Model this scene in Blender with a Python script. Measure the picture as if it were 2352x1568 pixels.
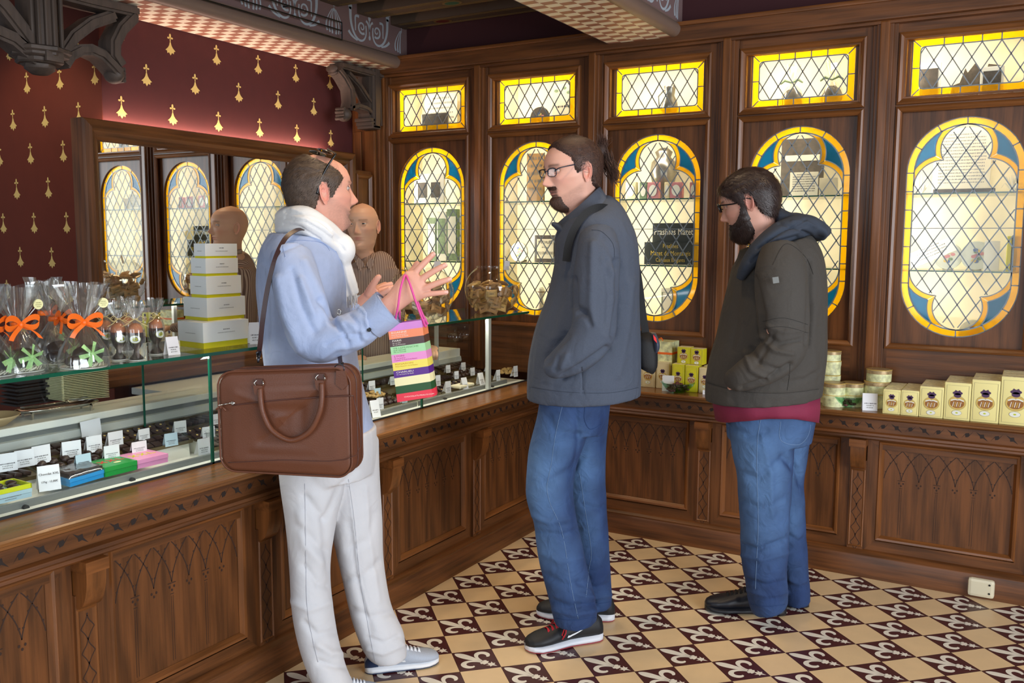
import bpy, bmesh, math, random
import numpy as np
from mathutils import Vector, Matrix, Quaternion, noise as mn
PI = math.pi
rnd = random.Random(7)
for o in list(bpy.data.objects): bpy.data.objects.remove(o)
SC = bpy.context.scene
COL = SC.collection
# ---------------- camera, world, lights, exposure ----------------
FPX = 2080.41
RC = np.array([[0.86487612, 0.50195645, 0.00538729], [0.05943988, -0.09174726, -0.99400671], [-0.49845381, 0.86001288, -0.10918625]])
CP = np.array([2.06661446, -3.96487021, 1.40847184])
cam = bpy.data.cameras.new('camera'); cob = bpy.data.objects.new('camera', cam); COL.objects.link(cob)
cam.sensor_fit = 'HORIZONTAL'; cam.sensor_width = 36.0; cam.lens = FPX / 2352 * 36
cam.clip_start = 0.05
M4 = Matrix([[RC[0][0], -RC[1][0], -RC[2][0], CP[0]], [RC[0][1], -RC[1][1], -RC[2][1], CP[1]], [RC[0][2], -RC[1][2], -RC[2][2], CP[2]], [0, 0, 0, 1]])
cob.matrix_world = M4
SC.camera = cob
vs = SC.view_settings
vs.view_transform = 'Standard'; vs.look = 'None'; vs.gamma = 1.0; vs.use_curve_mapping = False
vs.exposure = 0.16
W = bpy.data.worlds.new('World'); SC.world = W; W.use_nodes = True
bg = W.node_tree.nodes['Background']; bg.inputs[0].default_value = (0.74, 0.84, 1.0, 1); bg.inputs[1].default_value = 0.24
def area(name, loc, tgt, size, sizey, power, col, spread=180):
    l = bpy.data.lights.new(name, 'AREA'); l.shape = 'RECTANGLE'; l.size = size; l.size_y = sizey; l.energy = power; l.color = col
    l.spread = math.radians(spread)
    o = bpy.data.objects.new(name, l); COL.objects.link(o); o.location = loc
    o.rotation_euler = (Vector(tgt) - Vector(loc)).to_track_quat('-Z', 'Y').to_euler()
    return o
def point(name, loc, power, col, r=0.03):
    l = bpy.data.lights.new(name, 'POINT'); l.energy = power; l.color = col; l.shadow_soft_size = r
    o = bpy.data.objects.new(name, l); COL.objects.link(o); o.location = loc; return o
def spot(name, loc, tgt, power, col, ang=70, r=0.03, blend=.6):
    l = bpy.data.lights.new(name, 'SPOT'); l.energy = power; l.color = col; l.shadow_soft_size = r; l.spot_size = math.radians(ang); l.spot_blend = blend
    o = bpy.data.objects.new(name, l); COL.objects.link(o); o.location = loc
    o.rotation_euler = (Vector(tgt) - Vector(loc)).to_track_quat('-Z', 'Y').to_euler(); return o
# daylight from the shop front behind and to the right of the camera
area('shopfront_daylight', (5.3, -3.3, 1.8), (0.4, -1.7, 0.7), 3.4, 2.6, 250, (0.86, 0.93, 1.0))
area('street_door_daylight', (1.2, -6.3, 1.8), (0.7, -1.0, 0.9), 2.2, 2.4, 60, (0.85, 0.93, 1.0))
# ceiling spotlights of the shop
for i, (x, y, pw_) in enumerate([(0.75, -0.95, 16), (1.7, -1.0, 14), (2.6, -1.8, 22), (0.12, -1.6, 24), (0.9, -2.0, 24), (-.35, -.45, 26), (-1.7, -2.1, 14)]):
    spot('ceiling_spotlight', (x, y, 2.55), (x - .15, y + (.1 if x > -1 else .55), 0 if x > -1 else 1.3), pw_, (1.0, 0.74, 0.45), 95, .04)
# ---------------- pixel helpers (rays of the photograph meeting real planes) ----------------
def ray(x, y):
    return RC.T @ np.array([(x - 1176) / FPX, (y - 784) / FPX, 1.0])
def on(x, y, ax, v):
    d = ray(x, y); return CP + d * ((v - CP[ax]) / d[ax])
def pd(x, y, d):
    return CP + ray(x, y) * d
def proj(P):
    D = (np.atleast_2d(P) - CP) @ RC.T
    return np.stack([1176 + FPX * D[:, 0] / D[:, 2], 784 + FPX * D[:, 1] / D[:, 2], D[:, 2]], 1)
# ---------------- materials ----------------
MATS = {}
def s2l(c):
    return tuple(((x / 255) / 12.92 if x / 255 <= .04045 else ((x / 255 + .055) / 1.055) ** 2.4) for x in c)
def mat(name, rgb, rough=.5, metal=0., spec=.5, noise=0., nscale=20., bump=0., bscale=60., sss=0., vcol=False, emit=None, es=0., alpha=None, coat=0., sheen=0., stretch=(1, 1, 1), fold=0., fscale=13.):
    if name in MATS: return MATS[name]
    m = bpy.data.materials.new(name); m.use_nodes = True; nt = m.node_tree; N = nt.nodes; L = nt.links
    b = N['Principled BSDF']; c = s2l(rgb)
    b.inputs['Base Color'].default_value = (*c, 1); b.inputs['Roughness'].default_value = rough; b.inputs['Metallic'].default_value = metal
    b.inputs['Specular IOR Level'].default_value = spec
    if coat: b.inputs['Coat Weight'].default_value = coat; b.inputs['Coat Roughness'].default_value = .15
    if sheen: b.inputs['Sheen Weight'].default_value = sheen
    if sss:
        b.inputs['Subsurface Weight'].default_value = sss; b.inputs['Subsurface Radius'].default_value = (1, .35, .2); b.inputs['Subsurface Scale'].default_value = .006
    tc = N.new('ShaderNodeTexCoord'); mp = N.new('ShaderNodeMapping'); mp.inputs['Scale'].default_value = stretch
    L.new(tc.outputs['Object'], mp.inputs[0])
    src = None
    if vcol:
        a = N.new('ShaderNodeVertexColor'); a.layer_name = 'Col'; src = a.outputs[0]
    if noise:
        t = N.new('ShaderNodeTexNoise'); t.inputs['Scale'].default_value = nscale; t.inputs['Detail'].default_value = 5; L.new(mp.outputs[0], t.inputs[0])
        r = N.new('ShaderNodeMapRange'); r.inputs[1].default_value = .3; r.inputs[2].default_value = .7; r.inputs[3].default_value = 1 - noise; r.inputs[4].default_value = 1 + noise
        L.new(t.outputs[0], r.inputs[0])
        mx = N.new('ShaderNodeVectorMath'); mx.operation = 'SCALE'
        if src: L.new(src, mx.inputs[0])
        else: mx.inputs[0].default_value = c
        L.new(r.outputs[0], mx.inputs['Scale']); src = mx.outputs[0]
    if src: L.new(src, b.inputs['Base Color'])
    if fold:
        f1 = N.new('ShaderNodeTexNoise'); f1.inputs['Scale'].default_value = fscale; f1.inputs['Detail'].default_value = 2.5; f1.inputs['Distortion'].default_value = 1.3; f1.inputs['Roughness'].default_value = .45; L.new(tc.outputs['Object'], f1.inputs[0])
        fb = N.new('ShaderNodeBump'); fb.inputs['Distance'].default_value = fold; L.new(f1.outputs[0], fb.inputs['Height']); L.new(fb.outputs[0], b.inputs['Normal'])
    if bump:
        t = N.new('ShaderNodeTexNoise'); t.inputs['Scale'].default_value = bscale; t.inputs['Detail'].default_value = 4; L.new(mp.outputs[0], t.inputs[0])
        bp = N.new('ShaderNodeBump'); bp.inputs['Strength'].default_value = 1; bp.inputs['Distance'].default_value = bump; L.new(t.outputs[0], bp.inputs['Height']); L.new(bp.outputs[0], b.inputs['Normal'])
        if fold: L.new(fb.outputs[0], bp.inputs['Normal'])
    if emit:
        b.inputs['Emission Color'].default_value = (*s2l(emit), 1); b.inputs['Emission Strength'].default_value = es
    if alpha is not None: b.inputs['Alpha'].default_value = alpha
    MATS[name] = m; return m
def glassy(name, tint, gloss=.08, rough=.02, mixf=None, diffuse=None):
    """thin pane: tinted transparency with a sharp reflection that grows at grazing angles"""
    m = bpy.data.materials.new(name); m.use_nodes = True; nt = m.node_tree; N = nt.nodes; L = nt.links
    for n in list(N):
        if n.type != 'OUTPUT_MATERIAL': N.remove(n)
    out = N['Material Output']
    tr = N.new('ShaderNodeBsdfTransparent'); tr.inputs[0].default_value = (*tint, 1)
    gl = N.new('ShaderNodeBsdfGlossy'); gl.inputs['Roughness'].default_value = rough
    fr = N.new('ShaderNodeLayerWeight'); fr.inputs[0].default_value = .5
    pw = N.new('ShaderNodeMath'); pw.operation = 'POWER'; pw.inputs[1].default_value = 4.5; L.new(fr.outputs['Facing'], pw.inputs[0])
    mu = N.new('ShaderNodeMath'); mu.operation = 'MULTIPLY_ADD'; mu.inputs[1].default_value = .85; mu.inputs[2].default_value = gloss; mu.use_clamp = True
    L.new(pw.outputs[0], mu.inputs[0])
    mx = N.new('ShaderNodeMixShader'); L.new(mu.outputs[0], mx.inputs[0]); L.new(gl.outputs[0], mx.inputs[2])
    if diffuse:
        df = N.new('ShaderNodeBsdfTranslucent'); df.inputs[0].default_value = (*tint, 1)
        m2 = N.new('ShaderNodeMixShader'); m2.inputs[0].default_value = diffuse
        if name == 'amber_glass':
            tc = N.new('ShaderNodeTexCoord'); t = N.new('ShaderNodeTexNoise'); t.inputs['Scale'].default_value = 25; L.new(tc.outputs['Object'], t.inputs[0])
        L.new(tr.outputs[0], m2.inputs[1]); L.new(df.outputs[0], m2.inputs[2]); L.new(m2.outputs[0], mx.inputs[1])
    else: L.new(tr.outputs[0], mx.inputs[1])
    L.new(mx.outputs[0], out.inputs[0]); MATS[name] = m; return m
def wood(name, rgb, axis, rough=.38, dark=.55, vary=1.0):
    m = bpy.data.materials.new(name); m.use_nodes = True; nt = m.node_tree; N = nt.nodes; L = nt.links
    b = N['Principled BSDF']; b.inputs['Roughness'].default_value = rough; b.inputs['Specular IOR Level'].default_value = .45
    tc = N.new('ShaderNodeTexCoord'); mp = N.new('ShaderNodeMapping'); sc = [38., 38., 38.]; sc[axis] = 1.6; mp.inputs['Scale'].default_value = sc
    L.new(tc.outputs['Object'], mp.inputs[0])
    t = N.new('ShaderNodeTexNoise'); t.inputs['Scale'].default_value = 1.5; t.inputs['Detail'].default_value = 6; t.inputs['Roughness'].default_value = .65; L.new(mp.outputs[0], t.inputs[0])
    mp2 = N.new('ShaderNodeMapping'); s2 = [6., 6., 6.]; s2[axis] = .9; mp2.inputs['Scale'].default_value = s2; L.new(tc.outputs['Object'], mp2.inputs[0])
    w = N.new('ShaderNodeTexWave'); w.wave_type = 'BANDS'; w.bands_direction = 'DIAGONAL'; w.inputs['Scale'].default_value = 1.2; w.inputs['Distortion'].default_value = 9; w.inputs['Detail'].default_value = 3; L.new(mp2.outputs[0], w.inputs[0])
    t2 = N.new('ShaderNodeTexNoise'); t2.inputs['Scale'].default_value = 2.2; L.new(tc.outputs['Object'], t2.inputs[0])
    cr = N.new('ShaderNodeValToRGB'); c = np.array(s2l(rgb))
    cr.color_ramp.elements[0].position = .33; cr.color_ramp.elements[0].color = (*(c * dark), 1)
    cr.color_ramp.elements[1].position = .66; cr.color_ramp.elements[1].color = (*(c * 1.25), 1)
    a = N.new('ShaderNodeMath'); a.operation = 'MULTIPLY_ADD'; a.inputs[1].default_value = .16; L.new(w.outputs[0], a.inputs[0]); L.new(t.outputs[0], a.inputs[2])
    a2 = N.new('ShaderNodeMath'); a2.operation = 'MULTIPLY_ADD'; a2.inputs[1].default_value = .35 * vary; a2.inputs[2].default_value = -.25 * vary; L.new(t2.outputs[0], a2.inputs[0])
    a3 = N.new('ShaderNodeMath'); L.new(a.outputs[0], a3.inputs[0]); L.new(a2.outputs[0], a3.inputs[1])
    L.new(a3.outputs[0], cr.inputs[0]); L.new(cr.outputs[0], b.inputs['Base Color'])
    bp = N.new('ShaderNodeBump'); bp.inputs['Distance'].default_value = .0006; L.new(t.outputs[0], bp.inputs['Height']); L.new(bp.outputs[0], b.inputs['Normal'])
    MATS[name] = m; return m
for ax, nm in enumerate('xyz'): wood('oak_' + nm, (102, 60, 29), ax)
for ax, nm in enumerate('xyz'): wood('oaktop_' + nm, (118, 76, 40), ax, .24, .75, .5)
for ax, nm in enumerate('xyz'): wood('oakgold_' + nm, (116, 69, 33), ax, .3, .65, .8)
for ax, nm in enumerate('xyz'): wood('stonewood_' + nm, (74, 61, 53), ax, .6, .8, .5)
OAK = [MATS['oak_x'], MATS['oak_y'], MATS['oak_z']]; OAKT = [MATS['oaktop_' + k] for k in 'xyz']; OAKG = [MATS['oakgold_' + k] for k in 'xyz']
SWD = [MATS['stonewood_' + k] for k in 'xyz']
carve = mat('carving_line', (34, 18, 10), .7); carvel = mat('carving_fine', (50, 27, 14), .7)
# ---------------- mesh helper ----------------
def eigh_axis(d): return max(range(3), key=lambda i: abs(d[i]))
class MB:
    def __init__(s): s.v = []; s.f = []; s.m = []; s.mats = []
    def mi(s, m):
        if m not in s.mats: s.mats.append(m)
        return s.mats.index(m)
    def add(s, vs_, fs, m):
        o = len(s.v); s.v += [tuple(map(float, p)) for p in vs_]; k = s.mi(m)
        for f in fs: s.f.append([o + i for i in f]); s.m.append(k)
    def box(s, a, b, m, bev=0.0):
        lo = [min(a[i], b[i]) for i in range(3)]; hi = [max(a[i], b[i]) for i in range(3)]
        if isinstance(m, (list, tuple)): m = m[eigh_axis([hi[i] - lo[i] for i in range(3)])]
        e = min(bev, *[(hi[i] - lo[i]) * .45 for i in range(3)]) if bev else 0
        if e <= 0:
            v = [(x, y, z) for x in (lo[0], hi[0]) for y in (lo[1], hi[1]) for z in (lo[2], hi[2])]
            s.add(v, [(0, 1, 3, 2), (4, 6, 7, 5), (0, 4, 5, 1), (2, 3, 7, 6), (0, 2, 6, 4), (1, 5, 7, 3)], m); return
        bm = bmesh.new(); bmesh.ops.create_cube(bm, size=1.0)
        for q in bm.verts: q.co = Vector([(lo[i] + hi[i]) / 2 + q.co[i] * (hi[i] - lo[i]) for i in range(3)])
        bmesh.ops.bevel(bm, geom=list(bm.edges), offset=e, segments=2, affect='EDGES', profile=.6)
        bm.verts.ensure_lookup_table(); s.add([q.co for q in bm.verts], [[q.index for q in f.verts] for f in bm.faces], m); bm.free()
    def quad(s, a, b, c, d, m): s.add([a, b, c, d], [(0, 1, 2, 3)], m)
    def frame(s, o, U, V, Wd):
        """local frame helper: returns function (u,v,w)->world"""
        o = np.array(o, float); U = np.array(U, float); V = np.array(V, float); Wd = np.array(Wd, float)
        return lambda u, v, w=0.: tuple(o + U * u + V * v + Wd * w)
    def prism(s, pts, fr, w0, w1, m):
        """extrude a 2D outline (u,v) from w0 to w1 in the frame"""
        n = len(pts); A = [fr(u, v, w0) for u, v in pts]; B = [fr(u, v, w1) for u, v in pts]
        s.add(A + B, [list(range(n))[::-1], list(range(n, 2 * n))] + [(i, (i + 1) % n, n + (i + 1) % n, n + i) for i in range(n)], m)
    def sweep(s, prof, fr, u0, u1, m):
        """profile (v,w) swept along u"""
        n = len(prof); A = [fr(u0, v, w) for v, w in prof]; B = [fr(u1, v, w) for v, w in prof]
        s.add(A + B, [list(range(n))[::-1], list(range(n, 2 * n))] + [(i, (i + 1) % n, n + (i + 1) % n, n + i) for i in range(n)], m)
    def rectmold(s, fr, u0, u1, v0, v1, prof, m):
        """mitred picture-frame moulding; prof = (inset, height) pairs from the outer edge inwards; m: (horizontal, vertical)"""
        mh, mv = m if isinstance(m, (list, tuple)) else (m, m)
        for k in range(len(prof) - 1):
            (i0, h0), (i1, h1) = prof[k], prof[k + 1]
            o = [(u0 + i0, v0 + i0), (u1 - i0, v0 + i0), (u1 - i0, v1 - i0), (u0 + i0, v1 - i0)]
            n = [(u0 + i1, v0 + i1), (u1 - i1, v0 + i1), (u1 - i1, v1 - i1), (u0 + i1, v1 - i1)]
            for a in range(4):
                b = (a + 1) % 4
                s.add([fr(*o[a], h0), fr(*o[b], h0), fr(*n[b], h1), fr(*n[a], h1)], [(0, 1, 2, 3)], mh if a % 2 == 0 else mv)
    def ribbon(s, pts, fr, w, h, m, closed=False, wf=None):
        """flat-topped strip of width w following 2D points, raised to h, with sides down to 0"""
        P = [np.array(p, float) for p in pts]; n = len(P); out = []
        for i in range(n):
            a = P[i - 1] if (i or closed) else P[i]; b = P[(i + 1) % n] if (i < n - 1 or closed) else P[i]
            t = b - a; t /= (np.linalg.norm(t) + 1e-12); q = np.array([-t[1], t[0]]); ww = w * (wf(i / (n - 1)) if wf else 1) / 2
            out.append((P[i] + q * ww, P[i] - q * ww))
        vv = []
        for l, r in out: vv += [fr(l[0], l[1], h), fr(r[0], r[1], h), fr(l[0], l[1], 0), fr(r[0], r[1], 0)]
        fs = []
        for i in range(n if closed else n - 1):
            a = 4 * i; b = 4 * ((i + 1) % n); fs += [(a, a + 1, b + 1, b), (a + 2, a, b, b + 2), (a + 1, a + 3, b + 3, b + 1)]
        s.add(vv, fs, m)
    def tube(s, pts, r, m, seg=8, closed=False, cap=True):
        P = [np.array(p, float) for p in pts]; n = len(P); R = r if hasattr(r, '__len__') else [r] * n
        vv = []; up = None
        for i in range(n):
            a = P[i - 1] if (i or closed) else P[i]; b = P[(i + 1) % n] if (i < n - 1 or closed) else P[i]
            t = b - a; t /= (np.linalg.norm(t) + 1e-12)
            if up is None: up = np.cross(t, [0, 0, 1.]); up = up if np.linalg.norm(up) > .1 else np.cross(t, [1., 0, 0])
            up = up - t * (up @ t); up /= np.linalg.norm(up) + 1e-12; w = np.cross(t, up)
            for k in range(seg):
                an = 2 * PI * k / seg; vv.append(P[i] + (up * math.cos(an) + w * math.sin(an)) * R[i])
        fs = []
        for i in range(n if closed else n - 1):
            j = (i + 1) % n
            for k in range(seg): fs.append((i * seg + k, j * seg + k, j * seg + (k + 1) % seg, i * seg + (k + 1) % seg))
        if cap and not closed: fs += [list(range(seg))[::-1], [(n - 1) * seg + k for k in range(seg)]]
        s.add(vv, fs, m)
    def lathe(s, prof, c, m, seg=32, sx=1., sy=1.):
        n = len(prof); vv = []; fs = []
        for r, z in prof:
            for k in range(seg): a = 2 * PI * k / seg; vv.append((c[0] + r * sx * math.cos(a), c[1] + r * sy * math.sin(a), c[2] + z))
        for i in range(n - 1):
            for k in range(seg): fs.append((i * seg + k, i * seg + (k + 1) % seg, (i + 1) * seg + (k + 1) % seg, (i + 1) * seg + k))
        s.add(vv, fs, m)
    def ellip(s, c, r, m, nu=16, nv=10, rot=None, jit=0):
        vv = []; fs = []
        for i in range(nv + 1):
            for k in range(nu):
                th = PI * i / nv; ph = 2 * PI * k / nu; p = np.array([math.sin(th) * math.cos(ph) * r[0], math.sin(th) * math.sin(ph) * r[1], math.cos(th) * r[2]])
                if jit: p *= 1 + jit * mn.noise(Vector((p[0] * 60 + c[0] * 90, p[1] * 60 + c[1] * 90, p[2] * 60 + 3)))
                if rot is not None: p = rot @ p
                vv.append(p + np.array(c))
        for i in range(nv):
            for k in range(nu): fs.append((i * nu + k, (i + 1) * nu + k, (i + 1) * nu + (k + 1) % nu, i * nu + (k + 1) % nu))
        s.add(vv, fs, m)
    def build(s, name, parent=None, smooth=False, origin=None, autos=None):
        me = bpy.data.meshes.new(name); me.from_pydata(s.v, [], s.f)
        for m in s.mats: me.materials.append(m)
        me.polygons.foreach_set('material_index', s.m)
        me.update()
        bm = bmesh.new(); bm.from_mesh(me); bmesh.ops.recalc_face_normals(bm, faces=bm.faces); bm.to_mesh(me); bm.free()
        if smooth:
            me.polygons.foreach_set('use_smooth', [True] * len(me.polygons))
        if autos: me.polygons.foreach_set('use_smooth', [True] * len(me.polygons)); me.set_sharp_from_angle(angle=math.radians(autos))
        o = bpy.data.objects.new(name, me); COL.objects.link(o)
        if origin is not None:
            me.transform(Matrix.Translation(-Vector(origin))); o.location = origin
        if parent is not None: setpar(o, parent)
        return o
def setpar(o, p):
    o.parent = p; o.matrix_parent_inverse = p.matrix_basis.inverted()
def empty(name, loc):
    o = bpy.data.objects.new(name, None); COL.objects.link(o); o.location = loc; o.empty_display_size = .05; return o
def tag(o, label, cat, group=None, kind=None):
    o['label'] = label; o['category'] = cat
    if group: o['group'] = group
    if kind: o['kind'] = kind
    return o
def struct(o, label=None):
    o['kind'] = 'structure'
    if label: o['label'] = label
    return o
def copytree(root, loc, rotz=None):
    r = root.copy(); COL.objects.link(r); r.location = loc
    if rotz is not None: r.rotation_euler = (0, 0, rotz)
    for c in list(root.children):
        d = c.copy(); COL.objects.link(d); d.parent = r
        for g in list(c.children):
            h = g.copy(); COL.objects.link(h); h.parent = d
    return r
def text(s_, size, fr, m, parent, name='lettering', align='CENTER', depth=0.0006, sx=1.0):
    """raised lettering laid in a frame (function u,v,w)"""
    cu = bpy.data.curves.new(name, 'FONT'); cu.body = s_; cu.size = size; cu.align_x = align; cu.align_y = 'CENTER'; cu.extrude = depth / 2; cu.resolution_u = 2
    ob = bpy.data.objects.new(name, cu); COL.objects.link(ob)
    dg = bpy.context.evaluated_depsgraph_get(); me = bpy.data.meshes.new_from_object(ob.evaluated_get(dg)); bpy.data.objects.remove(ob)
    for q in me.vertices: q.co = Vector(fr(q.co.x * sx, q.co.y, q.co.z + depth / 2))
    me.materials.clear(); me.materials.append(m)
    o = bpy.data.objects.new(name, me); COL.objects.link(o)
    if parent is not None: setpar(o, parent)
    return o
def XR(o): return MB().frame(o, (1, 0, 0), (0, 0, 1), (0, -1, 0))      # facing -Y: u=+x v=z w=towards the room
def YR(o): return MB().frame(o, (0, 1, 0), (0, 0, 1), (1, 0, 0))       # facing +X: u=+y v=z
# ---------------- floor: cement tiles laid on the diagonal, fleur-de-lis on every other tile ----------------
T = 0.14
m_fl = mat('tile_cream', (226, 196, 152), .34, noise=.05, nscale=9); m_fd = mat('tile_maroon', (74, 34, 38), .36); m_fw = mat('tile_white', (232, 226, 212), .36)
m_gr = mat('tile_joint', (84, 62, 54), .8)
def gpt(i, j): return np.array([(i + j + 8) * T / 2 ** .5, (i - j - 9) * T / 2 ** .5])
F = MB(); F.quad((-3.2, -6.5, -.0012), (6, -6.5, -.0012), (6, 1, -.0012), (-3.2, 1, -.0012), m_gr)
def arcpts(c, r, a0, a1, n=16): return [(c[0] + r * math.cos(math.radians(a0 + (a1 - a0) * k / n)), c[1] + r * math.sin(math.radians(a0 + (a1 - a0) * k / n))) for k in range(n + 1)]
def bez(p0, p1, p2, p3, n=12):
    return [tuple((1 - t) ** 3 * np.array(p0) + 3 * (1 - t) ** 2 * t * np.array(p1) + 3 * (1 - t) * t * t * np.array(p2) + t ** 3 * np.array(p3)) for t in [k / n for k in range(n + 1)]]
for i in range(-22, 42):
    for j in range(-12, 34):
        c = gpt(i + .5, j + .5)
        if not (-.12 < c[0] < 5.4 and -5.6 < c[1] < .12): continue
        g = .006
        q = [gpt(i + a, j + b) for a, b in ((g, g), (1 - g, g), (1 - g, 1 - g), (g, 1 - g))]
        dk = (i + j) % 2 == 0
        F.quad(*[(p[0], p[1], 0) for p in q], m_fd if dk else m_fl)
        if dk and c[0] > -.1 and c[1] < .1:
            h = T / 2 ** .5
            fr = lambda a, b, w=0, c=c, h=h: (c[0] + a * h, c[1] + b * h, .0004 + w)
            pet = bez((-.88, 0), (-.75, .2), (-.45, .2), (.22, .035)); pet = pet + [(a, -b) for a, b in pet[::-1]]
            F.add([fr(a, b) for a, b in pet], [list(range(len(pet)))], m_fw)
            for sg in (1, -1):
                sp = [(.26, .045), (.08, .09), (-.1, .19), (-.2, .34), (-.18, .5), (-.05, .59), (.1, .57), (.19, .47), (.17, .40)]
                sp = [(a, b * sg) for a, b in sp]
                wv = [.05, .08, .12, .16, .19, .19, .17, .11, .04]
                def cr(L_, k=4):
                    A = [np.atleast_1d(np.array(q_, float)) for q_ in L_]; o_ = []
                    for i_ in range(len(A) - 1):
                        p0, p1, p2, p3 = A[max(0, i_ - 1)], A[i_], A[i_ + 1], A[min(len(A) - 1, i_ + 2)]
                        for t_ in [q_ / k for q_ in range(k)]: o_.append(.5 * (2 * p1 + (p2 - p0) * t_ + (2 * p0 - 5 * p1 + 4 * p2 - p3) * t_ * t_ + (3 * p1 - p0 - 3 * p2 + p3) * t_ ** 3))
                    return o_ + [A[-1]]
                sp = [tuple(q_) for q_ in cr(sp)]; wv = [float(q_[0]) for q_ in cr(wv)]
                n = len(sp); vv = []
                for k in range(n):
                    a = np.array(sp[max(0, k - 1)]); b = np.array(sp[min(n - 1, k + 1)]); t = b - a; t /= np.linalg.norm(t); qn = np.array([-t[1], t[0]]) * wv[k] / 2; p = np.array(sp[k]); vv += [fr(*(p + qn)), fr(*(p - qn))]
                F.add(vv, [(2 * k, 2 * k + 1, 2 * k + 3, 2 * k + 2) for k in range(n - 1)], m_fw)
                F.add([fr(.44, 0), fr(.56, .07 * sg), fr(.5, .17 * sg), fr(.62, .1 * sg), fr(.68, .16 * sg), fr(.7, .05 * sg), fr(.86, 0)], [(0, 1, 2, 3, 4, 5, 6)], m_fw)
                F.add([fr(.24, 0), fr(.24, .12 * sg), fr(.31, .17 * sg), fr(.36, .12 * sg), fr(.42, .15 * sg), fr(.46, .05 * sg), fr(.46, 0)], [tuple(range(7))], m_fw)
floor = struct(F.build('floor'))
# ---------------- walls with the ermine pattern ----------------
m_wr = mat('wall_maroon', (80, 29, 28), .8, noise=.06, nscale=14); m_wb = mat('wall_russet', (106, 42, 24), .8, noise=.05, nscale=14)
m_wu = mat('wall_dark_maroon', (60, 20, 24), .85)
m_go = mat('ermine_gold', (232, 200, 120), .45, spec=.5)
def ermine(mb, fr, u0, v0, s=1.0):
    body = [(0, .060), (.0035, .052), (.007, .040), (.014, .030), (.028, .018), (.0195, .0165), (.0175, .005), (.0085, .0095), (0, -.003)]
    pts = body + [(-a, b) for a, b in body[::-1][1:-1]]
    mb.add([fr(u0 + a * s, v0 + b * s, .0006) for a, b in body + [(0, .03)]], [list(range(10))], m_go)
    mb.add([fr(u0 - a * s, v0 + b * s, .0006) for a, b in body + [(0, .03)]], [list(range(10))], m_go)
    for cx, cz, rx, rz in ((0, .083, .0055, .0105), (.0095, .0735, .0065, .0045), (-.0095, .0735, .0065, .0045), (0, .064, .0025, .011)):
        mb.add([fr(u0 + (cx + rx * math.cos(k * PI / 4)) * s, v0 + (cz + rz * math.sin(k * PI / 4)) * s, .0007) for k in range(8)], [list(range(8))], m_go)
w = MB(); w.box((-1.46, -1.448, 0), (-1.40, .75, 2.8), m_wr)
fr = YR((-1.40, 0, 0))
for r in range(-6, 4):
    for k in range(-8, 3):
        u = -1.356 + .268 * 5 + .268 * k + (.134 if r % 2 else 0); z = 1.932 + .156 * r
        if -1.4 < u < .33 and z > .7: ermine(w, fr, u, z)
struct(w.build('wall_left'))
w = MB(); w.box((-4.2, -1.45, 0), (-1.4615, -1.39, 2.8), m_wb); w.box((-1.4615, -1.45, 0), (-1.4005, -1.4482, 2.8), m_wb)
fr = XR((0, -1.45, 0))
for r in range(-7, 4):
    for k in range(-9, 3):
        u = -1.80 + .24 * k + (.12 if r % 2 else 0); z = 1.905 + .156 * r
        if u < -1.43 and z > .7: ermine(w, fr, u, z)
struct(w.build('wall_alcove'))
w = MB(); w.box((-1.46, .27, 2.40), (5.6, .33, 2.82), m_wu); w.box((-1.46, .69, 0), (5.6, .75, 2.82), m_wu); struct(w.build('wall_back'))
w = MB(); w.box((-4.2, -6.5, 2.80), (6.0, .75, 2.86), mat('ceiling_brown', (70, 52, 42), .8)); struct(w.build('ceiling'))
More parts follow.
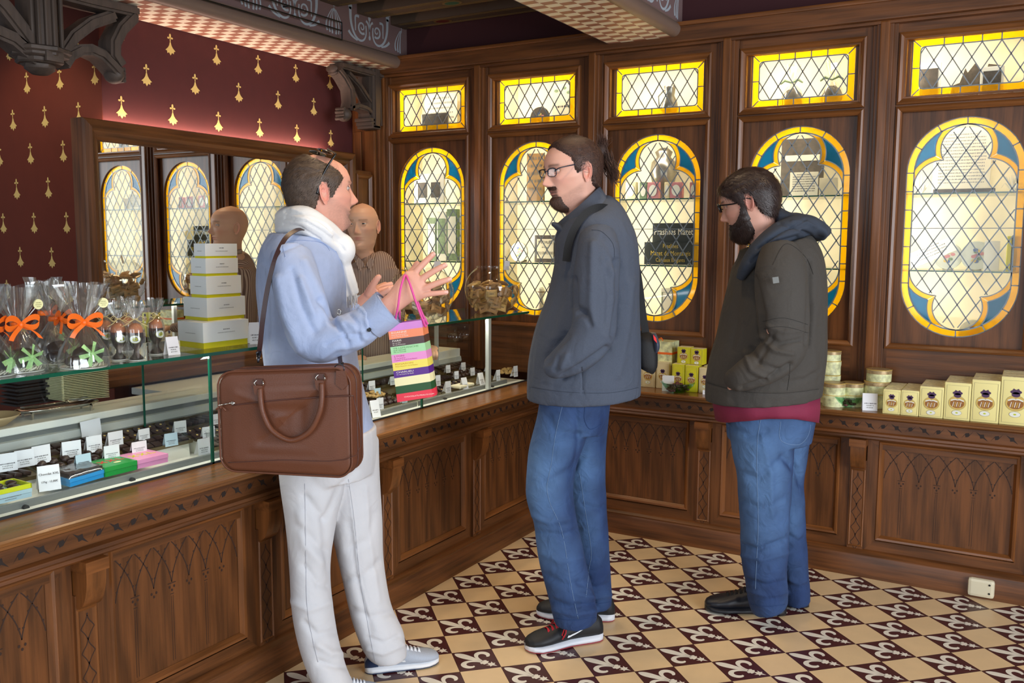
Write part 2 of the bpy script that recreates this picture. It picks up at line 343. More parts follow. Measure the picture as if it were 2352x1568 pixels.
# ---------------- beams, joists, corbels ----------------
m_mv = mat('beam_mauve', (122, 96, 94), .7); m_sc = mat('scroll_paint', (172, 180, 188), .6); m_bt = mat('beam_torus', (120, 98, 86), .45)
m_ca = mat('soffit_cream', (240, 232, 212), .5); m_cb = mat('soffit_salmon', (168, 116, 96), .5); m_jo = mat('joist_brown', (84, 66, 52), .7); m_gl = mat('gold_paint', (120, 92, 46), .5); m_rd = mat('red_paint', (92, 20, 16), .6); m_gn = mat('green_paint', (20, 84, 66), .6)
def spiral(cx, cy, r, turns, a0, sg=1, n=26):
    return [(cx + sg * r * (1 - .85 * k / n) * math.cos(a0 + turns * 2 * PI * k / n), cy + r * (1 - .85 * k / n) * math.sin(a0 + turns * 2 * PI * k / n)) for k in range(n + 1)]
def scrollunit(mb, fr, u0, z0):
    for sg in (1, -1):
        S = lambda pts: [(u0 + sg * a, z0 + b) for a, b in pts]
        mb.ribbon(S(spiral(.062, .085, .034, 1.35, -2.2)), fr, .009, .0012, m_sc, wf=lambda t: 1.3 - .8 * t)
        mb.ribbon(S(bez((.03, .10), (.01, .01), (.09, -.01), (.13, .05)) + bez((.13, .05), (.16, .1), (.15, .13), (.155, .17))[1:]), fr, .014, .0012, m_sc, wf=lambda t: .5 + t * .9)
        mb.ribbon(S(bez((.17, .05), (.14, .02), (.12, .02), (.10, .012))), fr, .012, .0012, m_sc, wf=lambda t: 1.2 - t * .6)
        mb.ribbon(S(bez((.115, .06), (.11, .13), (.13, .14), (.085, .135))), fr, .010, .0012, m_sc, wf=lambda t: .6 + t * .7)
        mb.ribbon(S(bez((.0, .075), (.006, .12), (.02, .12), (.028, .125))), fr, .009, .0012, m_sc, wf=lambda t: .5 + t)
        mb.add([fr(u0 + sg * (.155 + .016 * math.cos(k * PI / 5)), z0 + .175 + .018 * math.sin(k * PI / 5), .0012) for k in range(10)], [list(range(10))], m_sc)
        mb.ribbon(S([(.165, .185), (.185, .20), (.19, .188)]), fr, .006, .0012, m_sc)
        # hanging tassel between units
        for dx, dy in ((.012, .0), (.028, .012), (.046, .03)):
            mb.ribbon(S(bez((.28 - dx * .3, .13), (.28 - dx, .09), (.28 - dx * 1.6, .05), (.28 - dx * 1.1, .01 + dy * .3))), fr, .007, .0012, m_sc, wf=lambda t: .4 + t)
        mb.add([fr(u0 + sg * (.28 - .010 * (k % 2)), z0 + .12 + .03 * k / 3, .0013) for k in range(4)] + [fr(u0 + sg * .283, z0 + .16, .0013)], [list(range(5))], m_sc)
    for cx, cz, r in ((0, .042, .009), (0, .142, .011), (0, .16, .006)):
        mb.add([fr(u0 + cx + r * math.cos(k * PI / 4), z0 + cz + r * 1.4 * math.sin(k * PI / 4), .0013) for k in range(8)], [list(range(8))], m_sc)
    mb.ribbon([(u0, z0 + .05), (u0, z0 + .15)], fr, .005, .0012, m_sc)
def beam(name, x0, x1, y0, y1, label):
    b = MB(); b.box((x0, y0, 2.362), (x1, y1, 2.80), m_mv)
    n = 5; cw = (x1 - x0 - .01) / (n * 2) ; y = y1 - .004; r = 0
    while y > y0:
        for k in range(n * 2):
            a = x0 + .005 + cw * k
            b.quad((a, y, 2.3615), (a + cw, y, 2.3615), (a + cw + .0, y - .042, 2.3615), (a, y - .042, 2.3615), m_ca if (k // 2 + r) % 2 else m_cb) if k % 2 == 0 else b.quad((a, y, 2.3615), (a + cw, y, 2.3615), (a + cw, y - .042, 2.3615), (a, y - .042, 2.3615), m_ca if ((k - 1) // 2 + r) % 2 else m_cb)
        y -= .042; r += 1
    fr = YR((x1, 0, 0))
    u = y1 - .33
    while u > y0 + .3: scrollunit(b, fr, u, 2.437); u -= .56
    pr = [(2.36, -.01)] + [(2.36 + .034 - .034 * math.cos(a), .034 * math.sin(a) * .9) for a in [PI * k / 8 for k in range(9)]] + [(2.428, -.01)]
    b.sweep(pr, fr, y0, y1, m_bt)
    b.sweep([(2.428, 0), (2.428, .008), (2.434, .008), (2.434, 0)], fr, y0, y1, m_bt)
    o = b.build(name, autos=35); struct(o, label); return o
beam('trim_1', -1.399, -1.08, -4.4, .268, 'painted ceiling beam with white scrolls above the mirror wall')
beam('trim_2', .20, .535, -4.4, .268, 'painted ceiling beam with white scrolls and chequered underside crossing the middle of the shop')
b = MB()
for j, y in enumerate([.121 - .283 * k for k in range(14)]):
    b.box((-1.08, y, 2.585), (.20, y + .13, 2.80), m_jo)
    for dy in (.012, .03, .1, .118): b.box((-1.04, y + dy, 2.5835), (.19, y + dy + .004, 2.586), m_gl)
    for kx in range(2):
        cx = -.78 + .62 * kx + (.25 if j % 2 else 0)
        b.add([(cx + .055 * math.cos(a), y + .065 + .036 * math.sin(a), 2.5832) for a in [2 * PI * q / 20 for q in range(20)]], [list(range(20))], m_gl)
        b.add([(cx + .042 * math.cos(a), y + .065 + .026 * math.sin(a), 2.5826) for a in [2 * PI * q / (20 if kx == 0 else 4) for q in range(20 if kx == 0 else 4)]], [list(range(20 if kx == 0 else 4))], m_rd if (kx + j) % 2 == 0 else m_gn)
struct(b.build('trim_3'), 'row of painted brown ceiling joists between the two beams')
# thin black light frame hung beside the beam
b = MB(); mblk = mat('black_metal', (18, 18, 20), .4)
P = [on(800, 50, 0, -1.03), on(800, 92, 0, -1.03)]
for z in (2.50, 2.46, 2.415): b.tube([(-1.04, -.33, z), (-1.04, -2.6, z)], .0035, mblk, 6)
b.tube([(-1.04, -.33, 2.50), (-1.04, -.33, 2.415)], .0035, mblk, 6)
b.tube([(-1.04, -.7, 2.50), (-1.079, -.7, 2.50)], .0035, mblk, 6); b.tube([(-1.04, -1.9, 2.50), (-1.079, -1.9, 2.50)], .0035, mblk, 6)
tag(b.build('lighting_rail'), 'thin black three-wire rail fixed along the painted beam over the mirror', 'light rail')
def corbel_piece(mb, pts, wpx, px, th, closed=False, xoff=0.):
    """member of a corbel lying in the plane x=px, thickness th"""
    W3 = [on(a, c, 0, px) for a, c in pts]; Q = [(p[1], p[2]) for p in W3]
    sc = np.linalg.norm(on(pts[0][0] + 10, pts[0][1], 0, px) - on(pts[0][0], pts[0][1], 0, px)) / 10
    Pn = np.array(Q); n = len(Pn); L = []; R = []
    k3 = .00165
    for i in range(n):
        a = Pn[max(0, i - 1)]; c = Pn[min(n - 1, i + 1)]; t = c - a; t /= np.linalg.norm(t); q = np.array([-t[1], t[0]]) * wpx * k3 / 2
        L.append(Pn[i] + q); R.append(Pn[i] - q)
    x0, x1 = px - th / 2, px + th / 2
    for (aa, bb, e) in ((x0, x1, 1.0), (x1, x1 + .012, .55)):
        vv = []
        for l, r, c in zip(L, R, Pn):
            l2 = c + (l - c) * e; r2 = c + (r - c) * e
            vv += [(aa, *l2), (bb, *l2), (bb, *r2), (aa, *r2)]
        fs = [(0, 1, 2, 3), (4 * n - 4, 4 * n - 3, 4 * n - 2, 4 * n - 1)]
        for i in range(n - 1):
            for k in range(4): fs.append((4 * i + k, 4 * i + (k + 1) % 4, 4 * i + 4 + (k + 1) % 4, 4 * i + 4 + k))
        mb.add(vv, fs, SWD[2])
X2 = -1.24
k = MB()
k.box((-1.30, .10, 2.035), (-1.19, .168, 2.36), SWD, .006); k.box((-1.285, .085, 2.05), (-1.205, .10, 2.36), SWD); k.box((-1.192, .115, 2.05), (-1.182, .15, 2.36), SWD)
for dz, dd in ((0, .03), (.02, .018), (.036, .008)): k.box((-1.30, .10 - dd, 2.07 - dz), (-1.19, .167, 2.09 - dz), SWD, .004)
corbel_piece(k, [(772, 152), (820, 165), (868, 178)], 20, X2, .09)
corbel_piece(k, [(768, 160), (782, 178), (797, 205), (800, 235), (797, 252)], 20, X2, .07)
corbel_piece(k, [(790, 168), (815, 195), (848, 245), (862, 262)], 17, X2, .06)
corbel_piece(k, [(795, 248), (812, 244), (832, 250), (846, 264), (855, 285)], 17, X2, .07)
corbel_piece(k, [(858, 175), (862, 290)], 14, X2, .07)
c = on(790, 263, 0, X2); k.ellip(c, (.045, .035, .038), SWD[2], 18, 12)
for q in range(4): k.tube([c + np.array([dx, -.028 - .004 * (q % 2), .026 - .017 * q]) for dx in (-.03, -.01, .01, .03)], .0085, SWD[2], 8)
c2 = on(762, 158, 0, X2); k.ellip(c2, (.04, .014, .02), SWD[2], 14, 8); k.ellip(c2 + np.array([0, .008, -.02]), (.034, .012, .013), SWD[2], 14, 8)
o = k.build('wooden_corbel', autos=40); tag(o, 'grey-brown carved corner bracket under the beam end beside the first display window', 'bracket', 'carved wooden corbels')
k = MB(); X1 = -1.24
y0, y1 = on(48, 80, 0, X1)[1], on(126, 80, 0, X1)[1]
k.box((X1 - .07, y0 + .03, 2.10), (X1 + .07, y1 - .03, 2.362), SWD, .01); k.box((X1 - .05, y0 + .01, 2.10), (X1 + .05, y1 - .01, 2.362), SWD, .01)
for q in (-.045, -.015, .015, .045): k.box((X1 + .066, (y0 + y1) / 2 + q - .006, 2.10), (X1 + .082, (y0 + y1) / 2 + q + .006, 2.362), SWD, .003)
ym = (y0 + y1) / 2
for z, r in ((2.11, .115), (2.095, .105), (2.075, .085), (2.055, .055)): k.lathe([(0, .0), (r * .92, .0), (r, .006), (r, .018), (r * .9, .024), (0, .024)], (X1, ym, z - .012), SWD[0], 8)
k.lathe([(0, -.022), (.03, -.018), (.055, 0), (0, .01)], (X1, ym, 2.045), SWD[0], 12)
k.box((X1 + .085, ym - .035, 2.065), (X1 + .1, ym + .035, 2.11), SWD, .004)
corbel_piece(k, [(120, -12), (200, 8), (300, 30)], 26, X1, .09)
corbel_piece(k, [(296, 40), (268, 68), (252, 100), (252, 130), (266, 152)], 30, X1, .08)
corbel_piece(k, [(132, 128), (160, 85), (200, 55), (250, 38)], 28, X1, .07)
corbel_piece(k, [(136, 150), (150, 128), (172, 117), (198, 116), (224, 128), (246, 150), (262, 168)], 26, X1, .08)
c = on(262, 172, 0, X1); k.ellip(c, (.05, .032, .036), SWD[2], 18, 12)
for q in range(4): k.tube([c + np.array([dx, .026, .024 - .015 * q]) for dx in (-.03, 0, .03)], .009, SWD[2], 8)
c = on(300, 38, 0, X1); k.ellip(c, (.045, .02, .026), SWD[2], 14, 8)
corbel_piece(k, [(80, 128), (45, 78), (0, 20), (-40, -20)], 34, X1, .08)
corbel_piece(k, [(74, 138), (20, 92), (-40, 66), (-90, 70)], 30, X1, .08)
o = k.build('wooden_corbel', autos=40); tag(o, 'dark carved hanging post with curved braces at the top left above the patterned wall', 'bracket', 'carved wooden corbels')
# wiring plate and back filler left of the window wall
b = MB(); b.box((-1.40, .17, 0), (-1.205, .27, 2.40), OAK, .004); b.box((-1.385, .160, .9), (-1.33, .172, 2.03), OAK, .004); b.box((-1.30, .150, .9), (-1.225, .172, 2.03), OAKG, .006)
struct(b.build('trim_4'), 'narrow oak upright where the window wall meets the mirror wall')
# ---------------- display cabinets with leaded windows (the wall behind the low shelf counter) ----------------
CLR = glassy('clear_glass', (.97, .97, .95), .03); AMB = glassy('amber_glass', (1.0, .56, .006), .03, .05, diffuse=.35); BLU = glassy('blue_glass', (.004, .13, .42), .04, .05, diffuse=.25)
SHG = glassy('shelf_glass', (.92, .97, .94), .05); LEAD = mat('lead_came', (128, 136, 142), .38, .35); CREAM = mat('cabinet_cream', (243, 232, 204), .7, noise=.10, nscale=7)
GEDGE = mat('glass_edge', (14, 84, 62), .12)
YG = .262
def inoval(u, z, d=0.):
    """inside the clear four-lobed part (u from bay centre, z measured from the oval's middle 1.475)"""
    z = abs(z - 1.475); u = abs(u)
    if u >= .1925: return False
    if z < .175: return True
    if math.hypot(u, z - .33) < .095 or (u < .085 and z < .2825): return True
    return u > .08 and math.hypot(u - .085, z - .175) < .1075
def stad(r, n=24, zc=.2325):
    p = [(r * math.cos(a), zc + r * math.sin(a)) for a in [PI * k / n for k in range(n + 1)]]
    p += [(r * math.cos(a), -zc + r * math.sin(a)) for a in [PI + PI * k / n for k in range(n + 1)]]
    return [(a, b + 1.475) for a, b in p]
def lattice(mb, fr, test, u0, u1, v0, v1, du, dv, off=0.):
    sl = du / dv
    for sg in (1, -1):
        for k in range(-30, 31):
            seg = []; n = 90; runs = []
            for q in range(n + 1):
                v = v0 + (v1 - v0) * q / n; u = k * du + off + sg * (v - v0) * sl
                if u0 <= u <= u1 and test(u, v): seg.append((u, v))
                else:
                    if len(seg) > 1: runs.append(seg)
                    seg = []
            if len(seg) > 1: runs.append(seg)
            for s_ in runs: mb.ribbon([s_[0], s_[-1]], fr, .0046, .003, LEAD)
def oval_window(cx, parent):
    root = empty('oval_window', (cx, YG, 1.475)); setpar(root, parent)
    fr = XR((cx, YG, 0))
    g = MB(); o = stad(.1935); g.add([fr(u, v, 0) for u, v in o], [list(range(len(o)))], CLR); g.build('clear_glass', root)
    g = MB(); A = stad(.2235); B = stad(.1935); n = len(A)
    g.add([fr(u, v, 0) for u, v in A] + [fr(u, v, 0) for u, v in B], [(i, (i + 1) % n, n + (i + 1) % n, n + i) for i in range(n)], AMB)
    L = MB(); L.ribbon(stad(.1935), fr, .0055, .0035, LEAD, closed=True); L.ribbon(stad(.2225), fr, .005, .0035, LEAD, closed=True)
    for sz in (1, -1):
        for su in (1, -1):
            M = lambda p: [(su * a, 1.475 + sz * b) for a, b in p]
            # lobe arc and shoulder arc (meeting point found numerically)
            def arcs(d_):
                r1, r2 = .095 + d_, .1075 + d_
                lob = [(r1 * math.cos(a), .33 + r1 * math.sin(a)) for a in [math.radians(90 - 2 * k) for k in range(75)]]
                sh = [(.085 + r2 * math.cos(a), .175 + r2 * math.sin(a)) for a in [math.radians(2 * k) for k in range(62)]]
                lob = [p for p in lob if math.hypot(p[0] - .085, p[1] - .175) > r2 and p[0] > 0 and p[1] > .25 and math.hypot(p[0], p[1] - .2325) < .1925]
                sh = [p for p in sh if math.hypot(p[0], p[1] - .33) > r1 and p[0] > .06 and math.hypot(p[0], max(0, p[1] - .2325)) < .1925]
                return lob, sh
            l1, s1 = arcs(0.); l2, s2 = arcs(.021)
            for a_, b_ in ((l1, l2), (s1, s2)):
                if len(b_) < 2: continue
                m_ = 14
                A_ = [a_[round(q * (len(a_) - 1) / m_)] for q in range(m_ + 1)]; B_ = [b_[round(q * (len(b_) - 1) / m_)] for q in range(m_ + 1)]
                pp_ = M(A_) + M(B_); g.add([fr(u, v, .0012) for u, v in pp_], [(i, i + 1, m_ + 2 + i, m_ + 1 + i) for i in range(m_)], AMB)
            L.ribbon(M(l1), fr, .0045, .0035, LEAD); L.ribbon(M(s1), fr, .0045, .0035, LEAD)
            L.ribbon(M(l2), fr, .004, .0035, LEAD); L.ribbon(M(s2), fr, .004, .0035, LEAD)
            top = l2[0]; bot = s2[0]
            a0 = math.atan2(bot[1] - .2325, bot[0]); a1 = math.atan2(top[1] - .2325, top[0])
            arc = [(.1925 * math.cos(a0 + (a1 - a0) * k / 16), .2325 + .1925 * math.sin(a0 + (a1 - a0) * k / 16)) for k in range(17)]
            poly = M(l2 + s2[::-1] + arc)
            bl = MB(); bl.add([fr(u, v, .0006) for u, v in poly], [list(range(len(poly)))], BLU); bl.build('blue_glass', root)
    for a in range(0, 181, 30):
        for sz in (1, -1):
            c, s_ = math.cos(math.radians(a)), math.sin(math.radians(a))
            L.ribbon([(.1935 * c, 1.475 + sz * (.2325 + .1935 * s_)), (.2225 * c, 1.475 + sz * (.2325 + .2225 * s_))], fr, .005, .0035, LEAD)
    for v in (-.155, -.0775, 0, .0775, .155):
        for su in (1, -1): L.ribbon([(su * .1935, 1.475 + v), (su * .2225, 1.475 + v)], fr, .005, .0035, LEAD)
    lattice(L, fr, inoval, -.193, .193, 1.05, 1.90, .0700, .1063, .0)
    L.ribbon([(-.1925, 1.475), (.1925, 1.475)], fr, .003, .004, LEAD)
    g.build('amber_glass', root); L.build('lead_came', root)
def small_window(cx, parent):
    root = empty('upper_window', (cx, YG, 2.141)); setpar(root, parent)
    fr = XR((cx, YG, 0)); h0, h1 = 2.025, 2.257; u = .2225; b = .030
    g = MB(); g.quad(fr(-u + b, h0 + b), fr(u - b, h0 + b), fr(u - b, h1 - b), fr(-u + b, h1 - b), CLR); g.build('clear_glass', root)
    g = MB(); g.rectmold(fr, -u, u, h0, h1, [(0, 0), (b, 0)], AMB); g.build('amber_glass', root)
    L = MB(); a, c, d, e = -u + b, u - b, h0 + b, h1 - b; r = .018
    rr = arcpts((c - r, e - r), r, 0, 90, 5) + arcpts((a + r, e - r), r, 90, 180, 5) + arcpts((a + r, d + r), r, 180, 270, 5) + arcpts((c - r, d + r), r, 270, 360, 5)
    L.ribbon(rr, fr, .0045, .0035, LEAD, closed=True)
    L.ribbon([(-u, h0), (u, h0), (u, h1), (-u, h1)], fr, .005, .0035, LEAD, closed=True)
    for su in (1, -1):
        for (p, q) in (((su * u, h0), (su * (u - b), h0 + b)), ((su * u, h1), (su * (u - b), h1 - b)), ((su * u, 2.141), (su * (u - b), 2.141))): L.ribbon([p, q], fr, .0045, .0035, LEAD)
    for x in (-.105, -.035, .035, .105):
        L.ribbon([(x, h0), (x, h0 + b)], fr, .0045, .0035, LEAD); L.ribbon([(x, h1), (x, h1 - b)], fr, .0045, .0035, LEAD)
    def t(x, z):
        return a < x < c and d < z < e
    lattice(L, fr, t, a, c, d, e, .0705, .114, .0)
    L.build('lead_came', root)
MOLD = [(0, 0), (.002, .012), (.010, .016), (.020, .010), (.026, .004), (.032, .004), (.036, -.012)]
cab_labels = ['oak display cabinet next to the corner bracket, a small dark picture inside',
              'oak display cabinet behind the ponytail man, painted plate and pale sign inside',
              'oak display cabinet with pink packets and black lettered signs behind its leaded window',
              'oak display cabinet behind the bearded man, an engraved picture high inside',
              'oak display cabinet at the right edge with a handwritten sheet on its glass shelf']
BAY = [-.905, -.243, .43, 1.105, 1.778]
POSTX = [-1.205, -.565, .105, .78, 1.452, 2.105]
cabs = []
for bi, cx in enumerate(BAY):
    root = empty('display_cabinet', (cx, .235, 0)); tag(root, cab_labels[bi], 'display cabinet', 'oak display cabinets with leaded windows'); cabs.append(root)
    x0, x1 = POSTX[bi] + .002, POSTX[bi + 1] - .002
    fr = XR((cx, .235, 0)); a, c = x0 - cx, x1 - cx
    f = MB()
    # rails and stiles of the face
    for (s0, s1) in ((.716, .975), (1.975, 2.0), (2.283, 2.42)): f.box((cx - .262, .225, s0), (cx + .262, .262, s1), OAK)
    for (s0, s1) in ((x0, cx - .262), (cx + .262, x1)): f.box((s0, .225, .716), (s1, .262, 2.42), OAK)
    f.rectmold(XR((cx, .225, 0)), -.262 - .012, .262 + .012, 1.995 - .006, 2.283 + .004, MOLD, (OAKG[0], OAKG[2]))
    f.rectmold(XR((cx, .225, 0)), -.274, .274, .958, 1.984, MOLD[:5], (OAKG[0], OAKG[2]))
    # flat panel with the oval opening
    fp = XR((cx, .245, 0)); ov = stad(.2235, 24); n = len(ov)
    box = []
    for (u, v) in ov:
        uu, vv_ = u, v - 1.475; s_ = min(.262 / max(1e-6, abs(uu)), .502 / max(1e-6, abs(vv_))); box.append((uu * s_, 1.475 + vv_ * s_))
    f.add([fp(*p) for p in ov] + [fp(*p) for p in box], [(i, (i + 1) % n, n + (i + 1) % n, n + i) for i in range(n)], OAK[2])
    for (su, sv) in ((1, 1), (-1, 1), (-1, -1), (1, -1)):
        q = [p for p in box if p[0] * su > 0 and (p[1] - 1.475) * sv > 0]
        e1 = [p for p in q if abs(abs(p[0]) - .262) < 1e-4]; e2 = [p for p in q if abs(abs(p[1] - 1.475) - .502) < 1e-4]
        if e1 and e2:
            pa = max(e1, key=lambda p: (p[1] - 1.475) * sv); pb = max(e2, key=lambda p: p[0] * su)
            f.add([fp(*pa), fp(su * .262, 1.475 + sv * .502), fp(*pb)], [(0, 1, 2)], OAK[2])
    f.add([fp(*p) for p in ov] + [(fp(*p)[0], .266, p[1]) for p in ov], [(i, (i + 1) % n, n + (i + 1) % n, n + i) for i in range(n)], OAKG[2])
    f.rectmold(XR((cx, .245, 0)), -.2225 - .006, .2225 + .006, 2.019, 2.263, [(-.03, 0), (0, 0), (.006, -.02)], (OAK[0], OAK[2]))
    f.build('cabinet_front', root, autos=30)
    # lining
    f = MB(); d0, d1 = .27, .56; i0, i1 = cx - .27, cx + .27
    f.box((i0 - .03, d1, .95), (i1 + .03, d1 + .02, 2.31), CREAM); f.box((i0 - .03, d0, .95), (i0 - .012, d1, 2.31), CREAM); f.box((i1 + .012, d0, .95), (i1 + .03, d1, 2.31), CREAM)
    f.box((i0 - .03, d0, .95), (i1 + .03, d1, .975), CREAM); f.box((i0 - .03, d0, 2.30), (i1 + .03, d1, 2.32), CREAM); f.box((i0 - .03, d0, 1.985), (i1 + .03, d1, 2.005), CREAM)
    f.build('lining', root)
    for z in (1.622, 1.296):
        s_ = MB(); s_.box((i0 - .01, d0 + .012, z - .004), (i1 + .01, d1 - .002, z + .002), SHG); s_.box((i0 - .01, d0 + .009, z - .004), (i1 + .01, d0 + .012, z + .002), GEDGE); s_.build('glass_shelf', root)
    oval_window(cx, root); small_window(cx, root)
    wc = (1.0, .92, .78)
    def ca(loc, tgt, sx, sy, p):
        o = area('cabinet_lamp', loc, tgt, sx, sy, p, wc); setpar(o, root)
    ca((cx, .30, 2.295), (cx, .40, 2.0), .45, .03, 1.0)
    ca((cx, .29, 1.98), (cx, .42, 1.0), .45, .025, 1.15)
    ca((cx - .275, .285, 1.45), (cx + .2, .50, 1.45), .02, .85, 3.3)
    ca((cx - .275, .285, 2.15), (cx + .2, .50, 2.13), .02, .2, 1.1)
for i, x in enumerate(POSTX):
    b = MB(); b.box((x - .034, .20, .716), (x + .034, .262, 2.335), OAK, .004); b.box((x - .019, .188, .76), (x + .019, .205, 2.335), OAKG, .006)
    b.box((x - .05, .214, .716), (x - .03, .262, 2.335), OAK, .003); b.box((x + .03, .214, .716), (x + .05, .262, 2.335), OAK, .003)
    o = b.build('trim_%d' % (5 + i)); struct(o, 'slim oak upright between display cabinets')
b = MB(); b.box((-1.40, .165, 2.335), (5.5, .27, 2.415), OAK, .006); b.box((-1.40, .155, 2.405), (5.5, .27, 2.425), OAKG, .006); b.box((-1.40, .19, 2.322), (5.5, .27, 2.337), OAK, .004)
struct(b.build('trim_11'), 'long oak fascia board above the display cabinets')
b = MB(); b.box((2.14, .225, .716), (5.5, .262, 2.335), OAK); struct(b.build('trim_12'), 'oak boarding right of the last cabinet')
# ---------------- mirror ----------------
b = MB(); fr = YR((-1.225, 0, 0)); Y0, Y1, Z1 = -1.685, -.045, 1.885
root = empty('wall_mirror', (-1.3, -.87, 1.3)); tag(root, 'large oak-framed mirror with hidden strip light above, hung on the patterned wall', 'mirror')
b.rectmold(fr, Y0, Y1, .80, Z1, [(0, -.05), (0, .02), (.006, .03), (.035, .034), (.045, .022), (.06, .02), (.07, .008), (.08, 0), (.085, -.012)], (OAK[1], OAK[2]))
b.box((-1.399, -1.43, .81), (-1.276, Y1 - .01, 1.70), OAK)
b.build('mirror_frame', root, autos=30)
mm = mat('mirror_silver', (236, 238, 236), .012, 1.0); g = MB(); q = YR((-1.235, 0, 0)); g.quad(q(Y0 + .08, .85), q(Y1 - .08, .85), q(Y1 - .08, Z1 - .08), q(Y0 + .08, Z1 - .08), mm); g.build('mirror_glass', root)
L_ = area('mirror_strip_light', (-1.378, -.78, 1.872), (-1.41, -.78, 2.02), 1.38, .03, 6.5, (1.0, .70, .56)); L_.rotation_euler = (0, math.radians(180 - 28), 0)
L_.data.shape = 'RECTANGLE'; L_.data.size = .03; L_.data.size_y = 1.4
b = MB(); b.box((-1.28, -.045, .8), (-1.22, .12, 1.80), OAK, .01); b.box((-1.395, -.045, .8), (-1.28, .12, 1.80), OAK, .006); b.rectmold(YR((-1.219, 0, 0)), -.03, .11, .9, 1.78, MOLD[:5], (OAKG[1], OAKG[2]))
tag(b.build('wood_panel', autos=30), 'narrow oak side panel between the mirror and the corner', 'panel')
# ---------------- counters ----------------
def arches(mb, fr, u0, u1, ztop, pw, rev=False):
    """carved row of interlaced pointed arches hanging from the top of a panel"""
    n = max(2, round((u1 - u0) / pw)); pw = (u1 - u0) / n; h = .135
    for k in range(-1, n + 1):
        a = u0 + pw * (k + .0); apex = a + pw; 
        for sg in (1, -1):
            pts = bez((apex, ztop - .012), (apex + sg * pw * .55, ztop - .05), (apex + sg * pw * .9, ztop - .09), (apex + sg * pw, ztop - h), 10)
            pts = [p for p in pts if u0 - 1e-6 <= p[0] <= u1 + 1e-6]
            if len(pts) > 1:
                mb.ribbon(pts, fr, .0028, .0005, carvel)
                for q in pts[2::3]: mb.ribbon([(q[0] - .003, q[1] + .002), (q[0] + .003, q[1] + .004)], fr, .0045, .0006, carvel)
    for k in range(0, n + 1):
        u = u0 + pw * k
        if u < u0 + .004 or u > u1 - .004: continue
        for du, dz in ((-.008, 0), (.008, 0), (0, -.01)):
            mb.add([fr(u + du + .0035 * math.cos(t), ztop - h - .014 + dz + .0045 * math.sin(t), .0006) for t in [PI * q / 3 for q in range(6)]], [list(range(6))], carvel)
        if k % 2:
            mb.ribbon([(u - .014, ztop - h - .003), (u + .014, ztop - h - .003)], fr, .0025, .0005, carvel); mb.ribbon([(u - .006, ztop - h - .035), (u + .006, ztop - h - .035)], fr, .002, .0005, carvel)
            mb.ribbon([(u - .003, ztop - h - .04), (u - .004, ztop - .37)], fr, .0012, .0004, carvel); mb.ribbon([(u + .003, ztop - h - .04), (u + .004, ztop - .37)], fr, .0012, .0004, carvel)
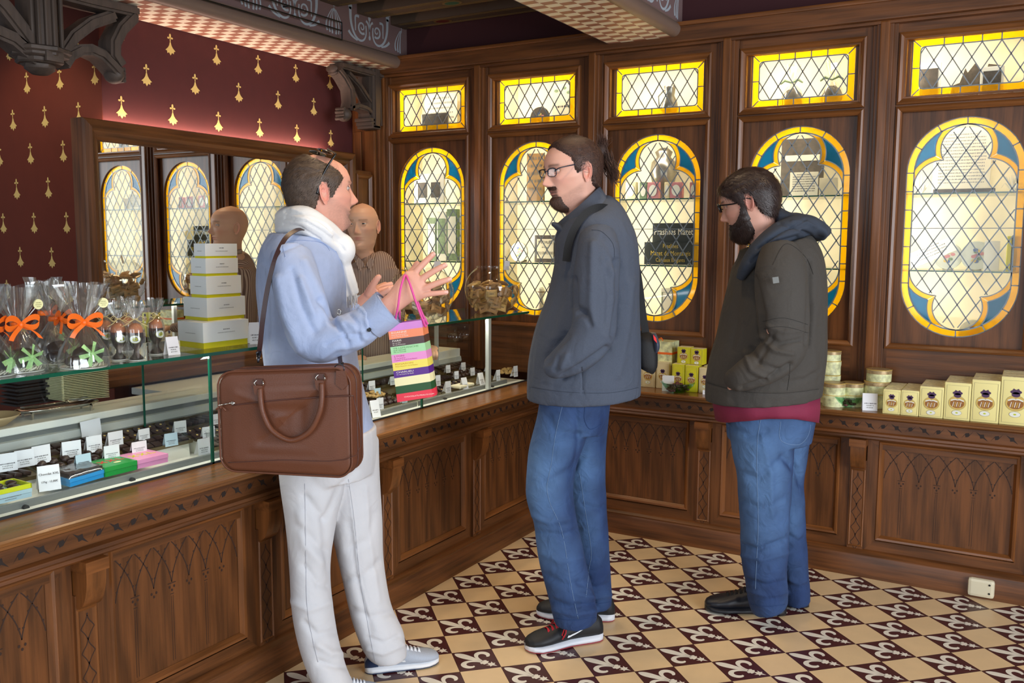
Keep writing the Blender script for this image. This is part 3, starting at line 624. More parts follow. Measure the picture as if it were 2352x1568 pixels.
def counter(name, label, mk, u0, u1, pil, depth, FRM, front0, topb):
    """fr(u,v,w): u along, v up, w out of the front face"""
    ax = 0 if FRM is XR else 1
    H = (OAK[ax], OAK[2]); root = empty(name, FRM((0, 0, 0))((u0 + u1) / 2, 0, -.1)); tag(root, label, 'counter')
    fr = FRM((0, 0, 0))
    # plinth
    b = MB(); b.sweep([(0, -.30), (0, .0), (.088, .0), (.096, -.004), (.104, -.002), (.112, -.012), (.116, -.02), (.116, -.30)], fr, u0, u1, OAK[ax]); b.build('plinth', root, autos=30)
    # carcass panels between pilasters
    edges = [u0] + pil + [u1]
    for k in range(len(edges) - 1):
        a = edges[k] + (.032 if k else 0); c = edges[k + 1] - (.032 if k < len(edges) - 2 else 0)
        if c - a < .05: continue
        p = MB(); f2 = FRM((0, 0, 0))
        fr0 = fr; fr = lambda u, v, w=0: fr0(u, v, w - .022)
        p.sweep([(.112, -.05), (.112, -.02), (.599, -.02), (.599, -.05)], lambda u, v, w=0: fr(u, v, w), a, c, OAK[2])
        i0, i1, v0, v1 = a + .048, c - .048, .165, .585
        if i1 - i0 > .06:
            p.rectmold(lambda u, v, w=0: fr(u, v, w - .02), a, c, .112, .600, [(0, .012), (.046, .012)], H)
            p.rectmold(lambda u, v, w=0: fr(u, v, w - .02), i0 - .004, i1 + .004, v0 - .004, v1 + .004, [(0, .012), (.004, .017), (.012, .015), (.02, .004), (.022, .0015)], (OAKG[ax], OAKG[2]))
            arches(p, lambda u, v, w=0: fr(u, v, w - .0198), i0 + .02, i1 - .02, v1 - .02, .063)
        p.build('panel', root, autos=30); fr = fr0
    for u in pil:
        p = MB(); q = lambda uu, v, w=0, u=u: fr(u + uu, v, w - .018)
        p.sweep([(.112, -.04), (.112, -.002), (.50, -.002), (.50, -.04)], q, -.032, .032, OAK[2])
        p.rectmold(lambda a_, v, w=0: q(a_, v, w - .002), -.03, .03, .125, .462, [(0, 0), (.004, .003), (.008, 0), (.010, -.0005)], (OAKG[ax], OAKG[2]))
        # curved bracket head
        cur = [(.566, -.04), (.566, .045), (.56, .045)] + [(.56 - .095 * math.sin(t), .045 - .043 * (1 - math.cos(t)) - .0) for t in [PI / 2 * k / 8 for k in range(1, 9)]] + [(.465, -.04)]
        p.sweep(cur, q, -.028, .028, OAKG[2]); p.sweep([(.566, -.02), (.566, .052), (.5975, .052), (.5975, -.02)], q, -.033, .033, OAKG[ax])
        for k in range(5):
            zc = .44 - .066 * k
            for sg in (1, -1):
                p.ribbon(bez((0, zc), (sg * .004, zc - .02), (sg * .014, zc - .022), (sg * .019, zc - .035), 6), lambda a_, v, w=0: q(a_, v, w - .0018), .0026, .0006, carvel)
                p.ribbon(bez((sg * .019, zc - .035), (sg * .012, zc - .045), (sg * .006, zc - .05), (0, zc - .068), 6), lambda a_, v, w=0: q(a_, v, w - .0018), .0022, .0006, carvel)
            p.add([q(.003 * math.cos(t), zc + .003 + .003 * math.sin(t), -.0012) for t in [PI * z_ / 3 for z_ in range(6)]], [list(range(6))], carvel)
        p.build('pilaster', root, autos=30)
    # frieze with carved thorn motifs
    b = MB(); b.sweep([(.598, -.04), (.598, .012), (.604, .018), (.612, .016), (.618, .022), (.627, .020), (.63, .010), (.632, .004), (.682, .004), (.684, .012), (.69, .018), (.69, -.04)], fr, u0, u1, OAK[ax])
    u = u0 + .04; k = 0
    while u < u1 - .03:
        sg = 1 if k % 2 == 0 else -1
        star = [(-.022, .016 * sg), (-.006, .007), (.006, .009), (.008, -.002 * sg), (.022, -.018 * sg), (.004, -.007), (-.006, -.009), (-.008, .001)]
        b.add([fr(u + a_, .657 + v, .0046) for a_, v in star], [list(range(8))], carve); u += .052; k += 1
    b.build('carved_frieze', root, autos=30)
    b = MB(); T_ = OAKT[ax]
    b.sweep([(.689, -depth), (.689, .028), (.694, .036), (.70, .034), (.704, .042), (.712, .044), (.716, .038), (.716, -depth)], fr, u0, u1 + topb, T_); b.build('worktop', root, autos=30)
    return root
counter('oak_counter', 'long carved oak counter carrying the glass chocolate display, along the left', None, -4.6, -.0, [-4.455, -3.825, -3.195, -2.56, -1.93, -1.30, -.665], .127, YR, 0, 0)
counter('oak_shelf_counter', 'carved oak shelf counter below the leaded windows, set with tins and boxes', None, .0, 5.3, [.11, .783, 1.455, 2.127, 2.80, 3.47], .262, XR, 0, 0)
b = MB(); b.box((-.127, -.0, .689), (-.0, .225, .716), OAKT); struct(b.build('trim_13'), 'oak corner infill where the two counters meet')
# ---------------- glass display case on the left counter ----------------
GL = glassy('case_glass', (.93, .97, .95), .035); WHT = mat('white_enamel', (238, 238, 228), .35); GRY = mat('grey_metal', (120, 124, 122), .4, .3); LG = mat('light_grey', (186, 190, 186), .4); DKG = mat('dark_seal', (36, 40, 42), .6)
case = empty('glass_display_case', (-.4, -2.2, .714)); tag(case, 'glass-topped chocolate display case standing on the long left counter', 'display case')
b = MB(); b.box((-.63, -4.6, .62), (-.129, .05, .705), WHT); b.box((-.17, -4.6, .705), (-.129, -.02, .7165), WHT)
b.box((-.128, -4.6, .712), (-.122, -.02, .722), DKG); b.build('case_base', case)
b = MB(); b.box((-.182, -4.6, .70), (-.170, -.9, .735), GRY, .003); b.box((-.182, -.88, .70), (-.170, -.15, .735), GRY, .003)
for y in (-4.2, -3.7, -3.2, -2.92, -2.62, -2.30, -1.7, -1.35, -.7, -.3): b.tube([(-.171, y, .718), (-.160, y, .718)], .008, DKG, 12)
b.build('tray_rail', case)
b = MB(); b.quad((-.125, -4.6, .718), (-.125, -2.042, .718), (-.125, -2.042, 1.056), (-.125, -4.6, 1.056), GL)
b.quad((-.125, -2.036, .718), (-.125, -.932, .718), (-.125, -.932, 1.056), (-.125, -2.036, 1.056), GL)
b.quad((-.125, -.926, .718), (-.125, -.03, .718), (-.125, -.03, 1.056), (-.125, -.926, 1.056), GL); b.build('front_pane', case)
b = MB()
for y in (-2.039, -.929):
    b.box((-.130, y - .004, .716), (-.122, y + .004, 1.06), GEDGE)
    b.quad((-.130, y, .716), (-.44, y, .80), (-.44, y, 1.052), (-.130, y, 1.052), GL); b.box((-.442, y - .003, .80), (-.438, y + .003, 1.05), GEDGE)
b.build('glass_divider', case)
b = MB(); b.box((-.50, -4.6, 1.056), (-.120, -.03, 1.066), GL)
b.box((-.121, -4.6, 1.056), (-.115, -.03, 1.066), GEDGE); b.box((-.501, -4.6, 1.056), (-.498, -.03, 1.066), GEDGE); b.build('glass_top', case)
b = MB(); b.box((-.46, -.36, .716), (-.445, -.345, 1.055), LG); b.box((-.16, -.375, .716), (-.14, -.35, 1.055), LG, .004); b.build('support_post', case)
# serving ledge behind the trays
b = MB(); b.box((-.635, -4.6, .845), (-.47, -.12, .868), WHT, .004); b.box((-.485, -4.6, .765), (-.475, -.12, .845), GRY); b.sweep([(.80, .0), (.80, .012), (.806, .016), (.828, .012), (.83, 0)], YR((-.475, 0, 0)), -4.6, -.12, LG)
b.box((-.63, -4.6, .60), (-.485, -.12, .845), WHT); b.box((-.478, -.50, .775), (-.468, -.12, .868), WHT, .003); b.sweep([(.73, 0), (.745, .03), (.765, .012), (.765, 0)], YR((-.475, 0, 0)), -4.6, -.12, WHT)
b.build('serving_ledge', case)
b = MB(); b.box((-.466, -.49, .80), (-.458, -.435, .822), mat('black_plastic', (14, 14, 16), .3), .003)
for z in (.806, .8165): b.box((-.4575, -.468, z), (-.457, -.458, z + .003), mat('red_digits', (255, 20, 20), .5, emit=(255, 20, 30), es=3))
b.box((-.4575, -.456, .806), (-.457, -.454, .82), MATS['red_digits']); b.build('temperature_display', case)
# sideboard below the mirror, behind the counter
b = MB(); b.box((-1.22, -1.45, .0), (-.97, -.3, .76), OAK, .004); b.box((-1.22, -1.5, .76), (-.95, -.3, .79), WHT, .004); sb = b.build('sideboard'); tag(sb, 'white-topped low sideboard under the mirror behind the counter', 'sideboard')
area('case_strip_light', (-.16, -1.4, 1.045), (-.35, -1.4, .75), .02, 2.4, 5, (1, .96, .88)).rotation_euler = (0, math.radians(-30), 0)
# wall socket on the shelf counter plinth
k = empty('wall_socket', (1.952, -.002, .05)); tag(k, 'cream double socket cover on the plinth of the shelf counter', 'socket')
b = MB(); b.box((1.895, -.028, .014), (1.99, -.001, .088), mat('ivory_plastic', (214, 204, 176), .4), .012); b.build('cover', k)
b = MB()
for x, z in ((1.972, .07), (1.972, .035)): b.tube([(x, -.03, z), (x, -.026, z)], .004, mblk, 8)
b.build('screw', k)
# ---------------- goods on the glass top ----------------
ZT = 1.0665
def Rz(a): c, s_ = math.cos(a), math.sin(a); return np.array([[c, -s_, 0], [s_, c, 0], [0, 0, 1.]])
def frR(o, yaw, tilt=0.):
    """upright card frame: u along its width, v up, w normal. yaw 0 faces +X"""
    U = np.array([-math.sin(yaw), math.cos(yaw), 0]); Wn = np.array([math.cos(yaw), math.sin(yaw), 0]); Z = np.array([0, 0, 1.])
    V = Z * math.cos(tilt) - Wn * math.sin(tilt); Wt = np.cross(U, V)
    return MB().frame(o, U, V, Wt)
m_bw = mat('box_white', (236, 240, 238), .45); m_by = mat('box_yellow', (226, 216, 20), .45); m_ink = mat('grey_ink', (130, 130, 128), .6); m_ink2 = mat('dark_ink', (60, 56, 60), .6)
def inklines(mb, fr, lines, m=None):
    for (u, v, w_, h) in lines: mb.add([fr(u - w_ / 2, v - h / 2, .0004), fr(u + w_ / 2, v - h / 2, .0004), fr(u + w_ / 2, v + h / 2, .0004), fr(u - w_ / 2, v + h / 2, .0004)], [(0, 1, 2, 3)], m or m_ink)
def scribble(mb, fr, u, v, w_, h, m, seed=1):
    r = random.Random(seed); x = u - w_ / 2
    while x < u + w_ / 2 - h * .3:
        d = h * r.uniform(.35, .8); mb.add([fr(x, v - h * r.uniform(.3, .5), .0004), fr(x + d, v - h * r.uniform(.3, .5), .0004), fr(x + d * .9, v + h * r.uniform(.3, .5), .0004), fr(x + d * .1, v + h * r.uniform(.3, .5), .0004)], [(0, 1, 2, 3)], m); x += d + h * r.uniform(.12, .5)
stack = [(465.6, 408, 570, 1.066, 1.085, 1.149), (476, 421, 562.5, 1.149, 1.160, 1.2235), (484, 436, 553.6, 1.2235, 1.234, 1.2935), (487, 438, 546, 1.2935, 1.302, 1.351), (495, 445, 544, 1.351, 1.358, 1.398)]
snames = ['largest, at the bottom', 'second from the bottom', 'in the middle', 'second from the top', 'smallest, on top']
cR = np.array([.0, 1., 0]); cL = np.array([-.992, .12, 0])
Fb = on(465.6, 802.8, 2, 1.066)
for i, (xf, xl, xr, za, zb, zc) in enumerate(stack):
    # front corner: along the line through Fb towards the stack centre
    best = min([(abs(proj(Fb + np.array([-.6, .8, 0]) * t + [0, 0, zc - 1.066])[0][0] - xf), t) for t in np.linspace(-.0, .08, 81)])[1]
    Fc = Fb + np.array([-.6, .8, 0]) * best; Fc[2] = 0
    lb = min([(abs(proj(Fc + cR * t + [0, 0, zc])[0][0] - xr), t) for t in np.linspace(.04, .25, 211)])[1]; la = min([(abs(proj(Fc + cL * t + [0, 0, zc])[0][0] - xl), t) for t in np.linspace(.04, .25, 211)])[1]
    P4 = [Fc, Fc + cR * lb, Fc + cR * lb + cL * la, Fc + cL * la]
    cen = sum(P4) / 4
    root = empty('gift_box', (*cen[:2], za)); tag(root, 'white square gift box with yellow base, %s of the stack of five' % snames[i], 'gift box', 'stack of white and yellow boxes')
    b = MB(); k = .96; Q = [cen + (p - cen) * k for p in P4]
    b.add([(*q[:2], za) for q in Q] + [(*q[:2], zc - .004) for q in Q], [(0, 1, 2, 3), (4, 5, 6, 7), (0, 1, 5, 4), (1, 2, 6, 5), (2, 3, 7, 6), (3, 0, 4, 7)], m_by); b.build('box_base', root)
    b = MB(); b.add([(*q[:2], zb) for q in P4] + [(*q[:2], zc) for q in P4], [(4, 5, 6, 7), (0, 1, 5, 4), (1, 2, 6, 5), (2, 3, 7, 6), (3, 0, 4, 7)], m_bw)
    hz = (zb + zc) / 2; f1 = MB().frame((*(Fc + cR * lb * .5)[:2], hz), cR, (0, 0, 1), (1, 0, 0)); w_ = lb
    scribble(b, f1, 0, .006, w_ * .14, .003, m_ink2, i); scribble(b, f1, 0, -.004, w_ * .38, .0022, m_ink, i + 5)
    f2 = MB().frame((*(Fc + cL * la * .5)[:2], hz), -cL, (0, 0, 1), (0, -1, 0)); scribble(b, f2, 0, -.004, la * .4, .002, m_ink, i + 9)
    b.build('lid', root)
m_card = mat('card_white', (232, 232, 236), .5); m_cardb = mat('card_blue', (176, 200, 212), .5)
def card(px, py, wpx, hpx, label, z=None, yaw=0., tilt=.12, m=None, seed=1, base=None, lines=3, grp='small white price cards among the chocolates', name='price_card'):
    o = base if base is not None else on(px, py, 2, z); d = proj(o)[0][2]; w_ = wpx * d / FPX; h = hpx * d / FPX
    if abs(yaw) < 90: w_ = w_ / max(.5, .86)
    b = MB(); fr = frR(o, yaw, tilt); m = m or m_card
    b.prism([(-w_ / 2, 0), (w_ / 2, 0), (w_ / 2, h), (-w_ / 2, h)], fr, -.0006, 0, m)
    f2 = frR(o - np.array([math.cos(yaw), math.sin(yaw), 0]) * h * .5, yaw, 0); 
    b.add([fr(-w_ / 2, h, 0), fr(w_ / 2, h, 0), f2(w_ / 2, 0, 0), f2(-w_ / 2, 0, 0)], [(0, 1, 2, 3)], m)
    for k in range(lines): scribble(b, fr, 0, h * (.42 - .12 * k) if lines > 1 else h * .4, w_ * (.75 if k == 0 else .5), h * .07, m_ink2 if k == 0 else m_ink, seed * 7 + k)
    ob = b.build(name, origin=tuple(o)); tag(ob, label, 'price card', grp); return ob
card(401, 815, 26, 43, 'white folded price card beside the white box stack on the glass top', z=ZT, yaw=-.15, tilt=.25, seed=3)
card(586, 790, 20, 50, 'white price card behind the man with the briefcase, right of the box stack', z=ZT, yaw=-.5, tilt=.1, seed=4)
CEL = glassy('cellophane', (.97, .98, .97), .13, .10, diffuse=.14)
mch = mat('dark_chocolate', (44, 26, 22), .38, noise=.15, nscale=60); meg = mat('egg_brown', (196, 126, 88), .42, noise=.06, nscale=70); mor = mat('orange_ribbon', (246, 110, 20), .4); mgg = mat('green_gingham', (176, 226, 150), .6, noise=.12, nscale=220); mrf = mat('raffia', (206, 186, 128), .6)
mstick = mat('sticker_cream', (240, 236, 176), .5); mlime = mat('lime_print', (190, 196, 30), .5); mshred = mat('paper_shred', (232, 232, 214), .7); m_ol = mat('olive_dot', (120, 116, 20), .5)
def cello(mb, prof, seed, n=72, pleats=9, fan=0., sq=0.):
    r_ = random.Random(seed); ph = [r_.uniform(0, 6.28) for _ in range(4)]; vv = []; fs = []
    for i, (r, z, am) in enumerate(prof):
        for k in range(n):
            a = 2 * PI * k / n
            rr = r * (1 + am * (math.cos(pleats * a + ph[0]) * .6 + math.cos((pleats * 2 - 1) * a + ph[1] + z * 30) * .4 + .25 * math.cos(3 * a + ph[2])))
            if sq: rr *= 1 / max(abs(math.cos(a)), abs(math.sin(a))) ** (sq * max(0, 1 - z / .1))
            fx = 1 + fan * max(0, (z - prof[0][1])) ; vv.append((rr * math.cos(a) * (1 - .35 * (am > .3)), rr * math.sin(a), z + (am > .3) * .006 * math.cos(2 * a + ph[3])))
    m_ = len(prof)
    for i in range(m_ - 1):
        for k in range(n): fs.append((i * n + k, i * n + (k + 1) % n, (i + 1) * n + (k + 1) % n, (i + 1) * n + k))
    mb.add(vv, fs, CEL)
def egg_gift(seed):
    root = empty('egg_cup_gift', (0, 0, 0))
    b = MB(); b.lathe([(0, .003), (.018, .003), (.018, .008), (.008, .02), (.007, .03), (.016, .045), (.021, .06), (.021, .078), (.0195, .08), (0, .08)], (0, 0, 0), mch, 24); b.build('chocolate_cup', root, smooth=True)
    b = MB(); b.lathe([(0, .07)] + [(.0195 * math.sin(t) * (1 - .12 * math.cos(t)), .083 - .024 * math.cos(t) * 1) for t in [PI * q / 14 for q in range(1, 14)]] + [(0, .107)], (0, 0, 0), meg, 24); b.build('egg', root, smooth=True)
    b = MB(); fr = lambda u, v, w=0: ((.0215 + w) * math.cos(u / .0215), (.0215 + w) * math.sin(u / .0215), v)
    for r, mm_, o_ in ((.0135, mlime, 0), (.0125, m_bw, .0003), (.006, mlime, .0006), (.003, m_ol, .0009)):
        b.add([fr(r * 1.15 * math.cos(2 * PI * q / 24), .062 + r * .85 * math.sin(2 * PI * q / 24), .0006 + o_) for q in range(24)], [list(range(24))], mm_)
    b.build('sticker', root)
    b = MB(); cello(b, [(.020, .001, .02), (.025, .02, .05), (.026, .06, .05), (.025, .09, .05), (.018, .105, .08), (.007, .116, .2), (.006, .120, .2), (.012, .132, .5), (.020, .150, .6), (.024, .165, .6)], seed, pleats=6); b.lathe([(0, .0008), (.023, .0008), (.024, .003)], (0, 0, 0), m_bw, 20); b.build('cellophane_wrap', root, smooth=True)
    b = MB(); b.tube([(.008 * math.cos(t), .008 * math.sin(t), .118) for t in [2 * PI * q / 12 for q in range(12)]], .0012, mrf, 6, closed=True)
    for s_ in (1, -1):
        b.tube([(.008, .002 * s_, .118), (.012, .016 * s_, .128), (.012, .028 * s_, .120), (.011, .018 * s_, .111), (.008, .002 * s_, .117)], .0009, mrf, 5); b.tube([(.008, .002 * s_, .118), (.013, .02 * s_, .105), (.012, .034 * s_, .098)], .0009, mrf, 5)
    b.build('raffia_bow', root); return root
e0 = egg_gift(5); spots = [(262, 822, 'leftmost egg cup gift, half hidden behind its neighbour'), (268, 830, 'second egg cup gift from the left in clear wrap'), (293, 812, 'egg cup gift standing behind the front pair'), (316, 826, 'egg cup gift with the round label facing the camera'), (360, 813, 'egg cup gift beside the folded price card')]
spots = [(244, 818, spots[0][2]), (274, 826, spots[1][2]), (292, 806, spots[2][2]), (314, 827, spots[3][2]), (360, 813, spots[4][2])]
for i, (x, y, lb) in enumerate(spots):
    p = on(x, y, 2, ZT); r = e0 if i == 0 else copytree(e0, p, 0)
    r.location = p; r.rotation_euler = (0, 0, [-.35, -.25, .3, -.75, .0][i] ); tag(r, lb, 'egg gift', 'egg cups in clear wrap on the glass top')
def gift_bag(seed):
    root = empty('cellophane_gift_bag', (0, 0, 0)); r_ = random.Random(seed)
    b = MB()
    b.ellip((-.0, .012, .034), (.030, .040, .026), mch, 24, 16, jit=.05); b.ellip((.012, -.028, .020), (.024, .026, .015), mch, 18, 12, jit=.08); b.build('chocolate_egg', root, smooth=True)
    b = MB()
    for q in range(60): a = r_.uniform(0, 6.28); rr = r_.uniform(.02, .05); b.tube([(rr * math.cos(a), rr * math.sin(a), .004), (rr * 1.1 * math.cos(a + .3), rr * math.sin(a + .3), .012), (rr * .8 * math.cos(a + .7), rr * .8 * math.sin(a + .7), .004)], .0012, mshred, 4)
    b.build('paper_shred', root)
    b = MB()
    for q in range(6):
        a = q * PI / 3 + .25; fr = MB().frame((.045, .005, .04), (0, math.cos(a), math.sin(a)), (.45, -math.sin(a), math.cos(a)), (1, 0, 0)); b.add([fr(.002, -.004, .004), fr(.032, -.006, .0), fr(.034, .006, .002), (fr(.002, .004, .006))], [(0, 1, 2, 3)], mgg)
    b.ellip((.05, .005, .04), (.004, .006, .006), mgg, 10, 6); b.build('green_bow', root)
    b = MB(); cello(b, [(.060, .001, .02), (.062, .02, .05), (.054, .05, .10), (.038, .08, .14), (.020, .108, .16), (.0135, .118, .16), (.0135, .124, .16), (.022, .14, .32), (.038, .17, .45), (.050, .20, .5), (.056, .225, .5)], seed, pleats=7, sq=.5); b.lathe([(0, .0008), (.058, .0008), (.06, .004)], (0, 0, 0), m_bw, 24); b.build('cellophane_wrap', root, smooth=True)
    b = MB(); b.lathe([(.015, .116), (.0165, .118), (.0165, .128), (.015, .130)], (0, 0, 0), mor, 24)
    for s_ in (1, -1):
        pts = bez((.017, 0, .122), (.03, .02 * s_, .15), (.03, .05 * s_, .145), (.024, .046 * s_, .125), 8) + bez((.024, .046 * s_, .125), (.02, .04 * s_, .108), (.018, .02 * s_, .112), (.017, 0, .122), 8)[1:]
        vv = []
        for p in pts: vv += [(p[0] - .002, p[1], p[2] - .0075), (p[0] + .002, p[1], p[2] + .0075)]
        b.add(vv, [(2 * q, 2 * q + 1, 2 * q + 3, 2 * q + 2) for q in range(len(pts) - 1)], mor)
        pts = bez((.018, 0, .12), (.03, .015 * s_, .11), (.034, .03 * s_, .105), (.036, .04 * s_, .085), 6); vv = []
        for p in pts: vv += [(p[0], p[1] - .006, p[2] + .002), (p[0] + .001, p[1] + .006, p[2] - .002)]
        b.add(vv, [(2 * q, 2 * q + 1, 2 * q + 3, 2 * q + 2) for q in range(len(pts) - 1)], mor)
    b.ellip((.019, 0, .122), (.005, .007, .008), mor, 12, 8); b.build('orange_bow', root, smooth=True)
    return root
def round_tag(root, side):
    b = MB(); b.tube([(.0, .01 * side, .12), (.006, .05 * side, .165)], .0012, m_bw, 5)
    c = (.008, .055 * side, .172); b.add([(c[0] + .001, c[1] + .0135 * math.cos(2 * PI * q / 22), c[2] + .0135 * math.sin(2 * PI * q / 22)) for q in range(22)] + [(c[0] - .001, c[1] + .0135 * math.cos(2 * PI * q / 22), c[2] + .0135 * math.sin(2 * PI * q / 22)) for q in range(22)], [list(range(22)), list(range(22, 44))[::-1]] + [(q, (q + 1) % 22, 22 + (q + 1) % 22, 22 + q) for q in range(22)], mstick)
    f_ = MB().frame((c[0] + .001, c[1], c[2]), (0, 1, 0), (0, 0, 1), (1, 0, 0)); scribble(b, f_, 0, .004, .013, .002, m_ol, 2); scribble(b, f_, 0, -.001, .016, .002, m_ol, 3); scribble(b, f_, 0, -.006, .01, .002, m_ol, 4)
    b.build('round_tag', root)
bagl = [(45, 852, 0, 'large clear bag with a wide orange bow, second from the left edge'), (-22, 862, .6, 'clear bag with orange bow cut off by the left edge of the photo'), (130, 832, .5, 'clear bag with orange bow standing behind, between the two front bags'), (193, 843, -.25, 'clear bag with orange bow and round cream tag, next to the egg cups'), (105, 812, 1.2, 'clear bag with orange bow at the back, its tag above the others')]
for i, (x, y, a, lb) in enumerate(bagl):
    p = on(x, y, 2, ZT); r = gift_bag(11 + i * 3); 
    if i in (0, 3, 2): round_tag(r, 1)
    r.location = p; r.rotation_euler = (0, 0, a); tag(r, lb, 'gift bag', 'cellophane gift bags on the glass top')
# fish bowls with wrapped sweets
mtan = mat('tan_wrapper', (214, 178, 116), .35, noise=.15, nscale=40); mtan2 = mat('brown_wrapper', (178, 140, 96), .4); mcl = mat('silver_brown_wrapper', (190, 168, 144), .25, .3)
BOWL = glassy('bowl_glass', (.96, .98, .97), .085)
for bi, (x, y, R_, lb) in enumerate(((1132, 717, .140, 'round glass fish bowl full of tan wrapped sweets on the counter glass'), (968, 737, .145, 'round glass fish bowl of shiny wrapped sweets behind the raised hand'))):
    p = on(x, y, 2, ZT); R_ = R_ * .98
    root = empty('fish_bowl', tuple(p)); tag(root, lb, 'bowl', 'round glass bowls of sweets')
    b = MB(); pr = []
    for q in range(4, 27):
        t = PI * (q / 32); pr.append((R_ * math.sin(t), R_ * .82 - R_ * .9 * math.cos(t) - .0))
    z0 = pr[0][1]; pr = [(0, z0)] + pr; pr = [(r, z - z0 + .001) for r, z in pr]; zr = pr[-1]
    pr += [(zr[0] + .004, zr[1] + .004), (zr[0] + .002, zr[1] + .008)]
    b.lathe(pr, tuple(p), BOWL, 56); b.build('bowl', root, smooth=True)
    b = MB(); fr = frR(p + np.array([.04, .06, R_ * 1.5]), -.6, -.2); b.prism([(-.015, 0), (.015, 0), (.015, .045), (-.015, .045)], fr, 0, .0006, m_card); b.build('label', root)
    r_ = random.Random(bi + 3); proto = []
    for mm_ in ((mtan, mtan2) if bi == 0 else (mcl, mtan2)):
        b = MB(); b.add([(-.026, -.018, .0), (.026, -.018, .001), (.026, .018, 0), (-.026, .018, .001), (-.018, -.012, .007), (.018, -.012, .008), (.018, .012, .007), (-.018, .012, .008), (-.018, -.012, -.006), (.018, -.012, -.007), (.018, .012, -.006), (-.018, .012, -.006)],
              [(4, 5, 6, 7), (0, 1, 5, 4), (1, 2, 6, 5), (2, 3, 7, 6), (3, 0, 4, 7), (8, 11, 10, 9), (0, 8, 9, 1), (1, 9, 10, 2), (2, 10, 11, 3), (3, 11, 8, 0)], mm_)
        f_ = MB().frame((0, 0, .0075), (1, 0, 0), (0, 1, 0), (0, 0, 1)); scribble(b, f_, 0, .0, .02, .006, m_ink2, 3)
        proto.append(b.build('wrapped_sweet'))
    n = 0; top = R_ * (1.05 if bi == 0 else 1.15)
    for q in range(400):
        if n >= 62: break
        z = .018 + (top - .018) * r_.random() ** .8; rad = math.sqrt(max(0, 1 - ((z - R_ * .74) / (R_ * .92)) ** 2)) * R_ - .024; a = r_.uniform(0, 2 * PI)
        if rad < .02: continue
        rr = rad * (1 if r_.random() < .75 else r_.random()); 
        if z > top - .03: rr = rad * math.sqrt(r_.random())
        o = proto[n % 2] if n < 2 else proto[r_.randrange(2)].copy()
        if n >= 2: COL.objects.link(o)
        o.location = (p[0] + rr * math.cos(a), p[1] + rr * math.sin(a), p[2] + z)
        o.rotation_euler = (r_.uniform(-.5, .5) + (PI / 2 if z < top - .03 else 0), r_.uniform(-.4, .4), a + PI / 2 + r_.uniform(-.4, .4))
        tag(o, 'small wrapped sweet inside the %s fish bowl' % ('right' if bi == 0 else 'left'), 'sweet', 'sweets in the %s bowl' % ('right' if bi == 0 else 'left')); n += 1
# ---------------- inside the case ----------------
def ontray(px, py):
    d = ray(px, py); s_ = (.735 + .28 * (-.2 - CP[0]) - CP[2]) / (d[2] + .28 * d[0]); return CP + d * s_
TL = [(18, 1080, 37, 42), (58, 1070, 37, 40), (97, 1062, 37, 42), (166, 1048, 36, 38), (218, 1036, 31, 38), (267, 1022, 32, 34), (258, 1052, 30, 32), (321, 1037, 31, 26), (332, 1008, 25, 26), (415, 992, 25, 28), (470, 1042, 27, 38), (498, 972, 18, 24), (480, 1003, 26, 26)]
lbL = ['at the left edge of the case', 'second from the left edge', 'third from the left, above the yellow box', 'left of the centre of the tray, near round chocolates', 'below the white curved card', 'behind the green box, upper one', 'directly behind the green box', 'behind the pink box', 'upper one beside the glass edge line', 'small one in the far tray above the blue card', 'against the glass divider', 'by the briefcase zip', 'half hidden left of the briefcase']
for i, (x, y, w_, h) in enumerate(TL): card(x, y, w_, h, 'white price card ' + lbL[i], base=ontray(x, y + 2), yaw=-.25 + .1 * (i % 3), tilt=.05, seed=i + 10)
card(194, 1072, 31, 32, 'pale blue price card behind the chocolate slab box', base=ontray(194, 1074), yaw=-.1, m=m_cardb, seed=40)
card(395, 1024, 27, 30, 'pale blue price card in the middle tray near the glass divider', base=ontray(395, 1024), yaw=-.2, m=m_cardb, seed=41)
RT = [(855, 896, 16, 22), (868, 914, 16, 23, 1), (874, 940, 17, 27), (1007, 886, 13, 25), (1030, 902, 15, 27), (1030, 856, 12, 18), (1049, 870, 12, 18), (1065, 852, 12, 20), (1086, 862, 12, 18), (1071, 895, 15, 29), (1109, 884, 15, 29), (1122, 853, 12, 17), (1145, 874, 11, 25), (1185, 865, 12, 25), (902, 884, 12, 20), (930, 925, 14, 18, 1)]
lbR = ['nearest the briefcase, above the nut cluster', 'blue-grey, on the nut cluster', 'behind the large leaning card', 'left of the cream slab', 'in front of the cream slab', 'below the red digits', 'grey, second row below the digits', 'standing highest, right of the red digits', 'grey, in the far row mid case', 'tilted one right of the cream slab', 'tilted one beyond the cream slab', 'beside the white post', 'right of the white post', 'farthest right, by the nut pile', 'left of the striped bag', 'blue, under the striped bag']
for i, t in enumerate(RT): card(t[0], t[1], t[2], t[3], 'price card in the far case, ' + lbR[i], base=ontray(t[0], t[1]), yaw=-.2, tilt=(.3 if i in (9, 10) else .05), m=(m_cardb if len(t) > 4 else m_card), seed=i + 60)
o = card(116, 1126, 40, 58, 'tall clear-fronted card reading Chocolat XXL beside the blue box', z=.736, yaw=-.35, tilt=.22, lines=0, seed=5)
pb = on(116, 1126, 2, .736); fr_ = frR(pb, -.35, .22); text('Chocolat XXL', .0085, lambda u, v, w=0: fr_(u, v + .045, w + .001), m_ink2, o); text('175g : 13,80\u20ac', .0075, lambda u, v, w=0: fr_(u, v + .024, w + .001), m_ink2, o)
o = card(866, 955, 20, 40, 'large white leaning card in the case right of the briefcase', base=ontray(866, 958) + np.array([0, 0, 0]), yaw=-.3, tilt=.3, seed=91, lines=2)
b = MB(); p = ontray(220, 1006) + np.array([-.02, 0, 0]); fr = frR(p, -.2, .1)
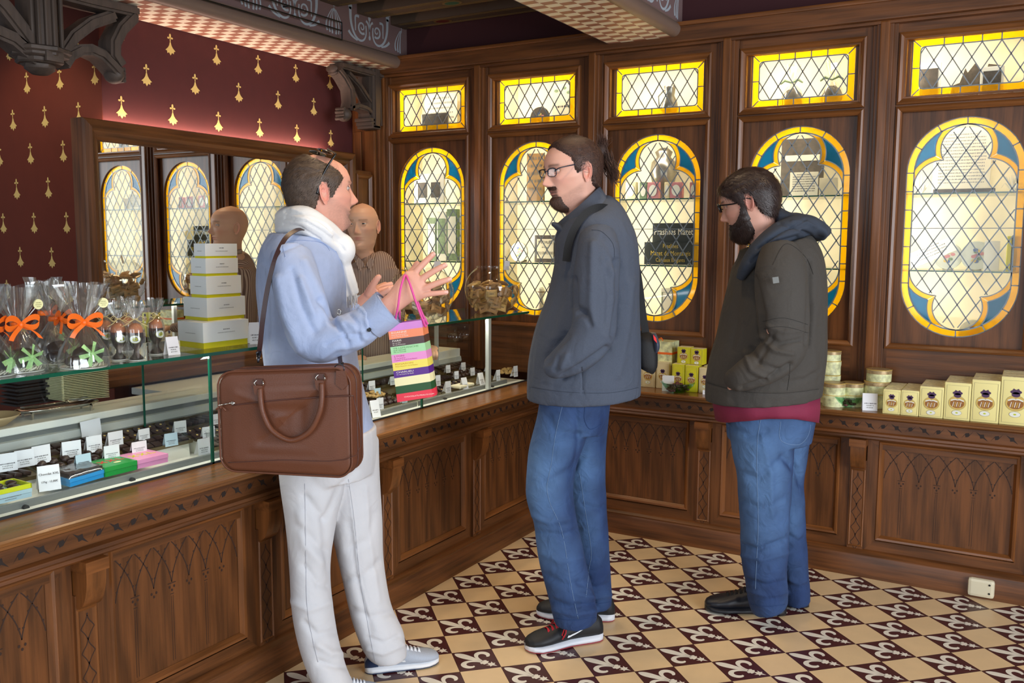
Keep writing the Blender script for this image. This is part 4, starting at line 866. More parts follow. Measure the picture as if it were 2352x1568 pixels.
b.prism([(-.03, 0)] + [(-.03 + .0, .02)] + [(-.032, .052), (.03, .058), (.032, .005)], fr, 0, .001, m_card); tag(b.build('card_holder', origin=tuple(p)), 'blank white curled card hooked on the back rail of the case', 'card')
# flat boxes
def flatbox(name, F0, R0, dep, h, mb_, mt, label, group=None, hs=.5):
    F0 = np.array(F0, float); R0 = np.array(R0, float); F0[2] = R0[2] = 0; U = (R0 - F0); L_ = np.linalg.norm(U); U /= L_; V = np.array([-1, .05, 0.]); V /= np.linalg.norm(V)
    fr = MB().frame((F0[0], F0[1], .736), U, V, (0, 0, 1)); root = empty(name, tuple(fr(L_ / 2, dep / 2, 0))); tag(root, label, 'box', group)
    b = MB(); b.prism([(.001, .001), (L_ - .001, .001), (L_ - .001, dep - .001), (.001, dep - .001)], fr, 0, h * hs, mb_); b.build('box_base', root)
    b = MB(); b.prism([(0, 0), (L_, 0), (L_, dep), (0, dep)], fr, h * hs + .0008, h, mt); b.build('lid', root); return root, fr, L_
mpk = mat('box_pink', (232, 150, 196), .35); mgn2 = mat('box_green', (20, 148, 60), .35); mbl = mat('box_blue', (40, 150, 216), .35); mlb = mat('box_pale_blue', (176, 204, 214), .45); myg = mat('box_acid', (214, 220, 30), .4); mred = mat('print_red', (226, 60, 50), .45); myl = mat('print_yellow', (240, 224, 40), .45)
def XXL(b, fr, u0, v0, s_, m_):
    for k in range(2):
        c = u0 + k * s_ * 1.15
        for (p, q) in (((-.4, -.5), (.4, .5)), ((-.4, .5), (.4, -.5))): b.ribbon([(c + p[0] * s_, v0 + p[1] * s_), (c + q[0] * s_, v0 + q[1] * s_)], lambda u, v, w=0: fr(u, v, w), s_ * .2, .0005, m_)
    c = u0 + 2.1 * s_ * 1.1; b.ribbon([(c - .3 * s_, v0 + .5 * s_), (c - .3 * s_, v0 - .4 * s_), (c + .35 * s_, v0 - .4 * s_)], lambda u, v, w=0: fr(u, v, w), s_ * .2, .0005, m_)
r, fr, L_ = flatbox('chocolate_box', on(1306 / 4.127, 1077, 2, .736), on(1597 / 4.127, 830 + 950 / 4.127, 2, .736), .105, .026, mpk, mpk, 'pink flat box printed with yellow XXL in the chocolate case', 'coloured boxes in the case')
b = MB(); XXL(b, lambda u, v, w=0: fr(u, v, .0262 + w), .025, .055, .026, myl); b.build('lettering', r)
r, fr, L_ = flatbox('chocolate_box', on(1000 / 4.127, 830 + 1098 / 4.127, 2, .736), on(1303 / 4.127, 1078, 2, .736), .105, .028, mgn2, mgn2, 'green flat box printed with red XXL beside the pink box', 'coloured boxes in the case')
b = MB(); XXL(b, lambda u, v, w=0: fr(u, v, .0282 + w), .03, .06, .025, mred); b.add([fr(.06 + .012 * math.cos(q * PI / 8), .03 + .007 * math.sin(q * PI / 8), .0287) for q in range(16)], [list(range(16))], mstick); b.build('lettering', r)
r, fr, L_ = flatbox('chocolate_box', on(665 / 4.127, 830 + 1192 / 4.127, 2, .736), on(990 / 4.127, 830 + 1095 / 4.127, 2, .736), .105, .022, mbl, mbl, 'blue flat box with a wrapped dark chocolate slab on top', 'coloured boxes in the case')
b = MB(); b.prism([(.002, .004), (L_ - .002, .004), (L_ - .002, .1), (.002, .1)], fr, .0225, .034, mch); b.build('chocolate_slab', r)
b = MB(); vv = []; nn = 14
for i in range(nn + 1):
    for j in range(nn + 1): u = -.004 + (L_ + .008) * i / nn; v = -.003 + .11 * j / nn; e = min(i, j, nn - i, nn - j); vv.append(fr(u, v, .036 + .003 * mn.noise(Vector((u * 60, v * 60, 1))) if e > 0 else .0235))
b.add(vv, [(i * (nn + 1) + j, i * (nn + 1) + j + 1, (i + 1) * (nn + 1) + j + 1, (i + 1) * (nn + 1) + j) for i in range(nn) for j in range(nn)], CEL); b.build('clear_wrap', r, smooth=True)
r, fr, L_ = flatbox('chocolate_box', on(-60, 1172, 2, .736), on(308 / 4.127, 830 + 1278 / 4.127, 2, .736), .09, .0235, mlb, mlb, 'open acid-yellow tray box with pale blue sleeve at the left edge', 'coloured boxes in the case')
b = MB(); b.prism([(.0, .0), (L_, .0), (L_, .003), (.0, .003)], fr, .024, .036, myg); b.prism([(L_ - .003, 0), (L_, 0), (L_, .09), (L_ - .003, .09)], fr, .024, .036, myg); b.prism([(0, .087), (L_, .087), (L_, .09), (0, .09)], fr, .024, .036, myg); b.build('open_tray', r)
b = MB(); f2 = lambda u, v, w=0: fr(u, -w, v); scribble(b, f2, L_ * .62, .012, .06, .003, m_ink, 1); scribble(b, f2, L_ * .62, .006, .03, .002, m_ink, 2); b.build('lettering', r)
for q in range(7):
    c = fr(.02 + (L_ - .04) * q / 6, .045 + .02 * (-1) ** q, .031); b = MB(); b.ellip(c, (.017, .014, .007), mch, 14, 8, jit=.2); tag(b.build('chocolate', smooth=True), 'dark chocolate piece lying in the acid-yellow open box', 'chocolate', 'chocolates in the yellow box')
b = MB(); fr = frR(on(-5, 1095, 2, .745), -.2, 1.2); b.prism([(-.06, 0), (.075, 0), (.075, .05), (-.06, .05)], fr, 0, .012, mat('patterned_lid', (226, 222, 120), .5, noise=.3, nscale=50)); tag(b.build('patterned_box'), 'cream and yellow patterned packet behind the open yellow box', 'packet')
# trays and chocolates
mtr = mat('brass_tray', (92, 78, 44), .35, .3)
kinds = []
b = MB(); b.box((-.014, -.014, 0), (.014, .014, .012), mch, .003); kinds.append(('square dark chocolate', b))
b = MB(); b.ellip((0, 0, .008), (.016, .014, .010), mch, 14, 8, jit=.2); kinds.append(('round dark truffle', b))
b = MB(); b.box((-.011, -.028, 0), (.011, .028, .012), mch, .003); kinds.append(('dark chocolate bar', b))
b = MB(); b.lathe([(0, 0), (.018, 0), (.019, .003), (.018, .008), (0, .009)], (0, 0, 0), mch, 18); b.ellip((0, 0, .009), (.004, .004, .002), m_go, 8, 5); kinds.append(('gold-dotted dark disc', b))
protos = [k[1].build('chocolate', autos=40) for k in kinds]; used = [False] * 4; r_ = random.Random(5)
cells = []
for row, x in enumerate((-.255, -.335, -.415)):
    y = -3.0
    while y < -.2:
        if not (row == 0 and y < -2.1): cells.append((row, x, y, min(y + .25, -.13)))
        y += .262
ang = math.atan(.28)
for ci, (row, x, ya, yb) in enumerate(cells):
    z = .735 + .28 * (-.2 - x) - .002; b = MB()
    fr = MB().frame((x, ya, z), (0, 1, 0), (-math.cos(ang), 0, math.sin(ang)), (math.sin(ang), 0, math.cos(ang)))
    b.prism([(0, -.037), (yb - ya, -.037), (yb - ya, .037), (0, .037)], fr, -.012, -.009, mtr); b.prism([(0, -.038), (yb - ya, -.038), (yb - ya, -.036), (0, -.036)], fr, -.012, -.0, mtr); b.prism([(0, .036), (yb - ya, .036), (yb - ya, .038), (0, .038)], fr, -.012, 0, mtr)
    fb = lambda u, v, w=0: (x + v, ya + u, .706); b.add([(x - .03, ya + .01, .7), (x + .03, ya + .01, .7), (x + .03, yb - .01, .7), (x - .03, yb - .01, .7), fr(.01, .03, -.012), fr(.01, -.03, -.012), fr(yb - ya - .01, -.03, -.012), fr(yb - ya - .01, .03, -.012)], [(0, 1, 5, 4), (1, 2, 6, 5), (2, 3, 7, 6), (3, 0, 4, 7)], MATS['white_enamel'])
    pl = ['front', 'middle', 'rear'][row]
    tag(b.build('serving_tray'), 'brass-coloured chocolate tray in the %s row of the case' % pl, 'tray', 'chocolate trays in the %s row' % pl)
    k = (ci * 7 + row * 2) % 4; sp = [.034, .036, .028, .042][k]; nr = 1 if k == 2 else 2; rr = [0] if nr == 1 else [-.018, .018]
    if row == 1 and -1.0 < ya < -.75 or (row == 0 and -.5 < ya < -.2): continue
    u = .02
    while u < yb - ya - .015:
        for v in rr:
            if used[k]: o = protos[k].copy(); COL.objects.link(o)
            else: o = protos[k]; used[k] = True
            c = fr(u, v, -.008); o.location = c; o.rotation_euler = (0, ang, r_.uniform(-.15, .15) + (PI / 2 if k == 2 else 0))
            tag(o, '%s in the %s tray row of the case' % (kinds[k][0], pl), 'chocolate', kinds[k][0] + 's, %s row' % pl)
        u += sp
mnut = mat('nut_cluster', (176, 142, 84), .6, noise=.25, nscale=90)
def heap(p, rx, ry, h, n, m_, nm, lab, cat, sz=.009, seed=1):
    r_ = random.Random(seed); b = MB(); 
    for q in range(n):
        a = r_.uniform(0, 6.28); t = math.sqrt(r_.random()); b.ellip((p[0] + rx * t * math.cos(a), p[1] + ry * t * math.sin(a), p[2] + h * (1 - t * t) * r_.uniform(.6, 1) + sz * .5), (sz * r_.uniform(.7, 1.3), sz * r_.uniform(.6, 1.1), sz * .7), m_, 8, 5, jit=.3)
    o = b.build(nm, smooth=True); tag(o, lab, cat, kind='stuff'); return o
heap(ontray(855, 912), .03, .07, .02, 60, mnut, 'nut_clusters', 'heap of pale nut clusters in the case beside the briefcase', 'sweets')
heap(ontray(1165, 856), .03, .07, .02, 50, mnut, 'nut_clusters', 'heap of pale nut clusters at the far end of the case', 'sweets', seed=2)
b = MB(); p = ontray(1062, 888); b.box(p + np.array([-.03, -.06, .0]), p + np.array([.03, .06, .014]), mat('white_nougat', (232, 222, 190), .5), .006); tag(b.build('nougat_slab'), 'cream-coloured slab in the middle of the far case', 'slab')
# silver tray with serving fork
msl = mat('silver', (200, 198, 192), .15, 1.0)
p0 = on(60, 945, 2, .90); root = empty('silver_dish', tuple(p0)); tag(root, 'long footed silver dish holding a fork and tongs on the white ledge', 'dish')
pA = on(35, 945, 2, .895); pB = on(222, 918, 2, .895); U = pB - pA; Ln = np.linalg.norm(U); U /= Ln; V = np.array([-U[1], U[0], 0])
fr = MB().frame((pA + pB) / 2, U, V, (0, 0, 1)); b = MB(); n = 40; ring = lambda k_, z_: [fr(k_ * Ln / 2 * math.copysign(abs(math.cos(t)) ** .7, math.cos(t)), k_ * .045 * math.copysign(abs(math.sin(t)) ** .8, math.sin(t)), z_) for t in [2 * PI * q / n for q in range(n)]]
R3 = [ring(1.0, .0), ring(.97, -.001), ring(.9, -.008), ring(.02, -.008)]
b.add(sum(R3, []), [(i * n + q, i * n + (q + 1) % n, (i + 1) * n + (q + 1) % n, (i + 1) * n + q) for i in range(3) for q in range(n)], msl); b.tube(ring(1.0, .0), .0018, msl, 6, closed=True)
b.build('dish', root, smooth=True)
for su in (-.36, .36):
    for sv in (-.03, .03): b = MB(); c = np.array(fr(su * Ln, sv, -.008)); b.tube([c, c - np.array([0, 0, .019])], [.005, .003], msl, 10); b.build('foot', root)
def fork(nm, a, c, lab):
    a = np.array(a); c = np.array(c); U = c - a; l = np.linalg.norm(U); U /= l; V = np.cross((0, 0, 1.), U); f_ = MB().frame(a, U, V, (0, 0, 1)); b = MB()
    b.ribbon([(0, 0), (l * .35, 0), (l * .6, 0)], f_, .008, .003, msl, wf=lambda t: 1.5 - t * .8); b.add([f_(l * .6, -.003, .003), f_(l * .66, -.011, .006), f_(l * .72, -.011, .006), f_(l * .72, .011, .006), f_(l * .66, .011, .006), f_(l * .6, .003, .003)], [(0, 1, 2, 3, 4, 5)], msl)
    for v in (-.009, -.003, .003, .009): b.tube([f_(l * .71, v, .006), f_(l * .85, v, .004), f_(l, v * .9, .006)], .0016, msl, 6)
    o = b.build(nm); tag(o, lab, 'fork'); return o
fork('serving_fork', fr(-.08, -.005, .004), fr(.1, .012, .006), 'silver serving fork lying in the long silver dish, prongs to the right')
fork('serving_fork', fr(.04, .012, .002), fr(-.11, -.006, .004), 'silver serving fork in the silver dish, prongs to the left')
b = MB(); p = on(-18, 978, 2, .87); b.lathe([(0, 0), (.035, 0), (.065, .022), (.075, .032), (.071, .032), (.06, .02), (0, .006)], tuple(p), mat('beige_ceramic', (190, 164, 122), .4), 32); tag(b.build('bowl', smooth=True), 'beige ceramic bowl on the ledge at the left edge', 'bowl')
# stacks behind the glass on the sideboard
mpb = mat('paper_bag_cream', (206, 204, 160), .6); mbk = mat('black_card', (24, 24, 26), .5)
p = on(205, 900, 2, .90)
for k in range(22):
    b = MB(); a = .9 - k * .055; f_ = MB().frame((p[0] - .02, p[1] + .09, .868 + k * .0062), (-math.sin(.1), -math.cos(.1) * 1, .05 - k * .004), (-1, 0, 0), (0, 0, 1))
    b.prism([(0, 0), (.16, .0), (.165, .09), (0, .09)], f_, 0, .0022, mpb); b.prism([(.158, 0), (.165, 0), (.165, .09), (.158, .09)], f_, .0022, .005, mpb); tag(b.build('folded_paper_bag'), 'folded cream paper bag in the fanned stack behind the glass', 'paper bag', 'fanned stack of cream paper bags')
p = on(95, 905, 2, .90)
for k in range(14):
    b = MB(); f_ = MB().frame((p[0] - .01 - .01 * (k % 3), p[1] + .07 + .012 * ((k * 7) % 3), .868 + k * .0085), (0, -1, 0), (-1, 0, 0), (0, 0, 1)); b.prism([(0, 0), (.15, 0), (.15, .09), (0, .09)], f_, 0, .006, mbk); tag(b.build('folded_black_bag'), 'folded black bag in the dark stack behind the glass', 'paper bag', 'stack of folded black bags')
b = MB(); p = on(503, 1020, 2, .74); b.lathe([(0, 0), (.03, .0), (.035, .004), (.04, .03), (.042, .045), (.045, .047)], tuple(p), BOWL, 28); tag(b.build('glass_dish', smooth=True), 'small clear glass dish beside the briefcase inside the case', 'dish')
# silver sweet stand and jars at the far end behind the ledge
for x, y, w_, h, lb in ((1068, 868 - 35, .05, .05, 'round glass jar behind the far end of the display case'), (1045, 838, .045, .04, 'clear lidded pot behind the red digits'), (1112, 838, .03, .07, 'clear plastic tub behind the display case near the post')):
    b = MB(); p = on(x, y, 0, -.66); p[2] = .868; b.lathe([(0, 0), (w_, .0), (w_, h), (w_ * .9, h + .004), (.006, h + .008), (.004, h + .02), (.01, h + .026), (0, h + .03)], tuple(p), BOWL, 24); tag(b.build('glass_jar', smooth=True), lb, 'jar', 'clear jars behind the case')
# ---------------- figure library ----------------
NF = np.array([-.49845381, .86001288, 0]); NF /= np.linalg.norm(NF); RF = np.array([NF[1], -NF[0], 0.]); ZU = np.array([0, 0, 1.])
class Fig:
    def __init__(s, B): s.B = np.array([B[0], B[1], 0.])
    def P(s, x, y, off=0.):
        d = ray(x, y); t = ((s.B - CP) @ NF + off) / (d @ NF); return CP + d * t
def crom(rows, k=5):
    A = np.array(rows, float); n = len(A); out = []
    for i in range(n - 1):
        p0, p1, p2, p3 = A[max(0, i - 1)], A[i], A[i + 1], A[min(n - 1, i + 2)]
        for q in range(k):
            t = q / k; out.append(.5 * ((2 * p1) + (-p0 + p2) * t + (2 * p0 - 5 * p1 + 4 * p2 - p3) * t * t + (-p0 + 3 * p1 - 3 * p2 + p3) * t ** 3))
    out.append(A[-1]); return np.array(out)
def pxtube(mb, F, rows, m, seg=28, k=5, cap=True, ex=1.0, scale=1.0, shrink=0.0):
    """rows: (px, py, off, half width px, half depth m [, tilt]) -> closed tapering tube with rings across its axis"""
    A = crom([list(r[:5]) for r in rows], k)
    C = np.array([F.P(a[0], a[1], a[2]) for a in A]); n = len(A); D = proj(C)[:, 2]
    vv = []; prevw = None
    for i in range(n):
        t = C[min(n - 1, i + 1)] - C[max(0, i - 1)]; t /= np.linalg.norm(t) + 1e-9
        w = np.cross(NF, t); w /= np.linalg.norm(w) + 1e-9; d = np.cross(t, w)
        hw = max(.002, A[i][3] * D[i] / FPX * scale - shrink); hd = max(.002, A[i][4] * scale - shrink)
        for q in range(seg):
            a = 2 * PI * q / seg; c, s_ = math.cos(a), math.sin(a)
            vv.append(C[i] + w * hw * math.copysign(abs(c) ** ex, c) + d * hd * math.copysign(abs(s_) ** ex, s_))
    fs = []
    for i in range(n - 1):
        for q in range(seg): fs.append((i * seg + q, i * seg + (q + 1) % seg, (i + 1) * seg + (q + 1) % seg, (i + 1) * seg + q))
    if cap:
        vv.append(C[0]); vv.append(C[-1]); o = n * seg
        for q in range(seg): fs.append((o, (q + 1) % seg, q)); fs.append((o + 1, (n - 1) * seg + q, (n - 1) * seg + (q + 1) % seg))
    mb.add(vv, fs, m)
def arrays(me):
    n = len(me.vertices); co = np.empty(n * 3); me.vertices.foreach_get('co', co); no = np.empty(n * 3); me.vertices.foreach_get('normal', no); return co.reshape(-1, 3), no.reshape(-1, 3)
def setco(me, co): me.vertices.foreach_set('co', np.asarray(co).ravel()); me.update()
def remesh(mb, name, vox=.006, smooth=4, parent=None, mats=None, keep=True):
    o = mb.build(name)
    m1 = o.modifiers.new('r', 'REMESH'); m1.mode = 'VOXEL'; m1.voxel_size = vox; m1.use_smooth_shade = True
    if smooth: m2 = o.modifiers.new('s', 'SMOOTH'); m2.iterations = smooth; m2.factor = .5
    bpy.context.view_layer.update()
    dg = bpy.context.evaluated_depsgraph_get(); me = bpy.data.meshes.new_from_object(o.evaluated_get(dg)); old = o.data; o.modifiers.clear(); o.data = me; bpy.data.meshes.remove(old); me.name = name
    me.materials.clear()
    for m in (mats or mb.mats[:1]): me.materials.append(m)
    me.polygons.foreach_set('use_smooth', [True] * len(me.polygons)); me.polygons.foreach_set('material_index', [0] * len(me.polygons))
    if parent is not None: setpar(o, parent)
    return o
def segdist(P, poly):
    best = np.full(len(P), 1e9)
    for a, b in zip(poly[:-1], poly[1:]):
        a = np.array(a, float); b = np.array(b, float); ab = b - a; t = np.clip(((P - a) @ ab) / (ab @ ab + 1e-9), 0, 1); best = np.minimum(best, np.linalg.norm(P - a - t[:, None] * ab, axis=1))
    return best
def folds(o, specs, side=1):
    """raise or sink creases: specs = (polyline px, amplitude m, width px)"""
    me = o.data; co, no = arrays(me); W_ = co + np.array(o.matrix_world.translation if o.parent is None else (0, 0, 0)); Q = proj(co)[:, :2]
    view = co - CP; view /= np.linalg.norm(view, axis=1)[:, None]; f = np.clip(-(no * view).sum(1) * 2 + .2, 0, 1); disp = np.zeros(len(co))
    for poly, amp, w in specs:
        d = segdist(Q, poly); disp += amp * np.exp(-(d / w) ** 2)
    setco(me, co + no * (disp * f)[:, None])
def wrinkle(o, amp, sc, seed=0, stretch=(1, 1, 1), box=None):
    me = o.data; co, no = arrays(me); r = np.random.RandomState(seed); v = np.zeros(len(co)); p = co * np.array(stretch)
    for k in range(7):
        d = r.normal(size=3); d /= np.linalg.norm(d); d2 = r.normal(size=3); f = sc * r.uniform(.6, 1.6)
        v += np.sin(p @ d * f + r.uniform(0, 6) + 1.6 * np.sin(p @ d2 * f * .45 + r.uniform(0, 6)))
    v = v / 3.2; v = np.sign(v) * np.abs(v) ** .8
    w = np.ones(len(co)) if box is None else box(co)
    setco(me, co + no * (amp * v * w)[:, None])
def paint(o, colfn, name='Col'):
    me = o.data; co, no = arrays(me); c = colfn(co, no); a = me.color_attributes.new(name, 'FLOAT_COLOR', 'POINT'); a.data.foreach_set('color', np.c_[c, np.ones(len(c))].ravel())
def lin(c): return np.array(s2l(c))
def gs(x, s): return np.exp(-(x / s) ** 2)
ZK = np.array([-.10, -.04, -.015, -.004, .005, .02, .04, .06, .08, .10, .12, .14, .16, .18, .20, .213, .222, .2265])
XF = np.array([.030, .040, .050, .068, .083, .089, .089, .092, .095, .0965, .096, .099, .099, .091, .073, .048, .018, -.01])
XBk = np.array([-.082, -.070, -.064, -.062, -.061, -.060, -.063, -.073, -.084, -.093, -.098, -.0995, -.097, -.089, -.073, -.053, -.032, -.0101])
HW = np.array([.062, .051, .047, .042, .044, .050, .057, .063, .068, .071, .0735, .0755, .0755, .070, .056, .038, .018, .0005])
def headgeo(pr={}):
    """verts grid in head space: x forward, y left, z up from the chin; returns grid [nz][nt] and helper arrays"""
    nt, nz = 112, 150
    zz = np.concatenate([np.linspace(-.10, .0, 26)[:-1], np.linspace(0, .205, 105)[:-1], .205 + (.2265 - .205) * (1 - (1 - np.linspace(0, 1, 22)) ** 2)])
    th0 = np.linspace(0, 2 * PI, nt, endpoint=False); th = th0 - .38 * np.sin(th0)
    sm = lambda A: np.interp(zz, ZK, A)
    def smooth(a):
        for _ in range(3): a = np.r_[a[0], (a[:-2] + 2 * a[1:-1] + a[2:]) / 4, a[-1]]
        return a
    xf, xb, hw = smooth(sm(XF)), smooth(sm(XBk)), smooth(sm(HW)) * pr.get('wide', 1.0)
    jaw = pr.get('jaw', 0.); xf = xf + jaw * gs(zz - .02, .02); xf = xf + pr.get('fore', 0.) * gs(zz - .16, .03)
    Z, TH = np.meshgrid(zz, th, indexing='ij'); c, s_ = np.cos(TH), np.sin(TH); x0 = -.008
    p = np.interp(Z, [-.1, 0, .03, .07, .15, .2265], [1, 1.15, 1.08, .92, .9, 1]); q = np.interp(Z, [-.1, 0, .05, .15, .2265], [1, 1, .95, .92, 1])
    af = (xf - x0)[:, None]; ab = (x0 - xb)[:, None]
    X = x0 + np.where(c > 0, af * np.abs(c) ** p, -ab * np.abs(c)); Y = hw[:, None] * np.sign(s_) * np.abs(s_) ** q
    fr = np.clip(c * 3, 0, 1)
    nl = pr.get('nose', 1.0)
    N = np.interp(Z, [.068, .074, .079, .086, .092, .1, .11, .12, .13, .138], [0, .006, .018, .0265, .0255, .0195, .0135, .0085, .004, 0]) * nl; S = np.interp(Z, [.07, .08, .09, .1, .12, .14], [.011, .012, .0105, .0085, .0075, .009])
    X += fr * N * np.exp(-(Y / S) ** 2)
    for sg in (1, -1):
        X += fr * .0065 * gs(Y - sg * .0125, .0055) * gs(Z - .0805, .0055)
        X -= fr * .0125 * gs(Y - sg * .031, .0135) * gs(Z - .1265, .0095)
        X += fr * .0045 * gs(Y - sg * .030, .016) * gs(Z - .1425, .0055)
        X += fr * .0045 * gs(Y - sg * .042, .016) * gs(Z - .098, .014)
        X -= fr * .0035 * gs(Y - sg * .045, .012) * gs(Z - .058, .02)
        Y -= sg * .004 * gs(Z - .175, .02) * np.clip(sg * s_, 0, 1)
        Y += sg * .003 * gs(Z - .03, .012) * gs(X - .01, .03) * np.clip(sg * s_, 0, 1)
        Y += sg * .003 * gs(Z - .10, .010) * gs(X - .045, .02) * np.clip(sg * s_, 0, 1)
    X += fr * (.0052 * gs(Z - .0615, .0036) * gs(Y, .018) + .0060 * gs(Z - .0505, .0042) * gs(Y, .016) - .0042 * gs(Z - .0562, .0016) * gs(Y, .022) - .0035 * gs(Z - .0415, .005) * gs(Y, .018) + .0065 * gs(Z - .0215, .011) * gs(Y, .017))
    X += fr * .002 * gs(Z - .066, .006) * gs(Y, .014)
    return np.stack([X, Y, Z], -1), zz, th
class Head:
    def __init__(s, pos, yaw, pitch=0., roll=0., sc=1.0, neck=(0., 0.), pr={}):
        """pos: world position of the point between the ears; yaw in world degrees of the nose direction; pitch>0 looks down"""
        cy, sy = math.cos(math.radians(yaw)), math.sin(math.radians(yaw)); Rz_ = np.array([[cy, -sy, 0], [sy, cy, 0], [0, 0, 1]])
        a = math.radians(pitch); Ry = np.array([[math.cos(a), 0, math.sin(a)], [0, 1, 0], [-math.sin(a), 0, math.cos(a)]]); b = math.radians(roll); Rx = np.array([[1, 0, 0], [0, math.cos(b), -math.sin(b)], [0, math.sin(b), math.cos(b)]])
        s.R = Rz_ @ Ry @ Rx; s.pos = np.array(pos); s.sc = sc; s.pr = pr; s.neck = neck; s.unbend = Rz_ @ Ry
        s.G, s.zz, s.th = headgeo(pr)
    def T(s, P):
        P = np.atleast_2d(np.array(P, float)); w = np.clip((P[:, 2] + .0) / -.05, 0, 1) * np.clip(1 - 0 * P[:, 0], 0, 1)
        Q = P.copy(); z = np.clip(-P[:, 2], 0, 1); Q[:, 0] += z * s.neck[0]; Q[:, 1] += z * s.neck[1]
        return (Q - [0, 0, .105]) @ s.R.T * s.sc + s.pos
    def skin(s, mb, m):
        G = s.G; nz, nt = G.shape[:2]; V = s.T(G.reshape(-1, 3)); fs = [(i * nt + k, i * nt + (k + 1) % nt, (i + 1) * nt + (k + 1) % nt, (i + 1) * nt + k) for i in range(nz - 1) for k in range(nt)]
        mb.add(V, fs, m)
    def eyes(s, mb, m, iris=(70, 46, 30), open_=1.0):
        ms, mi, mp = mat('eye_white', (186, 176, 170), .3), mat('iris_%d' % iris[0], iris, .2), mat('pupil', (8, 8, 8), .1)
        for sg in (1, -1):
            c = np.array([.0762, sg * .031, .1265]); r = .0112
            def cap(r_, a0, a1, mm, dirn=(1, 0, 0), n=10, ns=18):
                vv = []; fs = []
                for i in range(n + 1):
                    t = a0 + (a1 - a0) * i / n
                    for k in range(ns): a = 2 * PI * k / ns; vv.append(c + r_ * np.array([math.cos(t), math.sin(t) * math.cos(a), math.sin(t) * math.sin(a)]))
                for i in range(n):
                    for k in range(ns): fs.append((i * ns + k, i * ns + (k + 1) % ns, (i + 1) * ns + (k + 1) % ns, (i + 1) * ns + k))
                mb.add(s.T(vv), fs, mm)
            cap(r, 0, PI * .6, ms); cap(r + .0003, 0, .56, mi); cap(r + .0005, 0, .25, mp)
            # lids
            for up in (1, -1):
                vv = []; nn = 14; mmn = 8; e0 = (.22 * open_ + .04 if up > 0 else .30 * open_)
                for i in range(mmn + 1):
                    for k in range(nn + 1):
                        az = -1.25 + 2.5 * k / nn; ed = e0 * math.cos(az * .95) ** .7 if abs(az) < 1.6 else 0; el = ed + (1.35 - ed) * i / mmn; rr = r + .0014 + .0012 * (i == 1) - (.0012 if i == 0 else 0)
                        vv.append(c + rr * np.array([math.cos(el) * math.cos(az), math.cos(el) * math.sin(az) * 1.12, up * math.sin(el)]))
                mb.add(s.T(vv), [(i * (nn + 1) + k, i * (nn + 1) + k + 1, (i + 1) * (nn + 1) + k + 1, (i + 1) * (nn + 1) + k) for i in range(mmn) for k in range(nn)], m)
    def ears(s, mb, m, out=.35):
        for sg in (1, -1):
            nr, na = 12, 34; vv = []; fs = []
            def pt(r, a, back):
                ro = 1 + .10 * math.cos(a - 1.9) - .10 * math.cos(2 * a + .3); u = math.cos(a) * .0175 * ro * r; v = math.sin(a) * .032 * ro * r
                if v < -.018: u *= .8
                h = .0055 * math.exp(-((r - .88) / .13) ** 2) + .0035 * math.exp(-((r - .55) / .12) ** 2) * (math.cos(a - 2.6) > -.2) - .008 * math.exp(-((r) / .42) ** 2)
                if back: h = -.0055 * (1 - r ** 4)
                if v < -.02 and not back: h = .003 * (1 - r) + .001
                u2 = u - .006; 
                ax = np.array([math.cos(out), sg * math.sin(out) * -1, 0.]); nx = np.array([math.sin(out) * 1., sg * math.cos(out), 0.])
                # rear edge (u<0) flares outwards
                return np.array([-.004, sg * .0715 * s.pr.get('wide', 1.0), .107]) + ax * u2 + ZU * (v * .98) + np.array([-.15 * v, 0, 0]) + nx * (h + .003) 
            for back in (0, 1):
                o = len(vv)
                for i in range(nr + 1):
                    for k in range(na): vv.append(pt(i / nr, 2 * PI * k / na, back))
                for i in range(nr):
                    for k in range(na): fs.append((o + i * na + k, o + i * na + (k + 1) % na, o + (i + 1) * na + (k + 1) % na, o + (i + 1) * na + k))
            mb.add(s.T(vv), fs, m)
    def cap(s, mb, mask, thick, m, noise_=.15, nsc=60, mn_=.02):
        """shell over the part of the head where mask(x,y,z)>0"""
        G = s.G; nz, nt = G.shape[:2]; P = G.reshape(-1, 3); M = mask(P[:, 0], P[:, 1], P[:, 2]); dx = np.gradient(G, axis=0); dy = np.stack([np.roll(G[..., k], -1, 1) - np.roll(G[..., k], 1, 1) for k in range(3)], -1); N = np.cross(dy, dx).reshape(-1, 3); N /= np.linalg.norm(N, axis=1)[:, None] + 1e-9
        out = (N * (P - [0, 0, .1])).sum(1) < 0; N[out] *= -1
        t = np.clip(M, 0, 1) ** .5 * thick; r = np.array([mn.noise(Vector(p * nsc)) for p in P]); t = t * (1 + noise_ * r) - .0006
        V = s.T(P + N * t[:, None]); keep = []
        for i in range(nz - 1):
            for k in range(nt):
                q = (i * nt + k, i * nt + (k + 1) % nt, (i + 1) * nt + (k + 1) % nt, (i + 1) * nt + k)
                if max(M[j] for j in q) > mn_: keep.append(q)
        mb.add(V, keep, m); s.lastN = N; s.lastM = M; return P + N * t[:, None], N, M
